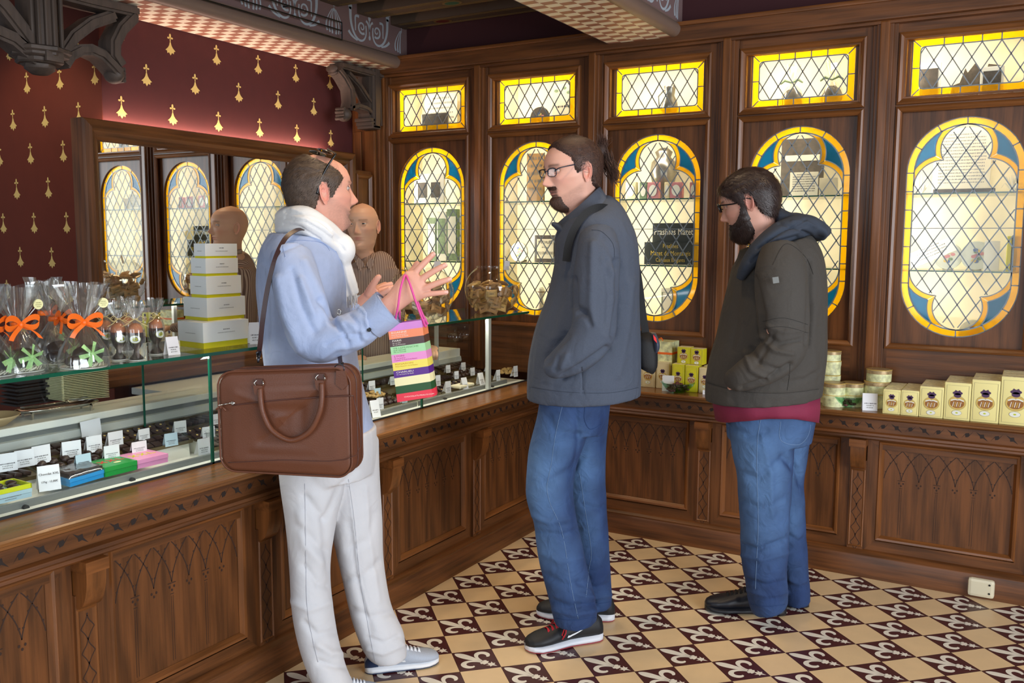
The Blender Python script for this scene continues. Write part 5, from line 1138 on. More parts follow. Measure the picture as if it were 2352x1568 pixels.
    def strands(s, mb, P, N, M, m, dirf, length, n, seed=1, w=.0007, lift=.25, curl=.0, thr=.15, lenf=None, dn=.22):
        r = np.random.RandomState(seed); G = s.G; idx = np.where(M > thr)[0]
        area_ = np.abs(np.gradient(s.zz))[:, None] * np.ones(G.shape[1]); pr_ = area_.reshape(-1)[idx]; pr_ = pr_ / pr_.sum(); ch = r.choice(idx, n, p=pr_); vv = []; fs = []
        for j in ch:
            p = P[j].copy() + r.normal(size=3) * .0018; nrm = N[j]; d = np.array(dirf(p), float) + r.normal(size=3) * dn; d -= nrm * (d @ nrm); d /= np.linalg.norm(d) + 1e-9; L = length * r.uniform(.5, 1.1) * (lenf(p) if lenf else 1); sd = np.cross(d, nrm); o = len(vv); K = 4
            for k in range(K + 1):
                t = k / K; q = p + d * L * t + nrm * (lift * L * t * (1 - .6 * t) - .0004) - nrm * (L * L * t * t * 5.0) + sd * curl * L * math.sin(t * 4 + j); ww = w * (1 - .8 * t); vv += [q - sd * ww, q + sd * ww]
            for k in range(K): fs.append((o + 2 * k, o + 2 * k + 1, o + 2 * k + 3, o + 2 * k + 2))
        mb.add(s.T(vv), fs, m)
SKIN = mat('skin', (214, 150, 126), .48, spec=.35, sss=.12, vcol=True, bump=.0003, bscale=400)
def skincol(base, H=None, extra=None):
    b = lin(base)
    def f(co, no):
        c = np.tile(b, (len(co), 1))
        if H is not None:
            L = ((co - H.pos) / H.sc) @ H.R + [0, 0, .105]; x, y, z = L.T; ins = (z > -.09) & (z < .26) & (np.abs(y) < .11) & (np.abs(x) < .15)
            red = np.zeros(len(co))
            for sg in (1, -1): red += .5 * gs(y - sg * .045, .02) * gs(z - .092, .018) * (x > .03)
            red += .6 * gs(y, .012) * gs(z - .085, .010) * (x > .1) + 1.1 * (np.abs(y) > .0725) * gs(z - .107, .035) * (np.abs(x) < .04)
            lips = gs(y, .019) * (gs(z - .0605, .0042) + gs(z - .0515, .0045)) * (x > .075)
            c = np.where(ins[:, None], c * (1 - .5 * np.clip(red, 0, 1)[:, None] * np.array([.0, .42, .40])), c); lp = np.clip(lips, 0, 1)[:, None] * ins[:, None]; c = c * (1 - .75 * lp) + lin((178, 104, 96)) * .75 * lp
            if extra: c = extra(c, x, y, z, ins)
        return c
    return f
def hand(mb, palm, fingers, m):
    """palm: list of (point, half width, half thickness, width dir, thickness dir); fingers: list of (points, radii)"""
    seg = 18; vv = []
    for (p, hw, ht, wd, td) in palm:
        wd = np.array(wd) / np.linalg.norm(wd); td = np.array(td) / np.linalg.norm(td)
        for k in range(seg): a = 2 * PI * k / seg; vv.append(np.array(p) + wd * hw * math.copysign(abs(math.cos(a)) ** .8, math.cos(a)) + td * ht * math.copysign(abs(math.sin(a)) ** .9, math.sin(a)))
    n = len(palm); fs = [(i * seg + k, i * seg + (k + 1) % seg, (i + 1) * seg + (k + 1) % seg, (i + 1) * seg + k) for i in range(n - 1) for k in range(seg)] + [list(range(seg))[::-1], [(n - 1) * seg + k for k in range(seg)]]
    mb.add(vv, fs, m)
    for pts, rad in fingers:
        A = crom([[*p, r] for p, r in zip(pts, rad)], 5); 
        mb.tube(A[:, :3], list(A[:, 3]), m, 12); mb.ellip(A[-1, :3], (A[-1, 3],) * 3, m, 10, 8); mb.ellip(A[0, :3], (A[0, 3],) * 3, m, 10, 8)
def nail(mb, tip, d, up, r, m):
    d = np.array(d) / np.linalg.norm(d); up = np.array(up); up = up - d * (up @ d); up /= np.linalg.norm(up); sd = np.cross(d, up); vv = []
    for i in range(5):
        for k in range(5): u = -1 + k / 2; v = i / 4; vv.append(tip + d * (-r * .9 + v * r * 1.5) + sd * u * r * .62 + up * (r * (1.03 - .28 * u * u) - .25 * r * v * v))
    mb.add(vv, [(i * 5 + k, i * 5 + k + 1, (i + 1) * 5 + k + 1, (i + 1) * 5 + k) for i in range(4) for k in range(4)], m)
def shoe(parent, toe, heel, style, side=1, name='shoe', pitch=0.):
    """toe, heel: floor points; style dict; side: +1 the outer side faces left of the walking direction"""
    toe = np.array([toe[0], toe[1], 0.]); heel = np.array([heel[0], heel[1], 0.]); U = toe - heel; L = np.linalg.norm(U); U /= L; V = np.array([-U[1], U[0], 0.]); fr = lambda u, v, w=0: tuple(heel + U * u * L + V * v + ZU * w)
    S_ = L / .30
    us = np.array([0, .03, .08, .18, .3, .45, .6, .72, .84, .93, .98, 1.0]); hw = np.array([.006, .022, .031, .034, .034, .036, .043, .049, .048, .038, .024, .006]) * S_; cen = np.array([0, 0, 0, 0, -.001, -.002, 0, .002, .004, .005, .004, .003]) * side
    top = np.array([.055, .082, .096, .104, .106, .098, .078, .066, .058, .050, .042, .032]) * S_
    root = empty(name, tuple((toe + heel) / 2)); 
    if parent is not None: setpar(root, parent)
    def grid(us_, hwf, zb, zt, m, nm, ex=.75, n=28):
        b = MB(); vv = []
        for u in us_:
            w_ = np.interp(u, us, hw) * hwf; c = np.interp(u, us, cen); z0 = zb(u); z1 = zt(u)
            for k in range(n):
                a = 2 * PI * k / n; ca, sa = math.cos(a), math.sin(a); yy = w_ * math.copysign(abs(ca) ** ex, ca); t = (math.copysign(abs(sa) ** .9, sa) + 1) / 2
                yy *= (1 - .22 * max(0, t - .5) * 2 * (1 if u < .6 else .3)); vv.append(fr(u, c + yy, z0 + (z1 - z0) * t))
        N_ = len(us_); fs = [(i * n + k, i * n + (k + 1) % n, (i + 1) * n + (k + 1) % n, (i + 1) * n + k) for i in range(N_ - 1) for k in range(n)] + [list(range(n))[::-1], [(N_ - 1) * n + k for k in range(n)]]; b.add(vv, fs, m); return b
    uu = np.concatenate([np.linspace(0, .1, 8)[:-1], np.linspace(.1, .9, 26)[:-1], np.linspace(.9, 1, 10)])
    sole_t = lambda u: (.026 + .008 * (1 - u) + .006 * max(0, u - .85) * 6) * S_; sole_b = lambda u: .001 + .010 * max(0, u - .8) ** 2 * 25 * S_ * .4
    b = grid(uu, 1.06, sole_b, sole_t, style['sole'], 'sole', .6)
    b.build('sole', root, smooth=True)
    if style.get('out'): grid(uu, 1.0, lambda u: .0004 + sole_b(u), lambda u: .006 + sole_b(u), style['out'], 'outsole', .6).build('outsole', root, smooth=True)
    topf = lambda u: np.interp(u, us, top); b = grid(uu, 1.0, lambda u: .018 * S_, topf, style['upper'], 'upper', .8); b.build('upper', root, smooth=True)
    side_pt = lambda u, t, sg, e=.0015: fr(u, np.interp(u, us, cen) + sg * (np.interp(u, us, hw) * (1 - .22 * max(0, t - .5) * 2 * (1 if u < .6 else .3)) * (1 - max(0, (abs(2 * t - 1))) ** 2.5) ** .5 * .985 + e + .0015), .018 * S_ + (topf(u) - .018 * S_) * t)
    if style.get('lace'):
        b = MB()
        for k in range(5):
            u = .50 + .052 * k; z = topf(u) + .002; w_ = .020 * S_
            b.tube([fr(u, -w_, z - .007), fr(u + .008, -w_ * .4, z + .001), fr(u + .016, w_ * .4, z + .001), fr(u + .02, w_, z - .007)], .0022, style['lace'], 6); b.tube([fr(u, w_, z - .007), fr(u + .008, w_ * .4, z + .002), fr(u + .016, -w_ * .4, z + .002), fr(u + .02, -w_, z - .007)], .0022, style['lace'], 6)
        if style.get('bow'):
            z = topf(.5) + .004
            for s_ in (1, -1):
                b.tube([fr(.50, 0, z), fr(.50, .02 * s_, z + .014), fr(.54, .042 * s_, z - .0), fr(.60, .05 * s_, z - .035), fr(.57, .047 * s_, z - .045), fr(.51, .035 * s_, z - .012), fr(.50, 0, z)], .0021, style['lace'], 6)
            b.tube([fr(.5, 0, z), fr(.53, .03 * side, z + .006), fr(.55, .048 * side, z - .03), fr(.60, .052 * side, z - .05)], .0021, style['lace'], 6)
        b.build('laces', root, smooth=True)
    if style.get('swoosh'):
        for sg in (1, -1):
            b = MB(); lo = bez((.30, .38), (.36, .10), (.25, .15), (.02, .62), 14); hi = bez((.30, .38), (.30, .30), (.25, .28), (.02, .62), 14)
            sc_ = lambda u: .50 - u * 1.0 if sg == 5 else .18 + u * 1.0
            vv = [side_pt(.20 + (0.30 - p[0]) * -1 + .30, .15 + p[1] * .8, sg, .002) for p in lo] + [side_pt(.20 + (0.30 - p[0]) * -1 + .30, .15 + p[1] * .8 + .0, sg, .002) for p in hi]
            n = len(lo); b.add(vv, [(i, i + 1, n + i + 1, n + i) for i in range(n - 1)], style['swoosh']); b.build('side_stripe', root, smooth=True)
    if style.get('heelpatch'):
        b = MB()
        vv = []; n = 0
        for u in np.linspace(.0, .16, 8):
            for t in np.linspace(.15, .8, 6): vv.append(side_pt(u, t, -1 * 1, .001))
        b.add(vv, [(i * 6 + k, i * 6 + k + 1, (i + 1) * 6 + k + 1, (i + 1) * 6 + k) for i in range(7) for k in range(5)], style['heelpatch'])
        vv = []
        for u in np.linspace(.0, .16, 8):
            for t in np.linspace(.15, .8, 6): vv.append(side_pt(u, t, 1, .001))
        b.add(vv, [(i * 6 + k, i * 6 + k + 1, (i + 1) * 6 + k + 1, (i + 1) * 6 + k) for i in range(7) for k in range(5)], style['heelpatch'])
        b.build('heel_patch', root, smooth=True)
    return root
# ---------------- the man with the white scarf and the briefcase ----------------
def headpx(H, px, py, y):
    """head-space point on the plane y where the ray through a pixel passes"""
    o = H.R.T @ ((CP - H.pos) / H.sc) + [0, 0, .105]; d = H.R.T @ ray(px, py); t = (y - o[1]) / d[1]; return o + d * t
from mathutils.bvhtree import BVHTree
def bvh(o):
    co, no = arrays(o.data); M = np.array(o.matrix_world); return BVHTree.FromPolygons([tuple(c) for c in co], [tuple(p.vertices) for p in o.data.polygons])
def surfpx(t, pts, h=.0008, k=8):
    out = []
    for x, y in crom([list(p) + [0.] for p in pts], k)[:, :2]:
        d = Vector(ray(x, y)); r = t.ray_cast(Vector(CP), d.normalized())
        if r[0] is not None: out.append(np.array(r[0]) + np.array(r[1]) * h * (1 if r[1].dot(d) < 0 else -1))
    return out
def seam(o, lines, m, r=.0010, name='seam'):
    t = bvh(o); b = MB()
    for ln in lines:
        P = surfpx(t, ln)
        if len(P) > 1: b.tube(P, r, m, 5)
    q = b.build(name, smooth=True); setpar(q, o); return q
def placehead(F, earpx, off, yaw, pitch, roll, sc, neck=(0, 0), pr={}, side=-1):
    H = Head((0, 0, 0), yaw, pitch, roll, sc, neck, pr); e = F.P(earpx[0], earpx[1], off); H.pos = e - H.R @ (np.array([-.006, side * .072, .107]) - [0, 0, .105]) * sc; return H
def bodymesh(parent_name, F, H, torso, limbs, hands, base, label, extra=None, irisc=(70, 46, 30), eyeopen=1.0, shr=.022):
    b = MB(); 
    for rows in [torso[1:]] + limbs: pxtube(b, F, rows, SKIN, shrink=shr)
    core = remesh(b, 'core', .009, 3)
    B = MB(); me = core.data; B.add([v.co for v in me.vertices], [list(p.vertices) for p in me.polygons], SKIN); bpy.data.objects.remove(core)
    H.skin(B, SKIN); H.ears(B, SKIN); H.eyes(B, SKIN, irisc, eyeopen)
    for hb in hands:
        ho = remesh(hb, 'hand', .0021, 3); me = ho.data; B.add([v.co for v in me.vertices], [list(p.vertices) for p in me.polygons], SKIN); bpy.data.objects.remove(ho)
    me = bpy.data.meshes.new('person'); me.from_pydata(B.v, [], B.f)
    for m in B.mats: me.materials.append(m)
    me.polygons.foreach_set('material_index', B.m); me.polygons.foreach_set('use_smooth', [True] * len(me.polygons)); me.update()
    o = bpy.data.objects.new('person', me); COL.objects.link(o); paint(o, skincol(base, H, extra)); tag(o, label, 'person'); return o
def cloth(name, F, tubes, m, parent, vox=.006, sm=5, fold=None, wr=None, seed=1, **kw):
    b = MB()
    for rows in tubes: pxtube(b, F, rows, m, **kw)
    o = remesh(b, name, vox, sm, None, [m])
    if wr: wrinkle(o, wr[0], wr[1], seed, wr[2] if len(wr) > 2 else (1, 1, 1))
    if fold: folds(o, [(a, c * 1.25, d) for a, c, d in fold])
    if parent is not None: setpar(o, parent)
    return o
def hairmask(front, low, ft=.012, lt=.010):
    fz, fx = np.array(front).T; lx, lz = np.array(low).T
    return lambda x, y, z: np.clip((np.interp(z, fz, fx) - x) / ft, 0, 1) * np.clip((z - np.interp(x, lx, lz)) / lt, 0, 1)
F1 = Fig((.30, -1.80))
m_sh = mat('shirt_blue', (162, 176, 208), .75, noise=.03, nscale=60, bump=.0006, bscale=260, fold=.006); m_tr = mat('trousers_pale', (204, 204, 208), .85, bump=.0004, bscale=500, fold=.005, fscale=9.); m_scf = mat('scarf_white', (236, 234, 232), .9, bump=.0008, bscale=180, stretch=(1, 1, 3))
H1 = placehead(F1, (745, 446), -.075, 60, -2, 0, 1.0, neck=(-.10, 0), pr=dict(nose=1.08, fore=-.002, jaw=.002))
T1 = [(712, 500, .0, 62, .055), (700, 540, .0, 75, .14), (698, 585, .0, 96, .19), (700, 650, 0, 104, .205), (704, 720, 0, 102, .20), (712, 800, 0, 104, .19), (722, 880, 0, 106, .185), (736, 960, 0, 112, .19), (752, 1030, .0, 112, .19), (757, 1090, 0, 106, .17)]
AR = [(668, 585, -.17, 46, .07), (680, 640, -.21, 55, .075), (698, 710, -.24, 57, .07), (722, 775, -.25, 56, .065), (768, 778, -.26, 46, .06), (822, 755, -.26, 44, .055), (868, 722, -.25, 36, .048), (884, 712, -.25, 30, .042)]
AL = [(720, 585, .17, 40, .06), (745, 650, .20, 42, .06), (770, 715, .20, 38, .055), (800, 725, .17, 32, .05), (835, 700, .12, 26, .04)]
LR = [(722, 1040, -.06, 82, .11), (718, 1110, -.07, 74, .10), (714, 1200, -.08, 58, .085), (712, 1300, -.09, 46, .075), (718, 1400, -.10, 46, .075), (736, 1490, -.11, 44, .07), (762, 1560, -.12, 40, .065), (785, 1592, -.12, 34, .06)]
LL = [(792, 1020, .04, 78, .11), (806, 1100, .05, 66, .10), (818, 1200, .06, 60, .09), (832, 1300, .07, 50, .08), (852, 1400, .07, 47, .078), (880, 1470, .07, 50, .078), (894, 1500, .07, 41, .07), (896, 1511, .07, 38, .066)]
m_w = MB()
def px3(F, L): return [tuple(F.P(*q)) for q in L]
# right hand (raised, fingers spread, seen from the back)
def mkhand1():
    b = MB(); C = [F1.P(872, 722, -.25), F1.P(905, 694, -.25), F1.P(930, 668, -.245), F1.P(955, 650, -.24), F1.P(975, 640, -.235)]
    ax = C[-1] - C[0]; ax /= np.linalg.norm(ax); wd = np.cross(NF, ax); td = NF * .95 + RF * .1
    pal = [(C[0], .030, .024, wd, td), (C[1], .029, .022, wd, td), (C[2], .036, .019, wd, td), (C[3], .043, .016, wd, td), (C[4] - ax * .004, .036, .012, wd, td)]
    fin = [(px3(F1, [(940, 648, -.24), (957, 622, -.235), (978, 600, -.23), (995, 584, -.225)]), (.0115, .0098, .0088, .0078)),
           (px3(F1, [(955, 655, -.24), (975, 636, -.24), (1001, 620, -.24), (1022, 609, -.235)]), (.0115, .0098, .0086, .0078)),
           (px3(F1, [(962, 668, -.24), (985, 658, -.245), (1010, 648, -.245), (1033, 641, -.24)]), (.0112, .0095, .0084, .0076)),
           (px3(F1, [(955, 685, -.24), (978, 676, -.245), (1003, 673, -.245), (1025, 671, -.24)]), (.0108, .0088, .0078, .007)),
           (px3(F1, [(915, 668, -.22), (930, 640, -.19), (948, 622, -.17), (958, 606, -.165)]), (.016, .0125, .0105, .0092))]
    hand(b, pal, fin, SKIN); return b
def mkhand1b():
    b = MB(); C = [F1.P(815, 714, .12), F1.P(838, 692, .12), F1.P(858, 676, .12), F1.P(872, 668, .12)]
    ax = C[-1] - C[0]; ax /= np.linalg.norm(ax); wd = np.cross(NF, ax) * .5 + NF * .85; td = np.cross(ax, wd)
    pal = [(C[0], .026, .021, wd, td), (C[1], .030, .018, wd, td), (C[2], .036, .015, wd, td), (C[3], .036, .012, wd, td)]
    fin = [(px3(F1, [(845, 675, .10), (856, 655, .09), (866, 640, .085), (870, 636, .085)]), (.014, .0115, .010, .009)),
           (px3(F1, [(865, 678, .10), (880, 672, .09), (894, 664, .085)]), (.0112, .0098, .0085)), (px3(F1, [(865, 672, .13), (885, 664, .14), (902, 660, .15)]), (.011, .0095, .0083)), (px3(F1, [(862, 668, .16), (880, 658, .18), (898, 652, .20)]), (.0105, .0092, .008)), (px3(F1, [(858, 668, .18), (872, 658, .20), (885, 652, .225)]), (.0098, .0085, .0075))]
    hand(b, pal, fin, SKIN); return b
def brows(c, x, y, z, ins, col=(66, 48, 38), a=.7):
    bw = (gs(z - .1435 - .05 * (.03 - np.abs(np.abs(y) - .03)), .004) * np.clip((np.abs(y) - .010) / .004, 0, 1) * np.clip((.052 - np.abs(y)) / .006, 0, 1) * (x > .06) * ins * a)[:, None]; return c * (1 - bw) + lin(col) * bw
def stub1(c, x, y, z, ins):
    n = np.array([mn.noise(Vector((a * 260, b_ * 260, c_ * 260))) for a, b_, c_ in zip(x, y, z)]) if len(x) < 400000 else 0
    zone = np.clip((x + .01) / .02, 0, 1) * np.clip((.085 - z + np.clip((.05 - x) * .6, -.02, .03)) / .012, 0, 1) * np.clip((z + .012) / .012, 0, 1)
    dens = .30 + .45 * np.clip((x - .06) / .02, 0, 1) * np.clip((.075 - z) / .01, 0, 1); lipz = gs(y, .017) * (gs(z - .0605, .004) + gs(z - .0515, .004)) * (x > .08)
    k = (zone * dens * np.clip(.9 + n * .5, .5, 1.2) * (1 - np.clip(lipz, 0, 1)) * ins)[:, None]; c = c * (1 - k * .75) + lin((92, 84, 82)) * k * .75
    sc_ = (np.clip((z - .165) / .02, 0, 1) * (x < .05) * ins)[:, None] * .25; return brows(c * (1 - sc_) + lin((120, 92, 80)) * sc_, x, y, z, ins, (84, 66, 56), .6)
man1 = bodymesh('person', F1, H1, T1, [AR, AL, LR, LL], [mkhand1(), mkhand1b()], (222, 164, 144), 'man in a pale blue shirt and white scarf with a striped bag on his wrist', stub1)
# nails
b = MB(); m_nail = mat('finger_nail', (226, 178, 164), .3)
for (a, c, r) in (((978, 600, -.23), (995, 584, -.225), .0078), ((1001, 620, -.24), (1022, 609, -.235), .0078), ((1010, 648, -.245), (1033, 641, -.24), .0076), ((1003, 673, -.245), (1025, 671, -.24), .007)):
    A = F1.P(*a); C_ = F1.P(*c); d = C_ - A; nail(b, C_ + d / np.linalg.norm(d) * .001, d, -NF + ZU * .25, r, m_nail)
b.build('finger_nails', man1, smooth=True)
fo = [([(600, 620), (612, 700), (610, 800)], -.006, 9), ([(640, 640), (655, 720), (690, 800)], .008, 12), ([(760, 740), (790, 760), (800, 790)], -.007, 6), ([(775, 730), (815, 750), (840, 775)], .006, 8), ([(830, 715), (850, 740), (860, 770)], -.006, 5), ([(735, 690), (765, 735)], -.010, 7), ([(700, 600), (740, 680), (750, 740)], .006, 9), ([(670, 620), (690, 700), (720, 760)], -.006, 8),
      ([(740, 820), (770, 800), (830, 790)], .005, 7), ([(820, 700), (838, 722), (846, 750)], .007, 5), ([(870, 705), (876, 720), (890, 745)], -.004, 3), ([(690, 640), (720, 720)], .006, 7), ([(625, 600), (640, 580), (690, 560)], -.003, 3), ([(785, 745), (800, 775)], .006, 5), ([(750, 790), (790, 770), (850, 768)], -.005, 5), ([(805, 722), (822, 745), (826, 780)], -.006, 4)]
shirt = cloth('shirt', F1, [T1[1:-1], AR[:-1] + [(884, 714, -.25, 40, .05), (892, 708, -.25, 42, .052)], AL], m_sh, man1, fold=fo, wr=(.0016, 30, (1, 1, .55)), seed=3)
seam(shirt, [[(655, 590), (652, 560), (690, 552), (740, 558), (757, 576)]], mat('shirt_seam', (124, 142, 188), .8), .0005)
# turned-back cuff
b = MB(); pxtube(b, F1, [(848, 742, -.25, 41, .054), (866, 728, -.25, 43, .056), (893, 706, -.25, 46, .056)], m_sh, cap=False); pxtube(b, F1, [(893, 706, -.25, 45, .054), (872, 722, -.25, 40, .05)], m_sh, cap=False); o = b.build('cuff', smooth=True); setpar(o, shirt)
b = MB(); b.tube([F1.P(848, 757, -.305) + ZU * 0, F1.P(848, 757, -.31)], .006, mblk, 12); o = b.build('cuff_button'); setpar(o, shirt)
b = MB(); pxtube(b, F1, [(716, 520, 0, 52, .075), (712, 545, 0, 64, .09)], m_sh, cap=False); pxtube(b, F1, [(790, 560, -.04, 10, .02), (772, 572, -.05, 14, .02), (755, 560, -.06, 8, .02)], m_sh); o = b.build('collar', smooth=True); setpar(o, shirt)
fo = [([(700, 1300), (730, 1340), (752, 1345)], -.006, 9), ([(668, 1380), (710, 1400), (755, 1385)], .005, 8), ([(690, 1210), (735, 1260), (765, 1265)], -.005, 10), ([(860, 1180), (845, 1240), (800, 1260)], -.004, 9), ([(870, 1290), (830, 1330), (795, 1330)], -.005, 9), ([(810, 1400), (850, 1420), (905, 1405)], -.005, 8), ([(820, 1080), (780, 1120), (748, 1190)], -.006, 8), ([(745, 1200), (752, 1280), (770, 1360)], -.006, 10), ([(690, 1180), (700, 1250), (735, 1290)], .006, 12), ([(840, 1120), (850, 1250), (870, 1380)], .0035, 6), ([(800, 1200), (820, 1330), (850, 1450)], -.005, 10), ([(730, 1480), (760, 1500), (790, 1500)], .007, 8), ([(735, 1520), (770, 1530), (795, 1530)], -.007, 7), ([(845, 1490), (880, 1500), (925, 1480)], .005, 6), ([(845, 1465), (880, 1478), (915, 1460)], -.005, 6), ([(700, 1430), (730, 1460), (770, 1450)], -.006, 8), ([(700, 1140), (740, 1190)], -.006, 10), ([(800, 1110), (812, 1200), (824, 1320), (850, 1420)], .003, 3)]
TR = cloth('trousers', F1, [[(752, 985, 0, 110, .185), (755, 1040, 0, 108, .18), (758, 1090, 0, 100, .16)], LR, LL], m_tr, man1, fold=fo, wr=(.0009, 14, (1, 1, .6)), seed=8)
seam(TR, [[(800, 1100), (814, 1200), (826, 1320), (846, 1440), (862, 1520)], [(700, 1110), (702, 1250), (706, 1400), (730, 1520)]], mat('trouser_seam', (166, 168, 178), .85), .0006)
# hair
hm = hairmask([(.06, .0), (.09, .016), (.12, .030), (.14, .046), (.155, .058), (.17, .050), (.185, .030), (.2, .0), (.21, -.02), (.23, -.03)], [(-.12, .035), (-.06, .040), (-.034, .062), (-.024, .10), (-.012, .142), (.008, .142), (.014, .100), (.022, .092), (.04, .118), (.07, .15)])
m_h1 = mat('hair_brown', (74, 58, 48), .55, noise=.35, nscale=90, bump=.0012, bscale=320); m_h1s = mat('hair_strand_brown', (92, 74, 60), .45)
b = MB(); P_, N_, M_ = H1.cap(b, hm, .009, m_h1, .4, 90)
H1.strands(b, P_, N_, M_, m_h1s, lambda p: (-.75, 0, -.7 if p[2] < .17 else -.2), .018, 5200, 2, .0006, .12); o = b.build('hair', man1, smooth=True)
# sunglasses pushed up on the head
msg = mat('glasses_black', (12, 12, 14), .12); mlens = glassy('dark_lens', (.10, .09, .08), .12)
sg_ = empty('sunglasses', tuple(H1.T([.06, 0, .22])[0])); tag(sg_, 'black sunglasses pushed up on the hair of the man with the scarf', 'sunglasses')
near = [headpx(H1, x, y, -.080) for x, y in ((772, 353), (752, 382), (736, 415), (728, 446))]
for s_ in (1, -1):
    b = MB(); pts = [(p[0], p[1] * s_ * -1 * (-1), p[2]) if s_ == 1 else (p[0], -p[1], p[2]) for p in near]; A = crom(pts, 5); T_ = H1.T(A); b.tube(T_, [.0026 + .0012 * (i / len(T_)) for i in range(len(T_))], msg, 8); b.build('temple', sg_, smooth=True)
hx, hz = near[0][0], near[0][2]
def lensrim(b, bl, cy, c0, up, fwd, w_, h, m, ml, r=.0016, fill=True, ex=.8):
    pts = []
    for q in range(32):
        t = 2 * PI * q / 32; pts.append(np.array([c0[0], cy, c0[2]]) + np.array([0, 1, 0]) * w_ * math.copysign(abs(math.cos(t)) ** ex, math.cos(t)) + np.array(up) * h * math.copysign(abs(math.sin(t)) ** ex, math.sin(t)) - np.array(fwd) * .25 * abs(0) )
    return pts
upv = np.array([-.93, 0, .32]); b = MB(); bl = MB()
for cy in (-.034, .034):
    c0 = np.array([hx - .014, 0, hz + .010]); pts = [c0 + np.array([0, cy, 0]) + np.array([-.12 * abs(cy + math.cos(t) * .030), math.cos(t) * .030, 0]) + upv * math.sin(t) * .024 for t in [2 * PI * q / 30 for q in range(30)]]
    T_ = H1.T(pts); b.tube(T_, .0014, msl, 6, closed=True); bl.add(list(T_), [list(range(30))], mlens)
b.tube(H1.T([c0 + [0, -.006, 0], c0 + [.004, 0, .004], c0 + [0, .006, 0]]), .0014, msl, 6)
for s_ in (1, -1): b.tube(H1.T([(hx, s_ * .079, hz), c0 + [-.006, s_ * .064, .006]]), .0022, msl, 6)
b.build('rim', sg_); bl.build('lens', sg_)
# scarf
sc_t = []
for (dy, dw, o_) in ((-10, 15, 0), (6, 17, .012), (22, 15, .002)):
    for s_ in (-1, 1):
        sc_t.append([(652, 505 + dy * .9, 0, 15 + 2, .030), (668, 500 + dy, s_ * .055, dw + 2, .028), (705, 502 + dy, s_ * (.098 + o_), dw + 3, .028), (742, 522 + dy * .8, s_ * (.088 + o_), dw + 3, .028), (772, 548 + dy * .6, s_ * .05, dw + 2, .028), (786, 566 + dy * .4, 0, dw + 1, .03)])
sc_t.append([(770, 540, -.03, 14, .03), (786, 560, -.035, 25, .035), (792, 580, -.035, 24, .035), (786, 600, -.03, 16, .025)])
sc_t.append([(780, 590, -.03, 20, .022), (786, 620, -.03, 24, .018), (797, 655, -.03, 24, .014), (806, 680, -.03, 21, .010)])
sf = [([(655, 485), (700, 492), (745, 515), (780, 550)], -.004, 3), ([(655, 500), (700, 508), (740, 532), (775, 560)], -.004, 2.5), ([(652, 515), (690, 522), (735, 550)], -.004, 3), ([(670, 480), (720, 500), (765, 540)], .003, 2.5), ([(780, 600), (790, 640), (803, 682)], -.003, 3), ([(790, 600), (800, 645), (812, 682)], .003, 3), ([(772, 600), (780, 640), (795, 680)], .003, 3), ([(768, 545), (790, 575)], -.005, 4)]
scarf = cloth('scarf', F1, sc_t, m_scf, None, vox=.0045, sm=4, fold=sf, wr=(.0009, 95, (1, 1, .6)), seed=4)
b = MB(); r_ = random.Random(4)
for q in range(26):
    x = 787 + q * 1.25; y0 = 672 + abs(q - 10) * .2; L_ = 26 + r_.uniform(-6, 10); o_ = -.03 + r_.uniform(-.008, .008)
    b.tube([F1.P(x, y0, o_), F1.P(x + 1 + r_.uniform(-1, 1), y0 + L_ * .5, o_ - .002), F1.P(x + 2 + r_.uniform(-2, 2), y0 + L_, o_)], [.0019, .0015, .0011], m_scf, 5)
fr_o = b.build('fringe', smooth=True); setpar(fr_o, scarf); tag(scarf, 'white cotton scarf knotted around the neck of the man in the blue shirt', 'scarf')
# watch on the far wrist
w = MB(); w.tube([F1.P(806, 722, .12) + np.array(v) for v in [tuple((np.cross(NF, [0, 0, 1]) * 0 + (RF * .5 + ZU * .86) * .0 + (NF * math.cos(t) + (ZU * .75 + RF * .66) * math.sin(t)) * .028)) for t in [2 * PI * q / 20 for q in range(20)]]], .0045, msl, 8, closed=True); o = w.build('wrist_watch', smooth=True); tag(o, 'steel watch on the far wrist of the man in the blue shirt', 'watch')
# shoes
m_nvy = mat('shoe_navy', (30, 50, 84), .5); m_gs = mat('shoe_grey', (168, 176, 190), .7, noise=.05, nscale=300); m_wh = mat('sole_white', (226, 228, 232), .5); m_sl = mat('lace_white', (228, 230, 236), .7)
st1 = dict(upper=m_gs, sole=m_wh, out=m_nvy, lace=m_sl, swoosh=m_wh, heelpatch=m_nvy)
def floorpx(x, y): return on(x, y, 2, 0)
s1 = shoe(None, floorpx(1008, 1520), floorpx(838, 1545), st1, 1, 'sneaker'); tag(s1, 'grey running shoe with navy heel, forward foot of the man in pale trousers', 'shoe', 'grey running shoes')
s2 = shoe(None, floorpx(878, 1592), floorpx(728, 1612), st1, -1, 'sneaker'); tag(s2, 'grey running shoe at the bottom edge, the rear foot of the man in pale trousers', 'shoe', 'grey running shoes')
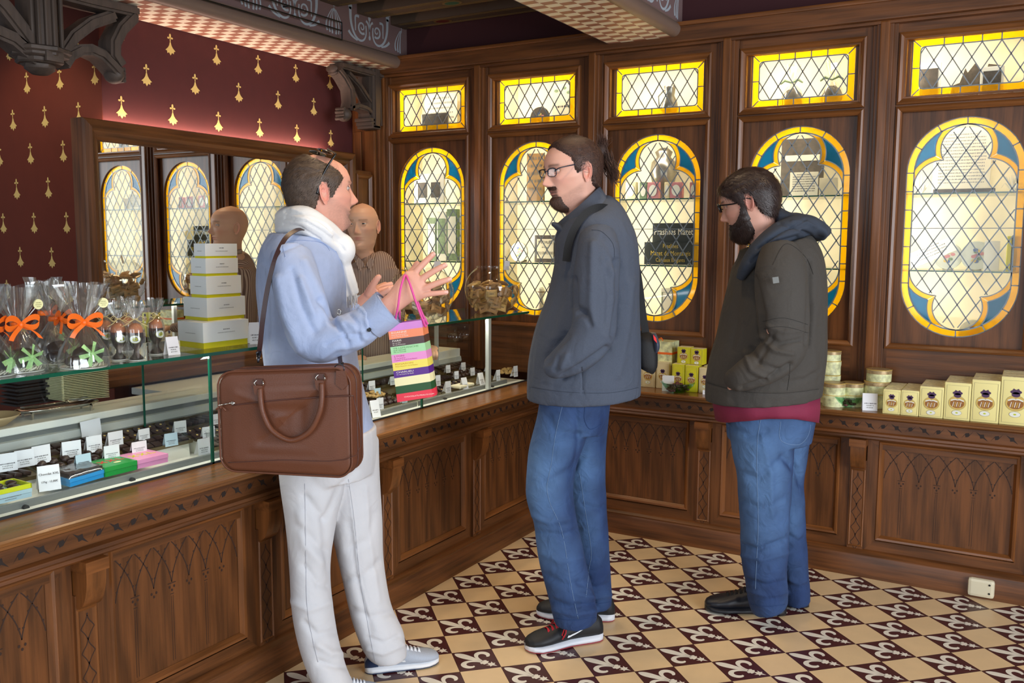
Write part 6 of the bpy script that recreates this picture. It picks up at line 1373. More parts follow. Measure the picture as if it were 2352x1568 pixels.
# briefcase
m_lt = mat('leather_brown', (104, 60, 40), .42, noise=.07, nscale=6, bump=.0005, bscale=420, spec=.4); m_ltd = mat('leather_dark', (84, 48, 38), .45)
cB = F1.P(668, 962, -.36); aB = math.radians(9); UB = RF * math.cos(aB) - NF * math.sin(aB); WB = -NF * math.cos(aB) - RF * math.sin(aB); dB = proj(cB)[0][2]; kB = dB / FPX
tl = math.radians(0.5); UB2 = UB * math.cos(tl) + ZU * math.sin(tl); VB = ZU * math.cos(tl) - UB * math.sin(tl)
fB = MB().frame(cB, UB2, VB, WB)
bc = empty('briefcase', tuple(cB - ZU * .15)); tag(bc, 'brown leather briefcase hanging at the hip of the man in the blue shirt', 'briefcase')
hwB, hhB, rB = 158 * kB, 120 * kB, .042
def rrect(hw, hh, r, n=8, ins=0.):
    hw -= ins; hh -= ins; r = max(.004, r - ins); o = []
    for (cx, cy, a0) in ((hw - r, hh - r, 0), (-hw + r, hh - r, 90), (-hw + r, -hh + r, 180), (hw - r, -hh + r, 270)): o += arcpts((cx, cy), r, a0, a0 + 90, n)
    return o
def sag(u, v): return u, v + (.006 * math.sin(u * 12 + .6) if v > 0 else -.003 * math.cos(u * 9)) + .003 * v / hhB * (u / hwB)
b = MB(); rings = []
for (w_, ins) in ((-.048, .02), (-.046, .008), (-.038, .001), (-.015, .0), (.015, .0), (.036, .001), (.043, .006), (.045, .012)): rings.append([fB(*sag(u, v), w_) for u, v in rrect(hwB, hhB, rB, 8, ins)])
n = len(rings[0]); vv = sum(rings, []); fs = [(i * n + q, i * n + (q + 1) % n, (i + 1) * n + (q + 1) % n, (i + 1) * n + q) for i in range(len(rings) - 1) for q in range(n)]; fs.append(list(range(n))[::-1]); b.add(vv, fs, m_lt)
ol = rrect(hwB, hhB, rB, 8, .012); vv = []; NN = 26
def drape(u, v):
    h = .0 + .004 * math.exp(-((u + .0) / .12) ** 2) + .0
    for (p, amp, w_) in (([(-.10, -.03), (0, .02), (.09, .085)], .006, .012), ([(-.06, -.05), (.05, .03)], -.004, .014), ([(-.09, -.09), (.06, -.1)], -.003, .012), ([(.04, .03), (.12, .0)], -.003, .014), ([(-.13, .08), (-.05, .05)], .003, .012)): h += amp * float(np.exp(-(segdist(np.array([[u, v]]), p)[0] / w_) ** 2))
    return h
for i in range(NN + 1):
    s_ = i / NN
    for q in range(n): u, v = ol[q][0] * s_, ol[q][1] * s_; e = min(1, (1 - s_) * 6); vv.append(fB(*sag(u, v), .045 + (.004 + drape(u, v)) * e))
b.add(vv, [(i * n + q, i * n + (q + 1) % n, (i + 1) * n + (q + 1) % n, (i + 1) * n + q) for i in range(NN) for q in range(n)], m_lt); b.build('bag_body', bc, smooth=True)
b = MB(); b.tube([fB(*sag(u, v), .043) for u, v in rrect(hwB, hhB, rB, 8, .001)], .0028, m_lt, 8, closed=True); b.tube([fB(*sag(u, v), -.043) for u, v in rrect(hwB, hhB, rB, 8, .001)], .0028, m_lt, 8, closed=True); b.tube([fB(*sag(u, v), .0) for u, v in rrect(hwB, hhB, rB, 8, -.0005)], .0022, m_ltd, 6, closed=True); b.build('piping', bc, smooth=True)
def bpx(x, y, w_=0.): 
    o = CP; d = ray(x, y); n_ = WB; t = ((cB + WB * w_ - o) @ n_) / (d @ n_); p = o + d * t - cB; return (p @ UB2, p @ VB)
b = MB(); pk = [bpx(535, 930, .05), bpx(640, 918, .05), bpx(740, 911, .05), bpx(812, 908, .05), bpx(818, 1045, .05), bpx(640, 1056, .05), bpx(524, 1062, .05)]
b.tube([fB(u, v, .0515 + drape(u, v)) for u, v in [tuple(p) for p in crom(pk[:4], 6)]], .0022, m_ltd, 6); b.tube([fB(u, v, .050 + drape(u, v) * .8) for u, v in [tuple(p) for p in crom(pk[3:], 5)]], .0012, m_ltd, 6); b.build('pocket_seam', bc, smooth=True)
b = MB(); 
for (a, c) in (((503, 931), (530, 925)), ((530, 925), (538, 926))): b.tube([fB(*bpx(*a, .055), .056), fB(*bpx(*c, .055), .056)], .0018, msl, 6)
b.tube([fB(*bpx(x, y, .056), .057) for x, y in ((534, 922), (540, 925), (534, 929), (530, 925))], .0012, msl, 6, closed=True)
for q in ((497, 940), (520, 943), (508, 938)): b.tube([fB(*bpx(507, 930, .056), .056), fB(*bpx(*q, .056), .058)], [.0016, .003], m_lt, 6)
b.build('zip_pull', bc, smooth=True)
b = MB(); hd = crom([bpx(x, y, .06) + (w_,) for x, y, w_ in ((597, 893, .058), (600, 915, .064), (607, 950, .066), (628, 988, .066), (670, 1010, .064), (712, 990, .066), (735, 950, .068), (741, 915, .066), (738, 880, .058))], 6); b.tube([fB(*p) for p in hd], .0072, m_lt, 12); b.build('handle', bc, smooth=True)
b = MB()
for (x, y) in ((596, 880), (737, 868)):
    ring = []; u, v = bpx(x, y, .055)
    for q in range(18): t = 2 * PI * q / 18; ring.append(fB(u + .0125 * math.cos(t), v + .010 * math.sin(t), .055 + .004 * math.cos(2 * t)))
    b.tube(ring, .0016, msl, 6, closed=True)
u, v = bpx(781, 846, .03); b.tube([fB(u + .013 * math.cos(t), v + .012 * math.sin(t), .035) for t in [2 * PI * q / 20 for q in range(20)]], .0017, mat('gunmetal', (70, 70, 76), .25, .9), 6, closed=True)
b.build('metal_ring', bc, smooth=True)
for (x, y) in ((596, 880), (737, 868)):
    b = MB(); u, v = bpx(x, y, .05); b.prism([(u - .011, v), (u + .011, v), (u + .011, v + .012), (u - .011, v + .012)], fB, .046, .055, m_ltd); b.prism([(u - .0125, v - .004), (u + .0125, v - .004), (u + .010, v - .026), (u, v - .034), (u - .010, v - .026)], fB, .050, .062, m_lt); b.build('leather_tab', bc)
b = MB(); u, v = bpx(783, 860, .05); b.prism([(u - .012, v + .01), (u + .012, v + .01), (u + .019, v - .026), (u + .004, v - .040), (u - .015, v - .026)], fB, .044, .052, m_lt); b.build('leather_tab', bc)
# straps
m_st = mat('strap_dark', (58, 34, 34), .45)
def strap(pts, wpx, m, nm, par, F=F1):
    b = MB(); A = crom(pts, 8); C = np.array([F.P(a[0], a[1], a[2]) for a in A]); D = proj(C)[:, 2]; vv = []
    for i in range(len(C)):
        t = C[min(len(C) - 1, i + 1)] - C[max(0, i - 1)]; t /= np.linalg.norm(t); nn_ = -NF * .8 + ZU * .3; s_ = np.cross(t, nn_); s_ /= np.linalg.norm(s_); nn_ = np.cross(s_, t); h = wpx * D[i] / FPX / 2
        vv += [C[i] + s_ * h + nn_ * .0012, C[i] - s_ * h + nn_ * .0012, C[i] - s_ * h - nn_ * .0012, C[i] + s_ * h - nn_ * .0012]
    n = len(C); b.add(vv, [(4 * i + k, 4 * i + (k + 1) % 4, 4 * i + 4 + (k + 1) % 4, 4 * i + 4 + k) for i in range(n - 1) for k in range(4)], m); o = b.build(nm, smooth=False); setpar(o, par); return o
strap([(702, 527, -.10), (682, 528, -.16), (655, 548, -.215), (632, 595, -.25), (615, 660, -.26), (604, 730, -.27), (597, 795, -.30), (594, 815, -.33)], 11, m_st, 'shoulder_strap', bc)
strap([(702, 527, -.10), (745, 552, -.085), (780, 580, -.03), (796, 620, .0), (795, 680, .0), (780, 722, -.06), (778, 790, -.2), (783, 838, -.35)], 10, m_st, 'shoulder_strap', bc)
b = MB(); b.tube([F1.P(594, 812, -.335), F1.P(593, 832, -.35)], [.006, .003], MATS['gunmetal'], 8); b.box(F1.P(588, 814, -.34), F1.P(600, 806, -.325), MATS['gunmetal']); b.tube([F1.P(786, 832, -.365), F1.P(784, 842, -.37)], [.005, .004], MATS['gunmetal'], 8)
b.tube([F1.P(779 + 4 * math.cos(t), 716 + 6 * math.sin(t), -.215) for t in [2 * PI * q / 14 for q in range(14)]], .0015, msl, 6, closed=True); o = b.build('strap_clip', bc, smooth=True)
# striped paper bag
cP = F1.P(943, 832, -.27); aP = math.radians(8); UP = RF * math.cos(aP) - NF * math.sin(aP); WP = np.cross(UP, ZU); WP /= np.linalg.norm(WP)
def ppx(x, y): d = ray(x, y); t = ((cP - CP) @ WP) / (d @ WP); return CP + d * t
TLc, TRc, BRc, BLc = ppx(889.6, 745), ppx(968, 735), ppx(994, 911), ppx(912.5, 923.6)
pbg = empty('paper_bag', tuple((BLc + BRc) / 2)); tag(pbg, 'small paper bag with coloured stripes and pink cord handles hanging from the wrist', 'paper bag')
cols = [(214, 130, 208), (250, 140, 92), (74, 42, 42), (170, 222, 164), (238, 148, 206), (248, 226, 96), (92, 38, 140), (250, 240, 186), (40, 84, 44), (240, 60, 80)]
yb = (np.array([550, 637, 733, 822, 917, 1012, 1108, 1195, 1295, 1388, 1483]) - 550) / 933.
dep = .062; b = MB(); back = -WP * 1.0
mcol = [mat('bag_stripe_%d' % i, c, .28) for i, c in enumerate(cols)]; m_in = mat('bag_inside', (140, 50, 120), .6)
fol = (RF * .35 + WP * -.5); 
for i in range(10):
    t0, t1 = yb[i], yb[i + 1]
    L0, L1, R0, R1 = TLc + (BLc - TLc) * t0, TLc + (BLc - TLc) * t1, TRc + (BRc - TRc) * t0, TRc + (BRc - TRc) * t1
    def pts(L, R, t): g = .020 * (1 - t) ** 1 ; mR = R - WP * dep * .5 + UP * (.004 - g * .3); mL = L - WP * dep * .5 - UP * .0 + UP * g * .4; return [L, L * .67 + R * .33, L * .33 + R * .67, R, mR, R - WP * dep, L - WP * dep, mL]
    A, C_ = pts(L0, R0, t0), pts(L1, R1, t1)
    b.add(A + C_, [(k, (k + 1) % 8, 8 + (k + 1) % 8, 8 + k) for k in range(8)], mcol[i])
    if i == 9: b.add(C_, [list(range(8))], mcol[9])
    if i == 0: b.add([p * .96 + (TLc + TRc - WP * dep) / 2 * .04 - ZU * .004 for p in A], [list(range(8))], m_in)
b.build('bag_body', pbg)
fP = lambda u, v, w=0: tuple(TLc + (TRc - TLc) * (u + .0) + (BLc - TLc) * v + WP * (.0006 + w))
m_lw, m_lgn, m_lpk, m_lgd = mat('print_cream', (250, 240, 226), .5), mat('print_green', (120, 176, 116), .5), mat('print_magenta', (190, 60, 140), .5), mat('print_gold', (214, 170, 40), .5)
wT = np.linalg.norm(TRc - TLc); hT = np.linalg.norm(BLc - TLc)
def ptext(s_, u, v, size, m, sx=1.0): text(s_, size, lambda a, c, w=0: fP(u + a / wT, v - c / hT, w * .3), m, pbg, 'lettering', 'LEFT', .0003, sx)
for s_, i, m, ln in (('ROANNE', 1, m_lw, ('Place des Promenades', '8, rue Charles de Gaulle')), ('PARIS', 2, m_lw, ('44, rue Cler', '35, rue Rambuteau')), ('VILLEFRANCHE', 3, m_lgn, ('SUR SA\u00d4NE', '706, rue Nationale')), ('LYON', 4, m_lpk, ('32, rue de Brest', '2, grande rue de la Croix Rousse')), ('RENAISON', 5, m_lgd, ('Maison Renaison, rue de Roanne',)), ('CHARLIEU', 6, m_lw, ('12, rue Charles de Gaulle',))):
    v0 = yb[i]; ptext(s_, .08, v0 + .024, .0072, m, 1.5)
    for q, l in enumerate(ln): ptext(l, .08, v0 + .052 + .022 * q, .0042 if q or i != 3 else .006, m, 1.15)
ptext('CHOCOLATS-PRALUS.COM', .22, yb[9] + .045, .0052, m_lw, 1.35)
m_cord = mat('pink_cord', (228, 84, 160), .6, bump=.0006, bscale=500)
b = MB(); b.tube(crom([ppx(905, 742) - WP * .004, F1.P(914, 705, -.285), F1.P(919, 668, -.285), F1.P(926, 642, -.275), F1.P(932, 632, -.255), F1.P(940, 648, -.275), F1.P(952, 684, -.285), F1.P(966, 722, -.28), ppx(974, 752) - WP * .02], 6), .0032, m_cord, 8)
b.tube(crom([ppx(908, 738) - WP * .05, F1.P(918, 715, -.23), F1.P(926, 680, -.215), F1.P(930, 650, -.215), F1.P(932, 634, -.235), F1.P(942, 655, -.22), F1.P(958, 690, -.22), F1.P(970, 720, -.23), ppx(974, 748) - WP * .045], 6), .0032, m_cord, 8)
b.build('cord_handle', pbg, smooth=True)
# ---------------- the man with the ponytail and grey jacket ----------------
F2 = Fig((.69, -1.15))
m_j2 = mat('jacket_slate', (72, 80, 96), .85, noise=.06, nscale=220, bump=.0005, bscale=420, fold=.006); m_blk = mat('black_fabric', (16, 17, 21), .7, bump=.0006, bscale=300); m_jn = mat('denim_blue', (52, 92, 150), .85, noise=.16, nscale=16, vcol=True, bump=.0006, bscale=600, fold=.007, fscale=18.)
m_stc = mat('seam_thread', (120, 146, 180), .8); m_jns = mat('denim_seam', (36, 62, 108), .85)
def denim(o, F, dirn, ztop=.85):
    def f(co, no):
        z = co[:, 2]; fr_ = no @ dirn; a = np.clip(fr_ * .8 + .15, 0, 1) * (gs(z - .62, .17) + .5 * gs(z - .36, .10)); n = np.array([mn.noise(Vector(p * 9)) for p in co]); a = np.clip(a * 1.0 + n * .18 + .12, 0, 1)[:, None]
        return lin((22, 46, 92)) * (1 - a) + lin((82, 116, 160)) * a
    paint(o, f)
H2 = placehead(F2, (1346, 396), -.085, 236, 9, 0, 1.0, neck=(-.12, 0), pr=dict(nose=1.05), side=1)
T2 = [(1345, 455, .02, 52, .06), (1362, 500, .02, 72, .15), (1366, 545, .01, 92, .19), (1370, 610, 0, 98, .20), (1362, 690, 0, 107, .20), (1350, 770, 0, 122, .195), (1342, 840, 0, 130, .19), (1340, 900, 0, 131, .19)]
A2 = [(1372, 540, -.16, 40, .06), (1375, 580, -.20, 50, .075), (1370, 650, -.23, 54, .075), (1368, 710, -.24, 51, .07), (1362, 765, -.25, 52, .065), (1330, 806, -.25, 46, .062), (1292, 832, -.24, 36, .055), (1268, 842, -.21, 26, .045)]
A2b = [(1340, 550, .18, 40, .06), (1310, 650, .21, 44, .07), (1300, 740, .22, 40, .06), (1270, 800, .16, 34, .05), (1255, 830, .10, 26, .04)]
L2n = [(1298, 900, -.05, 56, .11), (1290, 980, -.06, 61, .105), (1268, 1060, -.07, 57, .09), (1262, 1130, -.08, 54, .085), (1276, 1200, -.09, 50, .08), (1292, 1290, -.10, 52, .078), (1312, 1370, -.11, 52, .078), (1321, 1412, -.12, 50, .075), (1323, 1428, -.12, 47, .07)]
L2f = [(1340, 900, .06, 66, .11), (1340, 980, .07, 56, .10), (1342, 1080, .09, 48, .085), (1348, 1160, .10, 46, .08), (1357, 1240, .11, 42, .075), (1362, 1320, .12, 40, .072), (1366, 1375, .12, 39, .07), (1367, 1392, .12, 37, .066)]
def goatee(c, x, y, z, ins):
    n = np.array([mn.noise(Vector((a * 240, b_ * 240, c_ * 240))) for a, b_, c_ in zip(x, y, z)])
    lip = np.clip(gs(y, .016) * (gs(z - .0605, .0035) + gs(z - .0515, .004)) * (x > .08), 0, 1)
    g = (x > .055) * np.clip((.026 - np.abs(y)) / .006, 0, 1) * np.clip((.074 - z) / .005, 0, 1) * (z > -.02); g = g * (1 - .9 * lip) * np.clip(1 - gs(np.abs(y) - .006, .012) * gs(z - .040, .004) * .6, 0, 1)
    st = np.clip((x + .005) / .02, 0, 1) * np.clip((.06 - z + np.clip((.05 - x) * .5, -.02, .03)) / .012, 0, 1) * (z > -.015) * .22
    k = (np.clip(np.maximum(g * .8, st * (1 + .4 * n)), 0, .95) * ins)[:, None]; c = c * (1 - k) + lin((58, 40, 32)) * k
    bw = (gs(z - .1435 - .05 * (.03 - np.abs(np.abs(y) - .03)), .0042) * np.clip((np.abs(y) - .010) / .004, 0, 1) * np.clip((.052 - np.abs(y)) / .006, 0, 1) * (x > .06) * ins * .75)[:, None]
    return c * (1 - bw) + lin((60, 42, 34)) * bw
man2 = bodymesh('person', F2, H2, T2, [A2, A2b, L2n, L2f], [], (222, 170, 150), 'tall man with a ponytail, goatee and glasses in a slate grey jacket and jeans', goatee, (60, 70, 70), .8)
fo = [([(1318, 640), (1320, 705), (1345, 716)], -.012, 6), ([(1418, 600), (1422, 690), (1410, 770)], -.012, 7), ([(1361, 560), (1358, 700), (1362, 740)], .008, 9), ([(1392, 600), (1400, 680), (1396, 740)], -.006, 8), ([(1330, 720), (1350, 726), (1358, 745)], -.010, 6), ([(1395, 800), (1340, 838), (1292, 866)], -.012, 7), ([(1300, 770), (1270, 800), (1258, 830)], -.010, 8), ([(1296, 640), (1280, 700), (1262, 760)], -.006, 10), ([(1302, 815), (1290, 845)], .006, 5), ([(1282, 822), (1275, 850)], -.006, 5), ([(1420, 860), (1440, 760), (1452, 650)], .006, 9), ([(1385, 545), (1430, 620), (1436, 700)], -.005, 8), ([(1337, 850), (1340, 905)], -.003, 2.5), ([(1245, 880), (1300, 896), (1400, 900), (1468, 888)], -.002, 2), ([(1387, 600), (1420, 640), (1430, 690)], .005, 8)]
jk = cloth('jacket', F2, [[(1350, 480, .02, 48, .08)] + T2[1:] + [(1340, 912, 0, 130, .19)], A2, A2b], m_j2, man2, vox=.006, fold=fo, wr=(.0018, 20, (1, 1, .5)), seed=5)
# stand-up collar
b = MB(); rows = [(1342, 470, .0, 50, .085), (1348, 450, .0, 43, .08)]
def collar(F, ring0, ring1, m, par, nm='collar', th=.006, gap=None):
    b = MB(); n = 40; out = []
    for (cx, cy, tl, hw, hd) in (ring0, ring1):
        c = F.P(cx, cy, 0); d = proj(c)[0][2]
        for t_ in (0, th):
            L_ = []
            for q in range(n): a = 2 * PI * q / n; L_.append(c + RF * (hw * d / FPX - t_) * math.cos(a) + NF * (hd - t_) * math.sin(a) - ZU * tl * math.cos(a))
            out.append(L_)
    A, A2_, B_, B2_ = out; vv = A + B_ + B2_ + A2_; fs = []
    for r_ in range(3):
        for q in range(n): fs.append((r_ * n + q, r_ * n + (q + 1) % n, (r_ + 1) * n + (q + 1) % n, (r_ + 1) * n + q))
    b.add(vv, fs, m); o = b.build(nm, smooth=True); setpar(o, par); return o
b = MB(); pxtube(b, F2, [(1322, 560, -.03, 14, .05), (1302, 540, -.03, 12, .05), (1284, 522, -.025, 9, .045), (1271, 515, -.02, 5, .035)], m_j2); o = b.build('collar_flap', smooth=True); setpar(o, jk)
collar(F2, (1348, 516, -.060, 60, .105), (1328, 472, -.064, 50, .088), m_j2, jk)
strapm = m_blk
# jeans
fo = [([(1262, 960), (1275, 990), (1330, 1000)], -.006, 8), ([(1345, 1040), (1310, 1080), (1250, 1110)], -.005, 9), ([(1215, 1180), (1260, 1200), (1310, 1190)], .005, 7), ([(1230, 1220), (1290, 1230), (1330, 1215)], -.005, 7), ([(1245, 1270), (1290, 1290), (1335, 1280)], .004, 8), ([(1270, 1380), (1310, 1395), (1365, 1385)], -.007, 7), ([(1272, 1400), (1320, 1412), (1368, 1402)], .006, 6), ([(1330, 1340), (1370, 1350), (1400, 1340)], -.006, 6), ([(1330, 1365), (1370, 1372), (1402, 1365)], .006, 6), ([(1340, 1160), (1380, 1170), (1392, 1160)], -.005, 6), ([(1255, 1320), (1300, 1345), (1350, 1330)], -.005, 8), ([(1320, 920), (1330, 1000), (1320, 1080)], -.004, 5)]
jn2 = cloth('jeans', F2, [[(1326, 880, 0, 76, .17), (1322, 930, 0, 78, .165), (1316, 985, 0, 74, .14)], L2n, L2f], m_jn, man2, vox=.006, fold=fo, wr=(.0022, 26, (1, 1, 1.0)), seed=6)
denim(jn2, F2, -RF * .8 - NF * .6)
seam(jn2, [[(1292, 930), (1276, 1000), (1266, 1068), (1257, 1116), (1264, 1156), (1291, 1221), (1311, 1340), (1328, 1420)], [(1331, 1085), (1343, 1163), (1358, 1265), (1353, 1306), (1346, 1370)]], m_stc, .0006)
seam(jn2, [[(1345, 925), (1342, 960), (1355, 985), (1380, 975)], [(1276, 1420), (1320, 1424), (1368, 1418)], [(1334, 1384), (1368, 1386), (1400, 1382)]], m_jns, .0011)
seam(jk, [[(1337, 842), (1339, 870), (1340, 895)], [(1359, 528), (1382, 532), (1407, 559), (1411, 590)], [(1216, 888), (1300, 900), (1400, 902), (1466, 890)]], mat('jacket_seam', (46, 52, 64), .85), .0006)
# hair pulled back into a bun
m_h2 = mat('hair_chestnut', (62, 42, 35), .62, noise=.3, nscale=60, bump=.001, bscale=260, stretch=(1, 1, 3)); m_h2s = mat('hair_strand_chestnut', (92, 64, 52), .55)
hm2 = hairmask([(.06, .0), (.10, .022), (.13, .034), (.15, .036), (.165, .040), (.18, .056), (.195, .068), (.21, .066), (.23, .05)], [(-.12, .045), (-.06, .050), (-.034, .062), (-.024, .10), (-.014, .142), (.008, .142), (.014, .115), (.022, .108), (.04, .135), (.07, .165), (.1, .18)])
b = MB(); P_, N_, M_ = H2.cap(b, hm2, .010, m_h2, .3, 50); bunL = headpx(H2, 1384, 338, 0.0)
H2.strands(b, P_, N_, M_, m_h2s, lambda p: bunL - p, .034, 6500, 5, .0005, .02, dn=.09)
bun = np.array(bunL); c_ = H2.T(bun)[0]
b.ellip(H2.T(bun + [.012, 0, -.012])[0], (.026, .026, .026), m_h2, 18, 12, jit=.15)
r_ = np.random.RandomState(3)
for q in range(420):   # bun loops and loose ends
    a = r_.uniform(0, 2 * PI); t0 = H2.T(bun)[0]; R1 = .020 * r_.uniform(.6, 1.1); tl_ = r_.uniform(-.5, .5)
    pts = [t0 + RF * R1 * math.cos(a + k * .5) * .8 + ZU * (R1 * 1.25 * math.sin(a + k * .5) + .006) + NF * (r_.uniform(-.014, .014) * .6 + tl_ * .01) for k in range(5)]
    b.tube(pts, .0007, m_h2s if q % 2 else m_h2, 3, cap=False)
for q in range(520):
    st = H2.T(bun + r_.normal(size=3) * [.010, .014, .010] + [0, 0, -.02])[0]; tx = r_.uniform(.4, 1.1)
    end = F2.P(1400 + 16 * tx + r_.normal() * 7, 372 + 40 * tx + r_.normal() * 10, r_.uniform(-.03, .03)); mid = (st + end) / 2 + ZU * r_.uniform(-.03, .004) + RF * r_.uniform(-.006, .014)
    b.tube([st, st * .4 + mid * .6, mid * .4 + end * .6, end], [.0010, .0009, .0007, .0003], m_h2s if q % 2 else m_h2, 3, cap=False)
for q in range(70):
    st = H2.T(bun + r_.normal(size=3) * .008)[0]; end = F2.P(1384 + r_.normal() * 10, 312 + r_.normal() * 5, r_.uniform(-.01, .01)); b.tube([st, (st + end) / 2 + RF * r_.uniform(-.012, .012), end], [.0008, .0006, .0003], m_h2s, 3, cap=False)
b.build('hair', man2, smooth=True)
b = MB()
gmask = lambda x, y, z: np.clip((.029 - np.abs(y)) / .006, 0, 1) * np.clip((x - .05) / .01, 0, 1) * np.clip((.040 - z) / .01, 0, 1) * np.clip((z + .014) / .008, 0, 1)
P_, N_, M_ = H2.cap(b, gmask, .007, m_h2, .3, 90); H2.strands(b, P_, N_, M_, m_h2s, lambda p: (.05, 0, -1), .012, 1500, 6, .0005, .2)
mm_ = lambda x, y, z: np.clip((.026 - np.abs(y)) / .005, 0, 1) * np.clip((x - .07) / .01, 0, 1) * np.clip((.076 - z) / .004, 0, 1) * np.clip((z - .0655) / .003, 0, 1)
P_, N_, M_ = H2.cap(b, mm_, .0025, m_h2, .2, 90); H2.strands(b, P_, N_, M_, m_h2s, lambda p: (.1, np.sign(p[1]) * .8, -1), .007, 700, 7, .0005, .2); b.build('goatee', man2, smooth=True)
def glasses(H, label, m, lens_w, lens_h, x0, z0, near, ysg, rimfull=True, r=.0014, mt=None, drop=0.):
    root = empty('glasses', tuple(H.T([x0, 0, z0])[0])); tag(root, label, 'glasses'); b = MB(); bl = MB()
    for cy in (-.033, .033):
        pts = [np.array([x0 - .10 * abs(cy + math.cos(t) * lens_w) - .0, cy + lens_w * math.copysign(abs(math.cos(t)) ** .7, math.cos(t)), z0 + lens_h * math.copysign(abs(math.sin(t)) ** .7, math.sin(t))]) for t in [2 * PI * q / 36 for q in range(36)]]
        T_ = H.T(pts); b.tube(T_, r, m, 6, closed=True)
        if rimfull: b.tube(T_[1:18], r * 1.7, m, 6)
        bl.add(list(T_), [list(range(36))], MATS['clear_lens'] if 'clear_lens' in MATS else glassy('clear_lens', (.95, .96, .97), .015))
    b.tube(H.T([(x0 - .001, -.012, z0 + .004), (x0 + .004, 0, z0 + .008), (x0 - .001, .012, z0 + .004)]), r, m, 6)
    for s_ in (1, -1): b.tube(H.T([(x0 - .001, .010 * s_, z0 - .0), (x0 - .010, .008 * s_, z0 - .006)]), r * .8, m, 5)
    b.build('rim', root, smooth=True); bl.build('lens', root)
    for s_ in (1, -1):
        A = crom([(x0 - .006, s_ * (.033 + lens_w + .001), z0 + lens_h * .55)] + [(p[0], s_ * abs(p[1]), p[2]) for p in near], 5); b = MB(); b.tube(H.T(A), r * 1.35, mt or m, 6); b.build('temple', root, smooth=True)
    return root
nr = [headpx(H2, x, y, .074) for x, y in ((1290, 384), (1330, 376))] + [headpx(H2, 1344, 375, .077)]
lz = headpx(H2, 1262, 395, .033)[2]
glasses(H2, 'thin dark rectangular glasses on the man with the ponytail', mat('glasses_navy', (30, 36, 56), .25), .025, .0135, .103, .122, nr, 1)
# shoes
m_bk = mat('shoe_black', (22, 23, 28), .6, noise=.1, nscale=200); m_rl = mat('lace_red', (186, 24, 40), .7); m_ro = mat('outsole_red', (150, 46, 56), .6)
st2 = dict(upper=m_bk, sole=mat('sole_cool_white', (214, 216, 224), .5), out=m_ro, lace=m_rl, bow=True, swoosh=m_wh)
s_ = shoe(None, floorpx(1205, 1494), floorpx(1384, 1466), st2, 1, 'sneaker'); tag(s_, 'black running shoe with red bow laces, nearer foot of the man with the ponytail', 'shoe', 'black running shoes')
st3 = dict(st2); st3['bow'] = False
s_ = shoe(None, floorpx(1232, 1412), floorpx(1412, 1424), st3, -1, 'sneaker'); tag(s_, 'black running shoe half hidden behind the red-laced one', 'shoe', 'black running shoes')
# shoulder bag
sb_ = empty('shoulder_bag', tuple(F2.P(1485, 790, .03))); tag(sb_, 'small black shoulder bag with a red patch behind the man with the ponytail', 'bag')
b = MB(); pxtube(b, F2, [(1476, 762, .05, 10, .05), (1478, 775, .05, 24, .09), (1480, 810, .05, 26, .10), (1482, 835, .05, 23, .10), (1478, 846, .05, 18, .09)], m_blk, ex=.6); o = b.build('bag_body', smooth=True); setpar(o, sb_)
b = MB(); pxtube(b, F2, [(1500, 766, .0, 6, .04), (1504, 785, .0, 9, .06), (1504, 800, .0, 8, .055), (1500, 808, 0, 5, .04)], mat('nylon_grey', (60, 66, 84), .5)); b.add([F2.P(1500, 768, -.04), F2.P(1507, 776, -.055), F2.P(1509, 788, -.06), F2.P(1502, 780, -.06)], [(0, 1, 2, 3)], mat('patch_red', (220, 40, 50), .5)); o = b.build('front_pocket', smooth=True); setpar(o, sb_)
def strap2(pts, wpx, par, F, m=m_blk, nrm=-NF):
    b = MB(); A = crom(pts, 8); C = np.array([F.P(a[0], a[1], a[2]) for a in A]); D = proj(C)[:, 2]; vv = []
    for i in range(len(C)):
        t = C[min(len(C) - 1, i + 1)] - C[max(0, i - 1)]; t /= np.linalg.norm(t); s2 = np.cross(t, nrm); s2 /= np.linalg.norm(s2); nn_ = np.cross(s2, t); h = wpx * D[i] / FPX / 2
        vv += [C[i] + s2 * h + nn_ * .0015, C[i] - s2 * h + nn_ * .0015, C[i] - s2 * h - nn_ * .0015, C[i] + s2 * h - nn_ * .0015]
    n = len(C); b.add(vv, [(4 * i + k, 4 * i + (k + 1) % 4, 4 * i + 4 + (k + 1) % 4, 4 * i + 4 + k) for i in range(n - 1) for k in range(4)], m); o = b.build('shoulder_strap'); setpar(o, par); return o
strap2([(1300, 600, -.16), (1306, 560, -.165), (1322, 520, -.165), (1348, 488, -.15), (1378, 476, -.12), (1405, 484, -.06), (1430, 515, .0), (1452, 570, .05), (1466, 640, .06), (1476, 720, .04), (1484, 770, .02)], 17, sb_, F2)
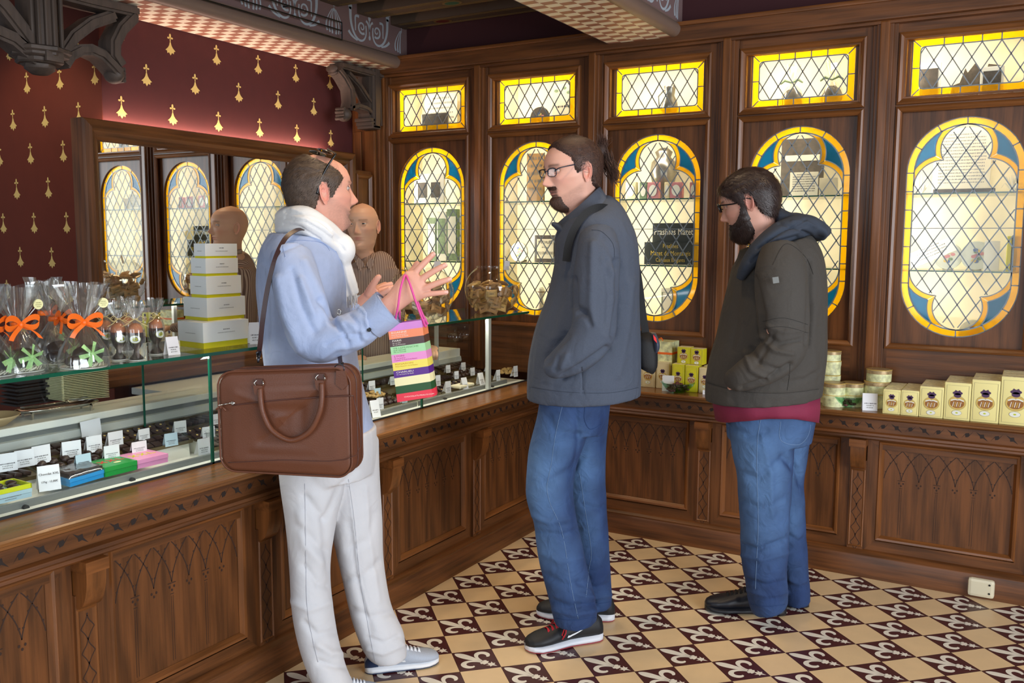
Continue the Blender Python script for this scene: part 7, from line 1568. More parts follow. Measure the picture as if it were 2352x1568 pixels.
# ---------------- the bearded man ----------------
F3 = Fig((1.27, -.60))
m_j3 = mat('jacket_charcoal', (66, 62, 58), .85, noise=.05, nscale=200, bump=.0005, bscale=400, fold=.006); m_hd = mat('hood_slate', (50, 58, 72), .85, bump=.0006, bscale=300); m_bg = mat('shirt_burgundy', (124, 30, 62), .8, bump=.0004, bscale=300)
H3 = placehead(F3, (1722, 466), -.085, 186, 19, 0, 1.0, neck=(-.02, 0), pr=dict(nose=1.0, wide=1.06), side=1)
T3 = [(1762, 520, .0, 50, .07), (1778, 556, 0, 78, .16), (1786, 600, 0, 98, .20), (1784, 660, 0, 108, .215), (1776, 730, 0, 116, .22), (1768, 800, 0, 124, .225), (1756, 860, 0, 130, .22), (1752, 900, 0, 130, .21)]
A3 = [(1790, 570, -.17, 44, .065), (1794, 620, -.21, 58, .08), (1796, 690, -.25, 60, .08), (1800, 750, -.26, 58, .075), (1798, 800, -.27, 54, .07), (1762, 836, -.27, 44, .065), (1725, 855, -.26, 38, .058), (1700, 868, -.24, 32, .05), (1685, 868, -.20, 22, .04)]
A3b = [(1760, 570, .18, 40, .06), (1740, 660, .22, 46, .075), (1725, 750, .23, 42, .07), (1700, 820, .18, 36, .06), (1680, 850, .12, 28, .05)]
L3n = [(1745, 940, -.05, 74, .12), (1752, 1020, -.06, 70, .115), (1756, 1100, -.07, 62, .10), (1756, 1200, -.08, 56, .09), (1756, 1290, -.09, 51, .085), (1761, 1350, -.09, 46, .085), (1765, 1385, -.09, 44, .08), (1768, 1396, -.09, 40, .075)]
L3f = [(1790, 940, .06, 80, .12), (1794, 1020, .07, 62, .115), (1798, 1100, .08, 46, .10), (1806, 1200, .09, 43, .09), (1816, 1290, .10, 38, .085), (1824, 1350, .10, 33, .08), (1828, 1380, .10, 30, .075)]
bfront = lambda x, y, z: (np.clip((x - .012 + np.clip((z - .09) * .0, 0, 1)) / .010, 0, 1) * np.clip((np.interp(x, [-.02, .02, .04, .06, .08, .11], [.115, .115, .080, .062, .055, .070]) - z) / .010, 0, 1) * np.clip((z + .012 - np.clip((.05 - x) * .35, 0, .02)) / .012, 0, 1) * np.clip(1 - gs(y, .017) * (gs(z - .0565, .009)) * 1.5, 0, 1))
def beardskin(c, x, y, z, ins):
    k = (np.clip(bfront(x, y, z), 0, 1) * .85 * ins)[:, None]; c = c * (1 - k) + lin((46, 32, 28)) * k; return brows(c, x, y, z, ins, (48, 34, 28), .8)
def mkhand3():
    b = MB(); c = [F3.P(1694, 862, -.235), F3.P(1690, 868, -.215), F3.P(1686, 874, -.195)]; ax = c[2] - c[0]; ax /= np.linalg.norm(ax); wd = np.cross(NF, ax)
    hand(b, [(c[0], .026, .02, wd, NF), (c[1], .03, .018, wd, NF), (c[2], .032, .015, wd, NF)], [(px3(F3, [(1680 + 4 * k, 874, -.19), (1676 + 4 * k, 882, -.17), (1676 + 4 * k, 890, -.15)]), (.010, .009, .008)) for k in range(4)] + [(px3(F3, [(1690, 864, -.225), (1683, 870, -.215), (1679, 878, -.205)]), (.011, .010, .009))], SKIN); return b
man3 = bodymesh('person', F3, H3, T3, [A3, A3b, L3n, L3f], [mkhand3()], (222, 168, 148), 'bearded man in a charcoal hooded jacket looking down at the shelf counter', beardskin, (60, 50, 40), .35)
fo = [([(1730, 640), (1748, 720), (1752, 780)], -.014, 8), ([(1860, 600), (1860, 700), (1853, 790)], -.010, 6), ([(1748, 760), (1790, 790), (1838, 780)], -.008, 5), ([(1745, 775), (1780, 806), (1820, 812)], .008, 5), ([(1725, 800), (1745, 835), (1790, 850)], -.007, 5), ([(1710, 810), (1725, 850), (1765, 870)], .007, 5), ([(1755, 745), (1800, 762), (1852, 758)], .005, 5), ([(1705, 892), (1760, 872), (1815, 838)], -.012, 6), ([(1660, 720), (1640, 800), (1626, 870)], .004, 8), ([(1700, 640), (1690, 720), (1680, 800)], -.004, 10), ([(1625, 880), (1700, 902), (1800, 906), (1882, 896)], -.003, 2.5), ([(1740, 835), (1760, 800), (1775, 770)], -.005, 5), ([(1875, 700), (1868, 780), (1872, 850)], .004, 8), ([(1800, 880), (1850, 870), (1880, 850)], -.004, 5)]
jk3 = cloth('jacket', F3, [T3[1:] + [(1752, 912, 0, 129, .21)], A3, A3b], m_j3, man3, fold=fo, wr=(.0016, 22, (1, 1, .6)), seed=9)
b = MB(); q = [F3.P(1774, 637, -.335), F3.P(1788, 635, -.335), F3.P(1790, 649, -.338), F3.P(1776, 651, -.338)]; b.add(q + [p + NF * .004 for p in q], [(0, 1, 2, 3), (0, 1, 5, 4), (1, 2, 6, 5), (2, 3, 7, 6), (3, 0, 4, 7)], mat('patch_grey', (112, 114, 112), .6)); o = b.build('sleeve_patch'); setpar(o, jk3)
hd_t = [[(1700, 640, -.10, 10, .02), (1715, 610, -.12, 16, .04), (1745, 572, -.13, 22, .055), (1790, 538, -.12, 28, .06), (1835, 520, -.06, 28, .08), (1858, 525, .0, 24, .09)], [(1700, 640, .05, 10, .02), (1720, 600, .12, 16, .04), (1760, 550, .13, 24, .05), (1810, 515, .10, 22, .06), (1850, 520, .03, 24, .09)], [(1795, 506, .05, 12, .06), (1812, 512, .0, 22, .10), (1840, 520, .0, 22, .12), (1866, 528, .0, 20, .12), (1876, 540, .0, 14, .11), (1872, 552, 0, 8, .08)]]
hood = cloth('hood', F3, hd_t, m_hd, jk3, vox=.005, sm=4, fold=[([(1790, 512), (1825, 520), (1860, 545)], -.007, 3.5), ([(1740, 570), (1790, 535), (1850, 505)], -.006, 3), ([(1725, 600), (1770, 560), (1830, 545)], -.006, 4), ([(1735, 585), (1780, 548), (1840, 530)], .005, 3.5), ([(1760, 555), (1800, 525), (1850, 518)], -.005, 4), ([(1845, 530), (1862, 540), (1866, 552)], -.006, 4), ([(1820, 508), (1850, 508), (1872, 520)], .004, 3)], wr=(.0012, 60), seed=2)
sh3 = [(1752, 880, 0, 122, .20), (1755, 930, 0, 119, .195), (1760, 952, 0, 112, .19)]
b = MB(); n = 56; vv = []
for (cy, hw, hd, z_) in ((900, 121, .200, 0), (930, 119, .197, 0), (952, 115, .192, 0)):
    for q in range(n):
        a = 2 * PI * q / n; c = F3.P(1756 + (cy - 900) * .08, cy, 0); dd = proj(c)[0][2]; dz = .022 * math.cos(2 * a + 0) * (cy > 940) + .004 * math.sin(9 * a) * (cy > 920) * 0
        vv.append(c + RF * hw * dd / FPX * math.cos(a) + NF * (hd + .004 * math.sin(11 * a)) * math.sin(a) - ZU * dz)
b.add(vv, [(i * n + q, i * n + (q + 1) % n, (i + 1) * n + (q + 1) % n, (i + 1) * n + q) for i in range(2) for q in range(n)], m_bg); o = b.build('shirt', smooth=True); setpar(o, man3); md = o.modifiers.new('t', 'SOLIDIFY'); md.thickness = .003
fo = [([(1672, 980), (1720, 1000), (1760, 990)], -.005, 8), ([(1690, 1080), (1740, 1100), (1790, 1060)], -.006, 9), ([(1800, 1050), (1830, 1080), (1840, 1110)], -.010, 9), ([(1700, 1250), (1740, 1262), (1800, 1240)], -.007, 6), ([(1702, 1275), (1750, 1285), (1810, 1268)], .006, 6), ([(1712, 1330), (1760, 1345), (1806, 1335)], -.007, 6), ([(1716, 1355), (1760, 1368), (1806, 1360)], .006, 5), ([(1812, 1230), (1835, 1245), (1850, 1235)], -.006, 6), ([(1700, 1150), (1760, 1170), (1810, 1140)], -.005, 9), ([(1812, 1330), (1835, 1340), (1852, 1332)], .006, 5), ([(1750, 1000), (1770, 1080), (1775, 1180)], .004, 8)]
jn3 = cloth('jeans', F3, [[(1768, 925, 0, 104, .18), (1768, 965, 0, 100, .175), (1766, 1010, 0, 92, .16)], L3n, L3f], m_jn, man3, fold=fo, wr=(.0024, 24, (1, 1, 1.1)), seed=12)
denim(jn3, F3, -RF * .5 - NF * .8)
seam(jn3, [[(1748, 960), (1741, 1003), (1739, 1080), (1742, 1199), (1738, 1290), (1735, 1353)], [(1793, 968), (1793, 1010), (1832, 1021), (1854, 1003), (1862, 975)]], m_stc, .0007)
seam(jn3, [[(1725, 1388), (1765, 1392), (1802, 1388)]], m_jns, .0011)
seam(jk3, [[(1752, 738), (1800, 730), (1855, 745)], [(1754, 755), (1800, 750), (1856, 764)], [(1775, 608), (1805, 560), (1850, 590), (1868, 630)], [(1626, 878), (1700, 898), (1800, 902), (1880, 893)], [(1815, 836), (1812, 870), (1808, 896)]], mat('jacket_seam_dark', (38, 36, 34), .85), .0006)
hm3 = hairmask([(.06, .0), (.09, .018), (.12, .032), (.14, .050), (.16, .074), (.175, .092), (.19, .088), (.2, .080), (.23, .06)], [(-.12, .032), (-.06, .036), (-.034, .060), (-.024, .10), (-.014, .142), (.008, .142), (.014, .098), (.022, .092), (.04, .118), (.07, .152), (.1, .168)])
m_h3 = mat('hair_dark', (42, 30, 28), .5, noise=.35, nscale=80, bump=.0014, bscale=240); m_h3s = mat('hair_strand_dark', (58, 42, 38), .42)
thickf = None; b = MB(); P_, N_, M_ = H3.cap(b, hm3, .014, m_h3, .35, 60); H3.strands(b, P_, N_, M_, m_h3s, lambda p: ((1, .2, .4) if p[2] > .185 else (-.5, 0, -.8)), .026, 6000, 8, .0007, .28); b.build('hair', man3, smooth=True)
b = MB(); P_, N_, M_ = H3.cap(b, bfront, .013, m_h3, .4, 80); H3.strands(b, P_, N_, M_, m_h3s, lambda p: (.35, 0, -1), .017, 6500, 9, .0006, .3, lenf=lambda p: .5 + 1.0 * np.clip((.05 - p[2]) / .05, 0, 1)); b.build('beard', man3, smooth=True)
nr = [headpx(H3, 1690, 467, .076), headpx(H3, 1712, 455, .078), headpx(H3, 1736, 460, .080)]
glasses(H3, 'black framed glasses on the bearded man', msg, .026, .016, .110, .128, nr, 1, True, .002)
st4 = dict(upper=mat('shoe_leather_black', (24, 27, 38), .38), sole=mat('sole_black', (20, 22, 30), .5), lace=mat('lace_black', (16, 16, 22), .7))
s_ = shoe(None, floorpx(1618, 1398), floorpx(1806, 1412), st4, 1, 'shoe'); tag(s_, 'black leather walking shoe, nearer foot of the bearded man', 'shoe', 'black walking shoes')
s_ = shoe(None, floorpx(1690, 1378), floorpx(1858, 1394), st4, -1, 'shoe'); tag(s_, 'black walking shoe mostly hidden behind the bearded man\'s nearer shoe', 'shoe', 'black walking shoes')
# ---------------- the shop assistant behind the counter ----------------
F4 = Fig((-.78, -.50))
H4 = Head(F4.P(834, 524, 0), 291, 1, 2, .99, (-.08, 0), dict(nose=.95, wide=.96))
T4 = [(834, 570, .03, 22, .045), (838, 592, .03, 36, .07), (846, 612, .03, 62, .10), (846, 650, .02, 70, .12), (844, 720, .01, 68, .125), (840, 800, .0, 66, .12), (838, 860, .0, 68, .12), (838, 960, .0, 66, .12)]
A4r = [(896, 620, 0, 20, .06), (906, 665, -.02, 20, .055), (914, 720, -.05, 18, .05), (940, 765, -.13, 17, .042), (968, 792, -.22, 14, .036), (980, 797, -.26, 12, .03)]
A4l = [(790, 620, 0, 20, .06), (786, 680, -.02, 20, .055), (784, 740, -.05, 18, .05), (800, 790, -.14, 17, .042), (815, 815, -.22, 14, .036)]
L4 = [[(820, 930, 0, 36, .09), (820, 1100, 0, 32, .08), (822, 1250, 0, 24, .06)], [(858, 930, 0, 36, .09), (858, 1100, 0, 32, .08), (858, 1250, 0, 24, .06)]]
def mkhand4(x, y, sg):
    b = MB(); c = [F4.P(x, y, -.26), F4.P(x + 6 * sg, y + 5, -.29), F4.P(x + 9 * sg, y + 12, -.31)]; ax = c[2] - c[0]; ax /= np.linalg.norm(ax); wd = RF * .8 + ZU * .3
    hand(b, [(c[0], .024, .018, wd, NF), (c[1], .034, .015, wd, NF), (c[2], .036, .012, wd, NF)], [(px3(F4, [(x + 9 * sg + (k - 1.5) * 7, y + 12, -.31), (x + 10 * sg + (k - 1.5) * 7, y + 20, -.33), (x + 9 * sg + (k - 1.5) * 7, y + 27, -.32)]), (.0095, .0088, .0078)) for k in range(4)] + [(px3(F4, [(x - 4 * sg, y + 4, -.28), (x - 12 * sg, y + 10, -.30), (x - 14 * sg, y + 17, -.31)]), (.012, .010, .009))], SKIN); return b
man4 = bodymesh('person', F4, H4, T4, [A4r, A4l] + L4, [mkhand4(982, 796, 1), mkhand4(818, 818, 1)], (214, 166, 136), 'shop assistant with a shaved head and striped shirt behind the counter', lambda c, x, y, z, ins: brows(c, x, y, z, ins, (110, 78, 56), .55), (80, 60, 40), 1.0, .014)
def stripes():
    m = bpy.data.materials.new('striped_shirt'); m.use_nodes = True; nt = m.node_tree; N = nt.nodes; L = nt.links; b = N['Principled BSDF']; b.inputs['Roughness'].default_value = .85
    tc = N.new('ShaderNodeTexCoord'); mp = N.new('ShaderNodeMapping'); mp.inputs['Rotation'].default_value = (0, 0, math.radians(-30)); L.new(tc.outputs['Object'], mp.inputs[0]); sx = N.new('ShaderNodeSeparateXYZ'); L.new(mp.outputs[0], sx.inputs[0])
    w_ = N.new('ShaderNodeMath'); w_.operation = 'MULTIPLY'; w_.inputs[1].default_value = 125; L.new(sx.outputs[0], w_.inputs[0]); f_ = N.new('ShaderNodeMath'); f_.operation = 'FRACT'; L.new(w_.outputs[0], f_.inputs[0]); g_ = N.new('ShaderNodeMath'); g_.operation = 'GREATER_THAN'; g_.inputs[1].default_value = .45; L.new(f_.outputs[0], g_.inputs[0])
    mx = N.new('ShaderNodeMix'); mx.data_type = 'RGBA'; mx.inputs[6].default_value = (*s2l((112, 84, 72)), 1); mx.inputs[7].default_value = (*s2l((176, 152, 136)), 1); L.new(g_.outputs[0], mx.inputs[0]); L.new(mx.outputs[2], b.inputs['Base Color']); MATS['striped_shirt'] = m; return m
m_str = stripes()
fo = [([(800, 640), (806, 720), (806, 800)], -.004, 5), ([(880, 640), (888, 700), (892, 760)], -.005, 5), ([(850, 620), (850, 800)], -.002, 1.5), ([(862, 660), (870, 740)], .004, 7)]
s4 = cloth('striped_shirt', F4, [T4[1:], A4r, A4l], m_str, man4, vox=.007, fold=fo, wr=(.0014, 26, (1, 1, .5)), seed=15)
b = MB()
for s_ in (1, -1):
    b.tube([F4.P(839 + 2 * s_, 613, -.095), F4.P(838 + 13 * s_, 600, -.085), F4.P(836 + 22 * s_, 588, -.03), F4.P(836 + 18 * s_, 580, .05)], [.005, .010, .012, .012], m_str, 10); b.add([F4.P(839 + 2 * s_, 606, -.10), F4.P(838 + 12 * s_, 592, -.098), F4.P(838 + 22 * s_, 600, -.09), F4.P(839 + 12 * s_, 622, -.112)], [(0, 1, 2, 3)], m_str)
o = b.build('collar', smooth=True); setpar(o, s4)
cloth('trousers', F4, [[(838, 900, 0, 70, .125), (838, 960, 0, 70, .12)]] + L4, m_blk, man4, vox=.01)
for s_ in (1, -1): f_ = np.array([-.78, -.50, 0]) + RF * .08 * s_; s_o = shoe(None, f_ - NF * .14, f_ + NF * .12, st4, s_, 'shoe'); tag(s_o, 'black shoe of the shop assistant hidden behind the counter', 'shoe', 'shoes of the shop assistant')
# ---------------- packets and tins on the shelf counter ----------------
ZS = .7165
m_cb1 = mat('box_cream', (238, 224, 150), .42); m_cb2 = mat('box_cream_top', (228, 216, 172), .5, noise=.22, nscale=90); m_yb = mat('box_bright_yellow', (214, 206, 30), .45, noise=.05, nscale=60); m_tb = mat('box_beige', (222, 204, 158), .5)
m_e1 = mat('emblem_plum', (74, 44, 82), .5); m_e2 = mat('emblem_brown', (150, 96, 40), .45, noise=.35, nscale=160); m_e3 = mat('emblem_pale', (232, 232, 220), .5); m_e4 = mat('emblem_gold', (208, 176, 90), .4); m_ln = mat('box_line', (150, 140, 110), .5)
def ell(b, fr, u, v, ru, rv, m, w=.0004, n=20): b.add([fr(u + ru * math.cos(2 * PI * q / n), v + rv * math.sin(2 * PI * q / n), w) for q in range(n)], [list(range(n))], m)
def emblem(b, fr, w_, h):
    for k in range(4):
        pass
    rr = [(-w_ * .42, h * .05), (w_ * .42, h * .05), (w_ * .42, h * .93), (-w_ * .42, h * .93)]; b.ribbon(rr, fr, w_ * .012, .0003, m_ln, closed=True)
    c = h * .46; ell(b, fr, 0, c, w_ * .34, w_ * .30, m_ln, .0003); ell(b, fr, 0, c, w_ * .33, w_ * .29, m_e4, .0005); ell(b, fr, 0, c - w_ * .02, w_ * .27, w_ * .20, m_e2, .0007)
    for sg in (1, -1): b.ribbon(bez((0, c + w_ * .13), (sg * w_ * .12, c + w_ * .19), (sg * w_ * .2, c + w_ * .08), (sg * w_ * .25, c + w_ * .10), 6), lambda u, v, w=0: fr(u, v, w + .0007), w_ * .05, .0003, m_e3)
    for k in range(5): b.ribbon([(-w_ * .17 + w_ * .07 * k, c - w_ * .16), (-w_ * .13 + w_ * .07 * k, c + w_ * .04)], lambda u, v, w=0: fr(u, v, w + .0007), w_ * .022, .0002, m_e4 if k % 2 else m_e3)
    ell(b, fr, 0, c + w_ * .32, w_ * .14, w_ * .10, m_e1, .0008); ell(b, fr, 0, c + w_ * .42, w_ * .19, w_ * .08, m_e1, .0008); b.add([fr(-w_ * .14, c + w_ * .45, .001), fr(w_ * .14, c + w_ * .45, .001), fr(w_ * .08, c + w_ * .55, .001), fr(0, c + w_ * .50, .001), fr(-w_ * .08, c + w_ * .55, .001)], [(0, 1, 2, 3, 4)], m_e1)
    ell(b, fr, 0, c - w_ * .42, w_ * .19, w_ * .11, m_ln, .0008); ell(b, fr, 0, c - w_ * .42, w_ * .18, w_ * .10, m_e3, .001); ell(b, fr, 0, c - w_ * .42, w_ * .05, w_ * .03, mlime, .0012)
def packet(x0, x1, y0, y1, z0, h, m, label, grp, nm='praline_box', emb=True):
    root = empty(nm, ((x0 + x1) / 2, (y0 + y1) / 2, z0)); tag(root, label, 'box', grp); b = MB(); b.box((x0, y0, z0), (x1, y1, z0 + h), m, .0015); b.build('carton', root, autos=40)
    b = MB(); b.box((x0 + .001, y0 + .001, z0 + h), (x1 - .001, y1 - .001, z0 + h + .0006), m_cb2)
    if emb: emblem(b, XR(((x0 + x1) / 2, y0 - .0004, z0)), x1 - x0, h)
    else: b.box((x0 + .002, y0 - .0006, z0 + h * .93), (x1 - .002, y0, z0 + h), m_cb2)
    b.build('print', root); return root
cx_ = [1.543, 1.611, 1.680, 1.770, 1.866, 1.966, 2.072]; hh = [.100, .102, .124, .148, .166, .186, .205]; nn = [5, 5, 4, 4, 3, 3]
ords = ['first', 'second', 'third', 'fourth', 'fifth', 'sixth']
for i in range(6):
    d_ = .215 / nn[i]
    for k in range(nn[i]):
        if k == 0: packet(cx_[i] + .001, cx_[i + 1] - .001, -.018, -.018 + d_ - .001, ZS, hh[i], m_cb1, 'cream box with jar emblem, front of the %s column on the shelf counter' % ords[i], 'cream boxes in columns on the shelf counter')
        else:
            b = MB(); b.box((cx_[i] + .001, -.018 + d_ * k, ZS), (cx_[i + 1] - .001, -.018 + d_ * (k + 1) - .001, ZS + hh[i]), m_cb1, .0015); b.box((cx_[i] + .003, -.016 + d_ * k, ZS + hh[i]), (cx_[i + 1] - .003, -.02 + d_ * (k + 1), ZS + hh[i] + .0006), m_cb2)
            tag(b.build('praline_box'), 'cream box top, %s from the front in the %s column from the left' % (ords[k], ords[i]), 'box', 'cream boxes in columns on the shelf counter')
m_tin = mat('tin_pattern', (218, 220, 170), .4, noise=.42, nscale=42); m_rib = mat('tin_ribbon', (176, 150, 110), .35, .3, noise=.3, nscale=60); m_foil = mat('foil_wrap', (226, 226, 222), .3, noise=.2, nscale=40)
def tin(px, py, r, zb, h, label, lid=True, ribbon=True, y=None):
    p = on(px, py, 2, zb) if y is None else on(px, 900, 1, y); p[2] = zb; root = empty('sweet_tin', tuple(p)); tag(root, label, 'tin', 'round patterned tins on the shelf counter'); b = MB(); b.lathe([(0, 0), (r, 0), (r, h * .72), (0, h * .72)], tuple(p), m_tin, 36); b.build('tin_body', root, autos=40)
    b = MB(); b.lathe([(r * 1.0, h * .66), (r * 1.03, h * .66), (r * 1.03, h * .98), (r * .98, h), (0, h)], tuple(p), m_rib if ribbon else m_tin, 36); b.lathe([(r * 1.035, h * .96), (r * 1.04, h * .98), (r * 1.0, h * 1.01)], tuple(p), m_e4, 36); b.build('lid', root, autos=40); return p
p = tin(1907, 902, .046, ZS, .062, 'patterned tin at the bottom of the tall pile beside the bearded man', y=.14, ribbon=False)
for k, (zz_, lb) in enumerate(((.779, 'patterned tin second in the tall pile beside the bearded man'), (.841, 'patterned tin third in the tall pile beside the bearded man'))): tin(1905, 0, .043, zz_, .060, lb, y=.14, ribbon=False)
tin(1903, 0, .045, .902, .042, 'clear-wrapped tin on top of the tall pile beside the bearded man', y=.14)
tin(1916, 0, .046, ZS, .05, 'tin under the ribboned lid, front left pile by the glass bowl', y=.055, ribbon=False); tin(1916, 0, .046, .767, .05, 'ribbon-edged tin on the front left pile by the glass bowl', y=.055)
tin(1958, 0, .046, ZS, .05, 'lower tin of the pile behind the glass bowl of almonds', y=.10, ribbon=False); tin(1958, 0, .046, .767, .05, 'brown-lidded tin on top of the pile behind the almond bowl', y=.10)
tin(2010, 0, .052, ZS, .06, 'largest tin, bottom of the pile left of the cream boxes', y=.12, ribbon=False); tin(2013, 0, .050, .777, .052, 'gold-rimmed tin in the middle of the pile left of the cream boxes', y=.12); tin(2017, 0, .050, .83, .05, 'gold-rimmed tin on top of the pile left of the cream boxes', y=.12)
GB = glassy('green_bowl_glass', (.62, .86, .74), .06); malm = mat('praline_almond', (96, 52, 52), .5, noise=.25, nscale=90)
def abowl(px, py, R_, label, n=70, y=None):
    p = on(px, py, 2, ZS); b = MB(); b.lathe([(0, .0), (R_ * .45, .0), (R_ * .5, .006), (R_ * .8, .022), (R_, .045), (R_ * .98, .047), (R_ * .76, .026), (R_ * .45, .008), (0, .006)], tuple(p), GB, 44); o = b.build('glass_bowl', smooth=True); tag(o, label, 'bowl', 'green glass bowls of almonds'); heap(p + np.array([0, 0, .006]), R_ * .62, R_ * .62, .035, n, malm, 'sugared_almonds', 'sugared almonds heaped in the ' + label.replace('green ', ''), 'sweets', .0085, int(px)); return p
abowl(1943, 932, .075, 'green glass bowl beside the tins')
abowl(1557, 900, .078, 'green glass bowl before the yellow boxes')
abowl(1632, 893, .07, 'green glass bowl by the bearded man', 50)
def card2(px, py, w_, h, label, seed, yaw=-PI / 2 + .3, tilt=.2): card(px, py, w_, h, label, z=ZS, yaw=yaw, tilt=tilt, seed=seed, grp='white cards on the shelf counter', lines=3)
card2(1998, 943, 28, 40, 'white price card in front of the tins on the shelf counter', 201); card2(2014, 925, 26, 30, 'white card half hidden behind the front card by the tins', 202)
card2(1534, 898, 23, 36, 'white folded card leaning on the bowl before the yellow boxes', 203); card2(1628, 906, 24, 10, 'white card peeping out below the bearded man\'s jacket', 204)
def pk(px0, px1, pt, yb, dep, m, label, z0=ZS, emb=True, nm='praline_box'):
    a = on(px0, 880, 1, yb)[0]; c = on(px1, 880, 1, yb)[0]; xm = (a + c) / 2; h = on((px0 + px1) / 2, pt, 1, yb)[2] - z0; packet(a, c, yb, yb + dep, z0, h, m, label, 'small boxes left of the bearded man', nm, emb); return z0 + h
zt1 = pk(1543, 1571, 836, .075, .055, m_yb, 'bright yellow box, lower left of the four'); pk(1573, 1602, 839, .075, .055, m_yb, 'bright yellow box, lower right of the four')
pk(1554, 1583, 797, .10, .055, m_yb, 'bright yellow box, upper left of the four', zt1 + .0008); pk(1584, 1613, 801, .10, .055, m_yb, 'bright yellow box, upper right of the four', zt1 + .0008)
zt2 = pk(1507, 1536, 831, .10, .06, m_tb, 'beige box with a jar emblem left of the yellow boxes'); pk(1472, 1504, 833, .10, .06, m_tb, 'beige box under the shoulder bag, left of the other beige box')
pk(1605, 1632, 845, .075, .05, m_tb, 'beige box right of the lower yellow boxes'); zt3 = pk(1616, 1645, 840, .14, .05, m_tb, 'beige box behind, next to the bearded man')
b = MB(); a = on(1500, 800, 1, .17)[0]; c = on(1552, 800, 1, .17)[0]; pk(1498, 1550, 836, .165, .055, m_tb, 'beige box carrying the ribboned parcel', emb=False); zt = on(1520, 836, 1, .165)[2] + .001
g = empty('gift_parcel', ((a + c) / 2, .2, zt)); tag(g, 'cream patterned parcel tied with a thin orange ribbon', 'parcel'); zz2 = on(1520, 784, 1, .12)[2]
b.box((a - .002, .12, zt), (c, .219, zz2), m_tin, .002); b.build('wrapped_box', g); b = MB(); zm = (zt + zz2) / 2 - .004; b.box((a - .0035, .1185, zm), (c + .0015, .2205, zm + .010), mor); b.build('ribbon', g)
b = MB(); xm = a * .8 + c * .2
for s_ in (1, -1): b.tube([(xm, .17, zz2 + .001), (xm + .02 * s_, .165, zz2 + .012), (xm + .03 * s_, .16, zz2 + .002)], .003, mor, 5)
b.build('ribbon_bow', g)
# ---------------- things kept inside the display cabinets ----------------
S1, S2, S0, SU = 1.625, 1.299, .976, 2.006
def std(px0, px1, pt, z0, y, th, m, nm, label, cat, face=None, tilt=0.):
    x0, x1 = on(px0, pt, 1, y)[0], on(px1, pt, 1, y)[0]; z1 = on((px0 + px1) / 2, pt, 1, y)[2]; x0, x1 = min(x0, x1), max(x0, x1); z1 = max(z1, z0 + .02)
    b = MB(); b.box((x0, y, z0), (x1, y + th, z1), m, min(.003, th * .3)); o = b
    if face: face(b, XR(((x0 + x1) / 2, y - .0006, z0)), x1 - x0, z1 - z0)
    ob = b.build(nm); tag(ob, label, cat); return ob, (x0, x1, z0, z1)
m_dp = mat('dark_print', (74, 66, 56), .5, noise=.4, nscale=50); m_pp = mat('paper_old', (214, 206, 180), .6, noise=.05, nscale=30); m_slv = mat('old_silver', (150, 148, 140), .3, .8, noise=.15, nscale=30); m_wf = mat('white_frame', (226, 222, 206), .5); m_gr = mat('sage_print', (120, 140, 104), .55, noise=.3, nscale=60); m_pk2 = mat('packet_rose', (196, 128, 130), .5, noise=.12, nscale=60); m_brn = mat('plaque_brown', (122, 90, 40), .5, noise=.25, nscale=25); m_blkb = mat('sign_black', (30, 34, 28), .4, noise=.3, nscale=30); m_gd = mat('sign_gold', (196, 168, 74), .4, .2); m_cer = mat('plate_ceramic', (196, 196, 180), .25, noise=.15, nscale=30); m_bl2 = mat('plate_blue', (70, 90, 140), .3)
def pic(m): return lambda b, fr, w_, h: b.add([fr(-w_ * .38, h * .14, .001), fr(w_ * .38, h * .14, .001), fr(w_ * .38, h * .86, .001), fr(-w_ * .38, h * .86, .001)], [(0, 1, 2, 3)], m)
def lines_(n, m): 
    def f(b, fr, w_, h):
        for k in range(n): scribble(b, lambda u, v, w=0: fr(u, v, w + .0004), 0, h * (.9 - .78 * k / n), w_ * (.8 if k else .5), h * .35 / n, m, k + 3)
    return f
std(968, 1029, 260, SU, .33, .012, m_slv, 'picture_frame', 'small dark framed picture in the first upper window', 'picture', pic(m_dp)); std(975, 1050, 215, SU, .45, .004, m_pp, 'paper_sheet', 'faded sheet standing behind the small picture in the first upper window', 'paper', lines_(7, m_ink))
std(951, 1020, 398, S1, .36, .015, m_wf, 'ornate_frame', 'ornate cream frame with dark panes on the top shelf of the first cabinet', 'frame', lambda b, fr, w_, h: [b.add([fr(u - w_ * .15, h * .2, .001), fr(u + w_ * .15, h * .2, .001), fr(u + w_ * .15, h * .7, .001), fr(u - w_ * .15, h * .7, .001)], [(0, 1, 2, 3)], m_dp) for u in (-w_ * .22, w_ * .22)])
for i, (a, c, t, mm_, lb) in enumerate(((980, 1002, 500, m_gr, 'left'), (1003, 1025, 486, m_wf, 'middle'), (1026, 1050, 480, m_gr, 'right'))): std(a, c, t, S2, .40, .03, mm_, 'carton', 'old packet on the middle shelf of the first cabinet, %s one of three' % lb, 'packet', pic(m_wf if mm_ is m_gr else m_gr))
std(1210, 1250, 352, S1, .42, .012, m_brn, 'plaque', 'tall brown plaque on the top shelf of the second cabinet', 'plaque', lines_(5, m_dp))
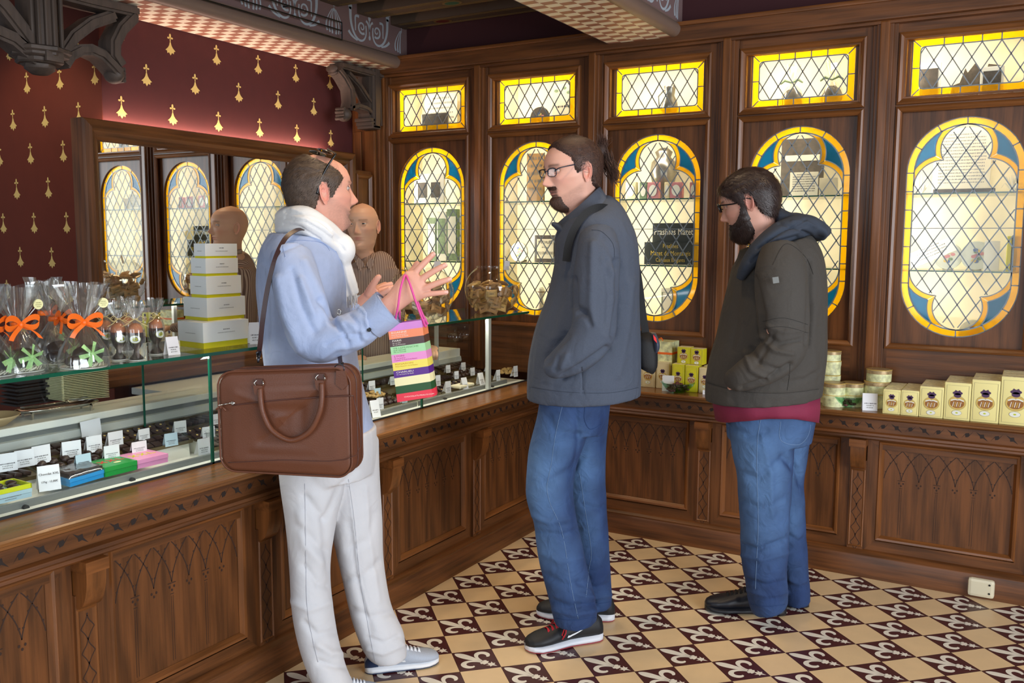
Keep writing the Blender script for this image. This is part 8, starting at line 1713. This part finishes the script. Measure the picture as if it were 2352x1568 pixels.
def plate(px, py, r, y, m1, m2, label, zs):
    p = on(px, py, 1, y); b = MB(); fr = XR((p[0], y, zs + r)); vv = []
    for (q, w_, mm_) in ((r, .0, m1), (r * .97, .008, m1), (r * .7, .002, m2)): ell(b, fr, 0, 0, q, q, mm_, w_, 36)
    n = 36; b.add([fr(r * math.cos(2 * PI * q / n), r * math.sin(2 * PI * q / n), 0) for q in range(n)] + [fr(r * .97 * math.cos(2 * PI * q / n), r * .97 * math.sin(2 * PI * q / n), .008) for q in range(n)], [(q, (q + 1) % n, n + (q + 1) % n, n + q) for q in range(n)], m1)
    for q in range(9): a = q * 2.4; ell(b, fr, r * .4 * math.cos(a) * (q / 9), r * .4 * math.sin(a), r * .16, r * .12, [m_pk2, m_gr, m_bl2, m_e4][q % 4], .0085 + q * .0002, 10)
    b.box((p[0] - .02, y, zs), (p[0] + .02, y + .05, zs + .012), m_dp); tag(b.build('plate'), label, 'plate')
plate(1193, 560, .055, .40, m_cer, m_e4, 'round painted plate with figures on the middle shelf of the second cabinet', S2)
o, bb = std(1228, 1278, 540, S2, .41, .008, m_dp, 'enamel_sign', 'small white sign beginning SPECIALIT\u00c9 in the second cabinet', 'sign', pic(m_pp)); fr = XR(((bb[0] + bb[1]) / 2, .408, bb[2])); hS = bb[3] - bb[2]
for s_, v, z_ in (('SPECIALIT\u00c9', .74, .022), ('de la Cour', .56, .012), ('DU DUC DE', .34, .022)): text(s_, z_, lambda u, c, w=0, v=v: fr(u, hS * v + c, w + .001), m_ink2, o, sx=.8)
for i, (px, lb) in enumerate(((1243, 'left'), (1268, 'right'))):
    p = on(px, 640, 1, .36); b = MB(); b.lathe([(0, 0), (.03, 0), (.028, .03), (.018, .09), (.012, .13), (.02, .15), (.02, .175), (.012, .19), (0, .192)], (p[0], .36, S0), m_wf, 20); b.ellip((p[0], .36, S0 + .165), (.021, .021, .012), m_brn, 14, 8); tag(b.build('figurine', smooth=True), 'pale standing figurine at the bottom of the second cabinet, %s one' % lb, 'figurine')
plate(1241, 245, .058, .36, m_dp, m_bl2, 'dark round plate on edge in the second upper window', SU); std(1269, 1316, 192, SU, .42, .003, m_pp, 'greeting_card', 'greeting card with green holly in the second upper window', 'card', lambda b, fr, w_, h: ([ell(b, fr, w_ * u, h * v, .012, .008, m_gr, .001) for u, v in ((.3, .8), (-.3, .85), (.4, .5), (.1, .9))], scribble(b, fr, 0, h * .5, w_ * .6, .012, m_ink2, 4)))
for a, c, mm_, lb in ((1437, 1461, m_tb, 'tan packet at the left end'), (1469, 1486, m_gr, 'narrow sage packet, second from left'), (1487, 1513, m_pk2, 'rose packet left of centre'), (1526, 1538, m_tb, 'thin tan packet right of centre'), (1539, 1567, m_pk2, 'rose and cream packet with oval label'), (1584, 1601, m_pk2, 'rose packet at the right end')): std(a, c, 418, S1, .33, .03, mm_, 'sweet_packet', lb + ' of the top shelf in the third cabinet', 'packet', lambda b, fr, w_, h: ell(b, fr, 0, h * .5, w_ * .35, h * .34, m_wf, .0008))
p = on(1518, 370, 1, .42); b = MB(); b.lathe([(0, 0), (.05, 0), (.05, .01), (.03, .03), (.055, .08), (.07, .14), (.06, .19), (.035, .215), (.045, .24), (.02, .26), (0, .262)], (p[0], .46, S1), m_slv, 32); tag(b.build('silver_urn', smooth=True), 'tarnished silver urn behind the packets at the top of the third oval window', 'urn')
o, bb = std(1499, 1597, 512, S2, .42, .008, m_blkb, 'lettered_sign', 'dark sign with one line of pale lettering, standing behind in the third cabinet', 'sign'); xm, hS = (bb[0] + bb[1]) / 2, bb[3] - bb[2]
fr = XR((xm, .419, 0)); text('Praslines Mazet', .046, lambda u, c, w=0: fr(u, bb[3] - .045 + c, w), m_wf, o, sx=.72)
o, bb = std(1480, 1603, 556, S2, .385, .008, m_blkb, 'lettered_sign', 'black sign with three lines of gold lettering in the third cabinet', 'sign'); xm = (bb[0] + bb[1]) / 2; hS = bb[3] - bb[2]; fr2 = XR((xm, .384, bb[2]))
for s_, v, z_ in (('Praslines', .82, .030), ('Mazet de Montargis', .5, .034), ('Cadeaux El\u00e9gants', .2, .028)): text(s_, z_, lambda u, c, w=0, v=v: fr2(u, hS * v + c, w), m_gd, o, sx=.78)
std(1518, 1550, 662, S0, .38, .03, m_wf, 'small_box', 'small white box outlined in green at the bottom of the third cabinet', 'box', lambda b, fr, w_, h: b.ribbon([(-w_ * .4, h * .1), (w_ * .4, h * .1), (w_ * .4, h * .9), (-w_ * .4, h * .9)], fr, .004, .0006, m_gr, closed=True))
p = on(1538, 250, 1, .36); b = MB(); b.lathe([(0, 0), (.028, 0), (.02, .012), (.032, .03), (.042, .06), (.036, .09), (.022, .12), (.026, .15), (.03, .165), (.024, .165), (.018, .12), (0, .1)], (p[0], .36, SU), m_slv, 28); b.tube([(p[0] - .03, .36, SU + .15), (p[0] - .06, .36, SU + .12), (p[0] - .055, .36, SU + .07), (p[0] - .036, .36, SU + .05)], .004, m_slv, 8); tag(b.build('silver_jug', smooth=True), 'tall silver jug with a handle in the third upper window', 'jug')
std(1796, 1895, 318, S1, .45, .006, m_dp, 'engraving', 'dark engraved picture at the top of the fourth oval window', 'picture', lambda b, fr, w_, h: (b.box(fr(-w_ * .4, h * .62, .003), fr(w_ * .4, h * .72, 0), m_pp), b.box(fr(-w_ * .14, h * .05, .003), fr(w_ * .3, h * .4, 0), m_pp)))
std(1815, 1880, 395, S1, .36, .003, m_pp, 'paper_sheet', 'printed sheet in front of the engraving in the fourth cabinet', 'paper', lines_(8, m_ink2)); std(1882, 1925, 408, S1, .38, .003, m_pp, 'paper_sheet', 'pale blank sheet right of the engraving in the fourth cabinet', 'paper')
for px, lb in ((1820, 'left'), (1912, 'right')):
    p = on(px, 200, 1, .37); root = empty('ribboned_bag', (p[0], .37, SU)); tag(root, 'clear bag of dark sweets with a bow in the fourth upper window, %s one' % lb, 'gift bag', 'ribboned bags in the fourth upper window'); b = MB(); b.ellip((p[0], .37, SU + .055), (.045, .03, .055), m_dp, 18, 12, jit=.15); b.build('contents', root, smooth=True)
    b = MB(); b.lathe([(.045, .0), (.052, .05), (.04, .1), (.012, .13), (.012, .136), (.03, .19), (.035, .215)], (p[0], .37, SU), CEL, 24); b.build('wrap', root, smooth=True)
    b = MB()
    for s_ in (1, -1): b.tube([(p[0], .355, SU + .133), (p[0] + .03 * s_, .35, SU + .145), (p[0] + .05 * s_, .35, SU + .13)], [.004, .007, .004], m_gr, 6)
    b.build('bow', root)
std(2148, 2282, 293, S1, .40, .006, m_pp, 'framed_letter', 'tall handwritten sheet standing on the top shelf of the fifth cabinet', 'paper', lines_(16, m_ink)); std(2143, 2286, 438, S1, .385, .012, m_dp, 'wooden_stand', 'dark wooden bar holding the handwritten sheet in the fifth cabinet', 'stand')
for px, lb in ((2117, 'left'), (2330, 'right')):
    p = on(px, 410, 1, .42); b = MB(); r_ = random.Random(px)
    for q in range(22): a = r_.uniform(0, PI); l = r_.uniform(.03, .07); b.tube([(p[0], .42, S1), (p[0] + l * .5 * math.cos(a), .42 + r_.uniform(-.01, .01), S1 + l * .6), (p[0] + l * .7 * math.cos(a), .42, S1 + .02 + l * math.sin(a))], [.003, .002, .001], m_wf, 5)
    tag(b.build('coral'), 'small branching white coral on the top shelf of the fifth cabinet, %s of the letter' % lb, 'coral')
plate(2178, 585, .058, .44, m_cer, m_gr, 'green-ringed plate behind the slanting sheet in the fifth cabinet', S2); plate(2243, 585, .062, .42, m_cer, m_bl2, 'blue and white plate on the middle shelf of the fifth cabinet', S2); plate(2237, 715, .055, .40, m_cer, m_e4, 'flowered plate at the bottom of the fifth cabinet', S0)
b = MB(); a_ = on(2096, 612, 1, .36); fr = MB().frame((a_[0], .36, S2 + .003), (math.cos(.45), 0, math.sin(.45)), (-math.sin(.45) * .6, .15, math.cos(.45)), (0, -1, 0)); b.prism([(0, 0), (.19, 0), (.19, .07), (0, .07)], fr, 0, .002, m_wf); lines_(4, m_ink)(b, lambda u, v, w=0: fr(u + .09, v, w + .002), .16, .07); tag(b.build('paper_sheet'), 'white sheet slanting across the plates in the fifth cabinet', 'paper')
std(2262, 2298, 553, S2, .36, .003, m_wf, 'paper_card', 'upright white card right of the blue plate in the fifth cabinet', 'card')
for i, (a, c, mm_) in enumerate(((2314, 2325, m_yb), (2326, 2337, m_blkb), (2338, 2349, m_e4))): std(a, c, 542, S2, .36, .09, mm_, 'book', '%s slim book at the right end of the fifth cabinet shelf' % ('yellow', 'dark', 'golden')[i], 'book')
std(2109, 2163, 145, SU, .33, .008, m_wf, 'photo_frame', 'grey old photograph at the left of the fifth upper window', 'picture', pic(m_dp)); std(2253, 2308, 152, SU, .33, .008, m_wf, 'photo_frame', 'grey photograph right of the building cut-out in the fifth upper window', 'picture', pic(m_dp))
b = MB(); xa, xb_ = on(2181, 200, 1, .44)[0], on(2297, 200, 1, .44)[0]; w_ = xb_ - xa; fr = XR((xa, .44, SU)); b.prism([(0, 0), (w_, 0), (w_, .15), (w_ * .75, .16), (w_ * .7, .12), (w_ * .6, .14), (w_ * .5, .17), (w_ * .35, .13), (w_ * .3, .15), (w_ * .2, .09), (w_ * .05, .08)], fr, 0, .004, m_dp); tag(b.build('building_cutout'), 'dark cut-out of an old turreted building in the fifth upper window', 'picture')
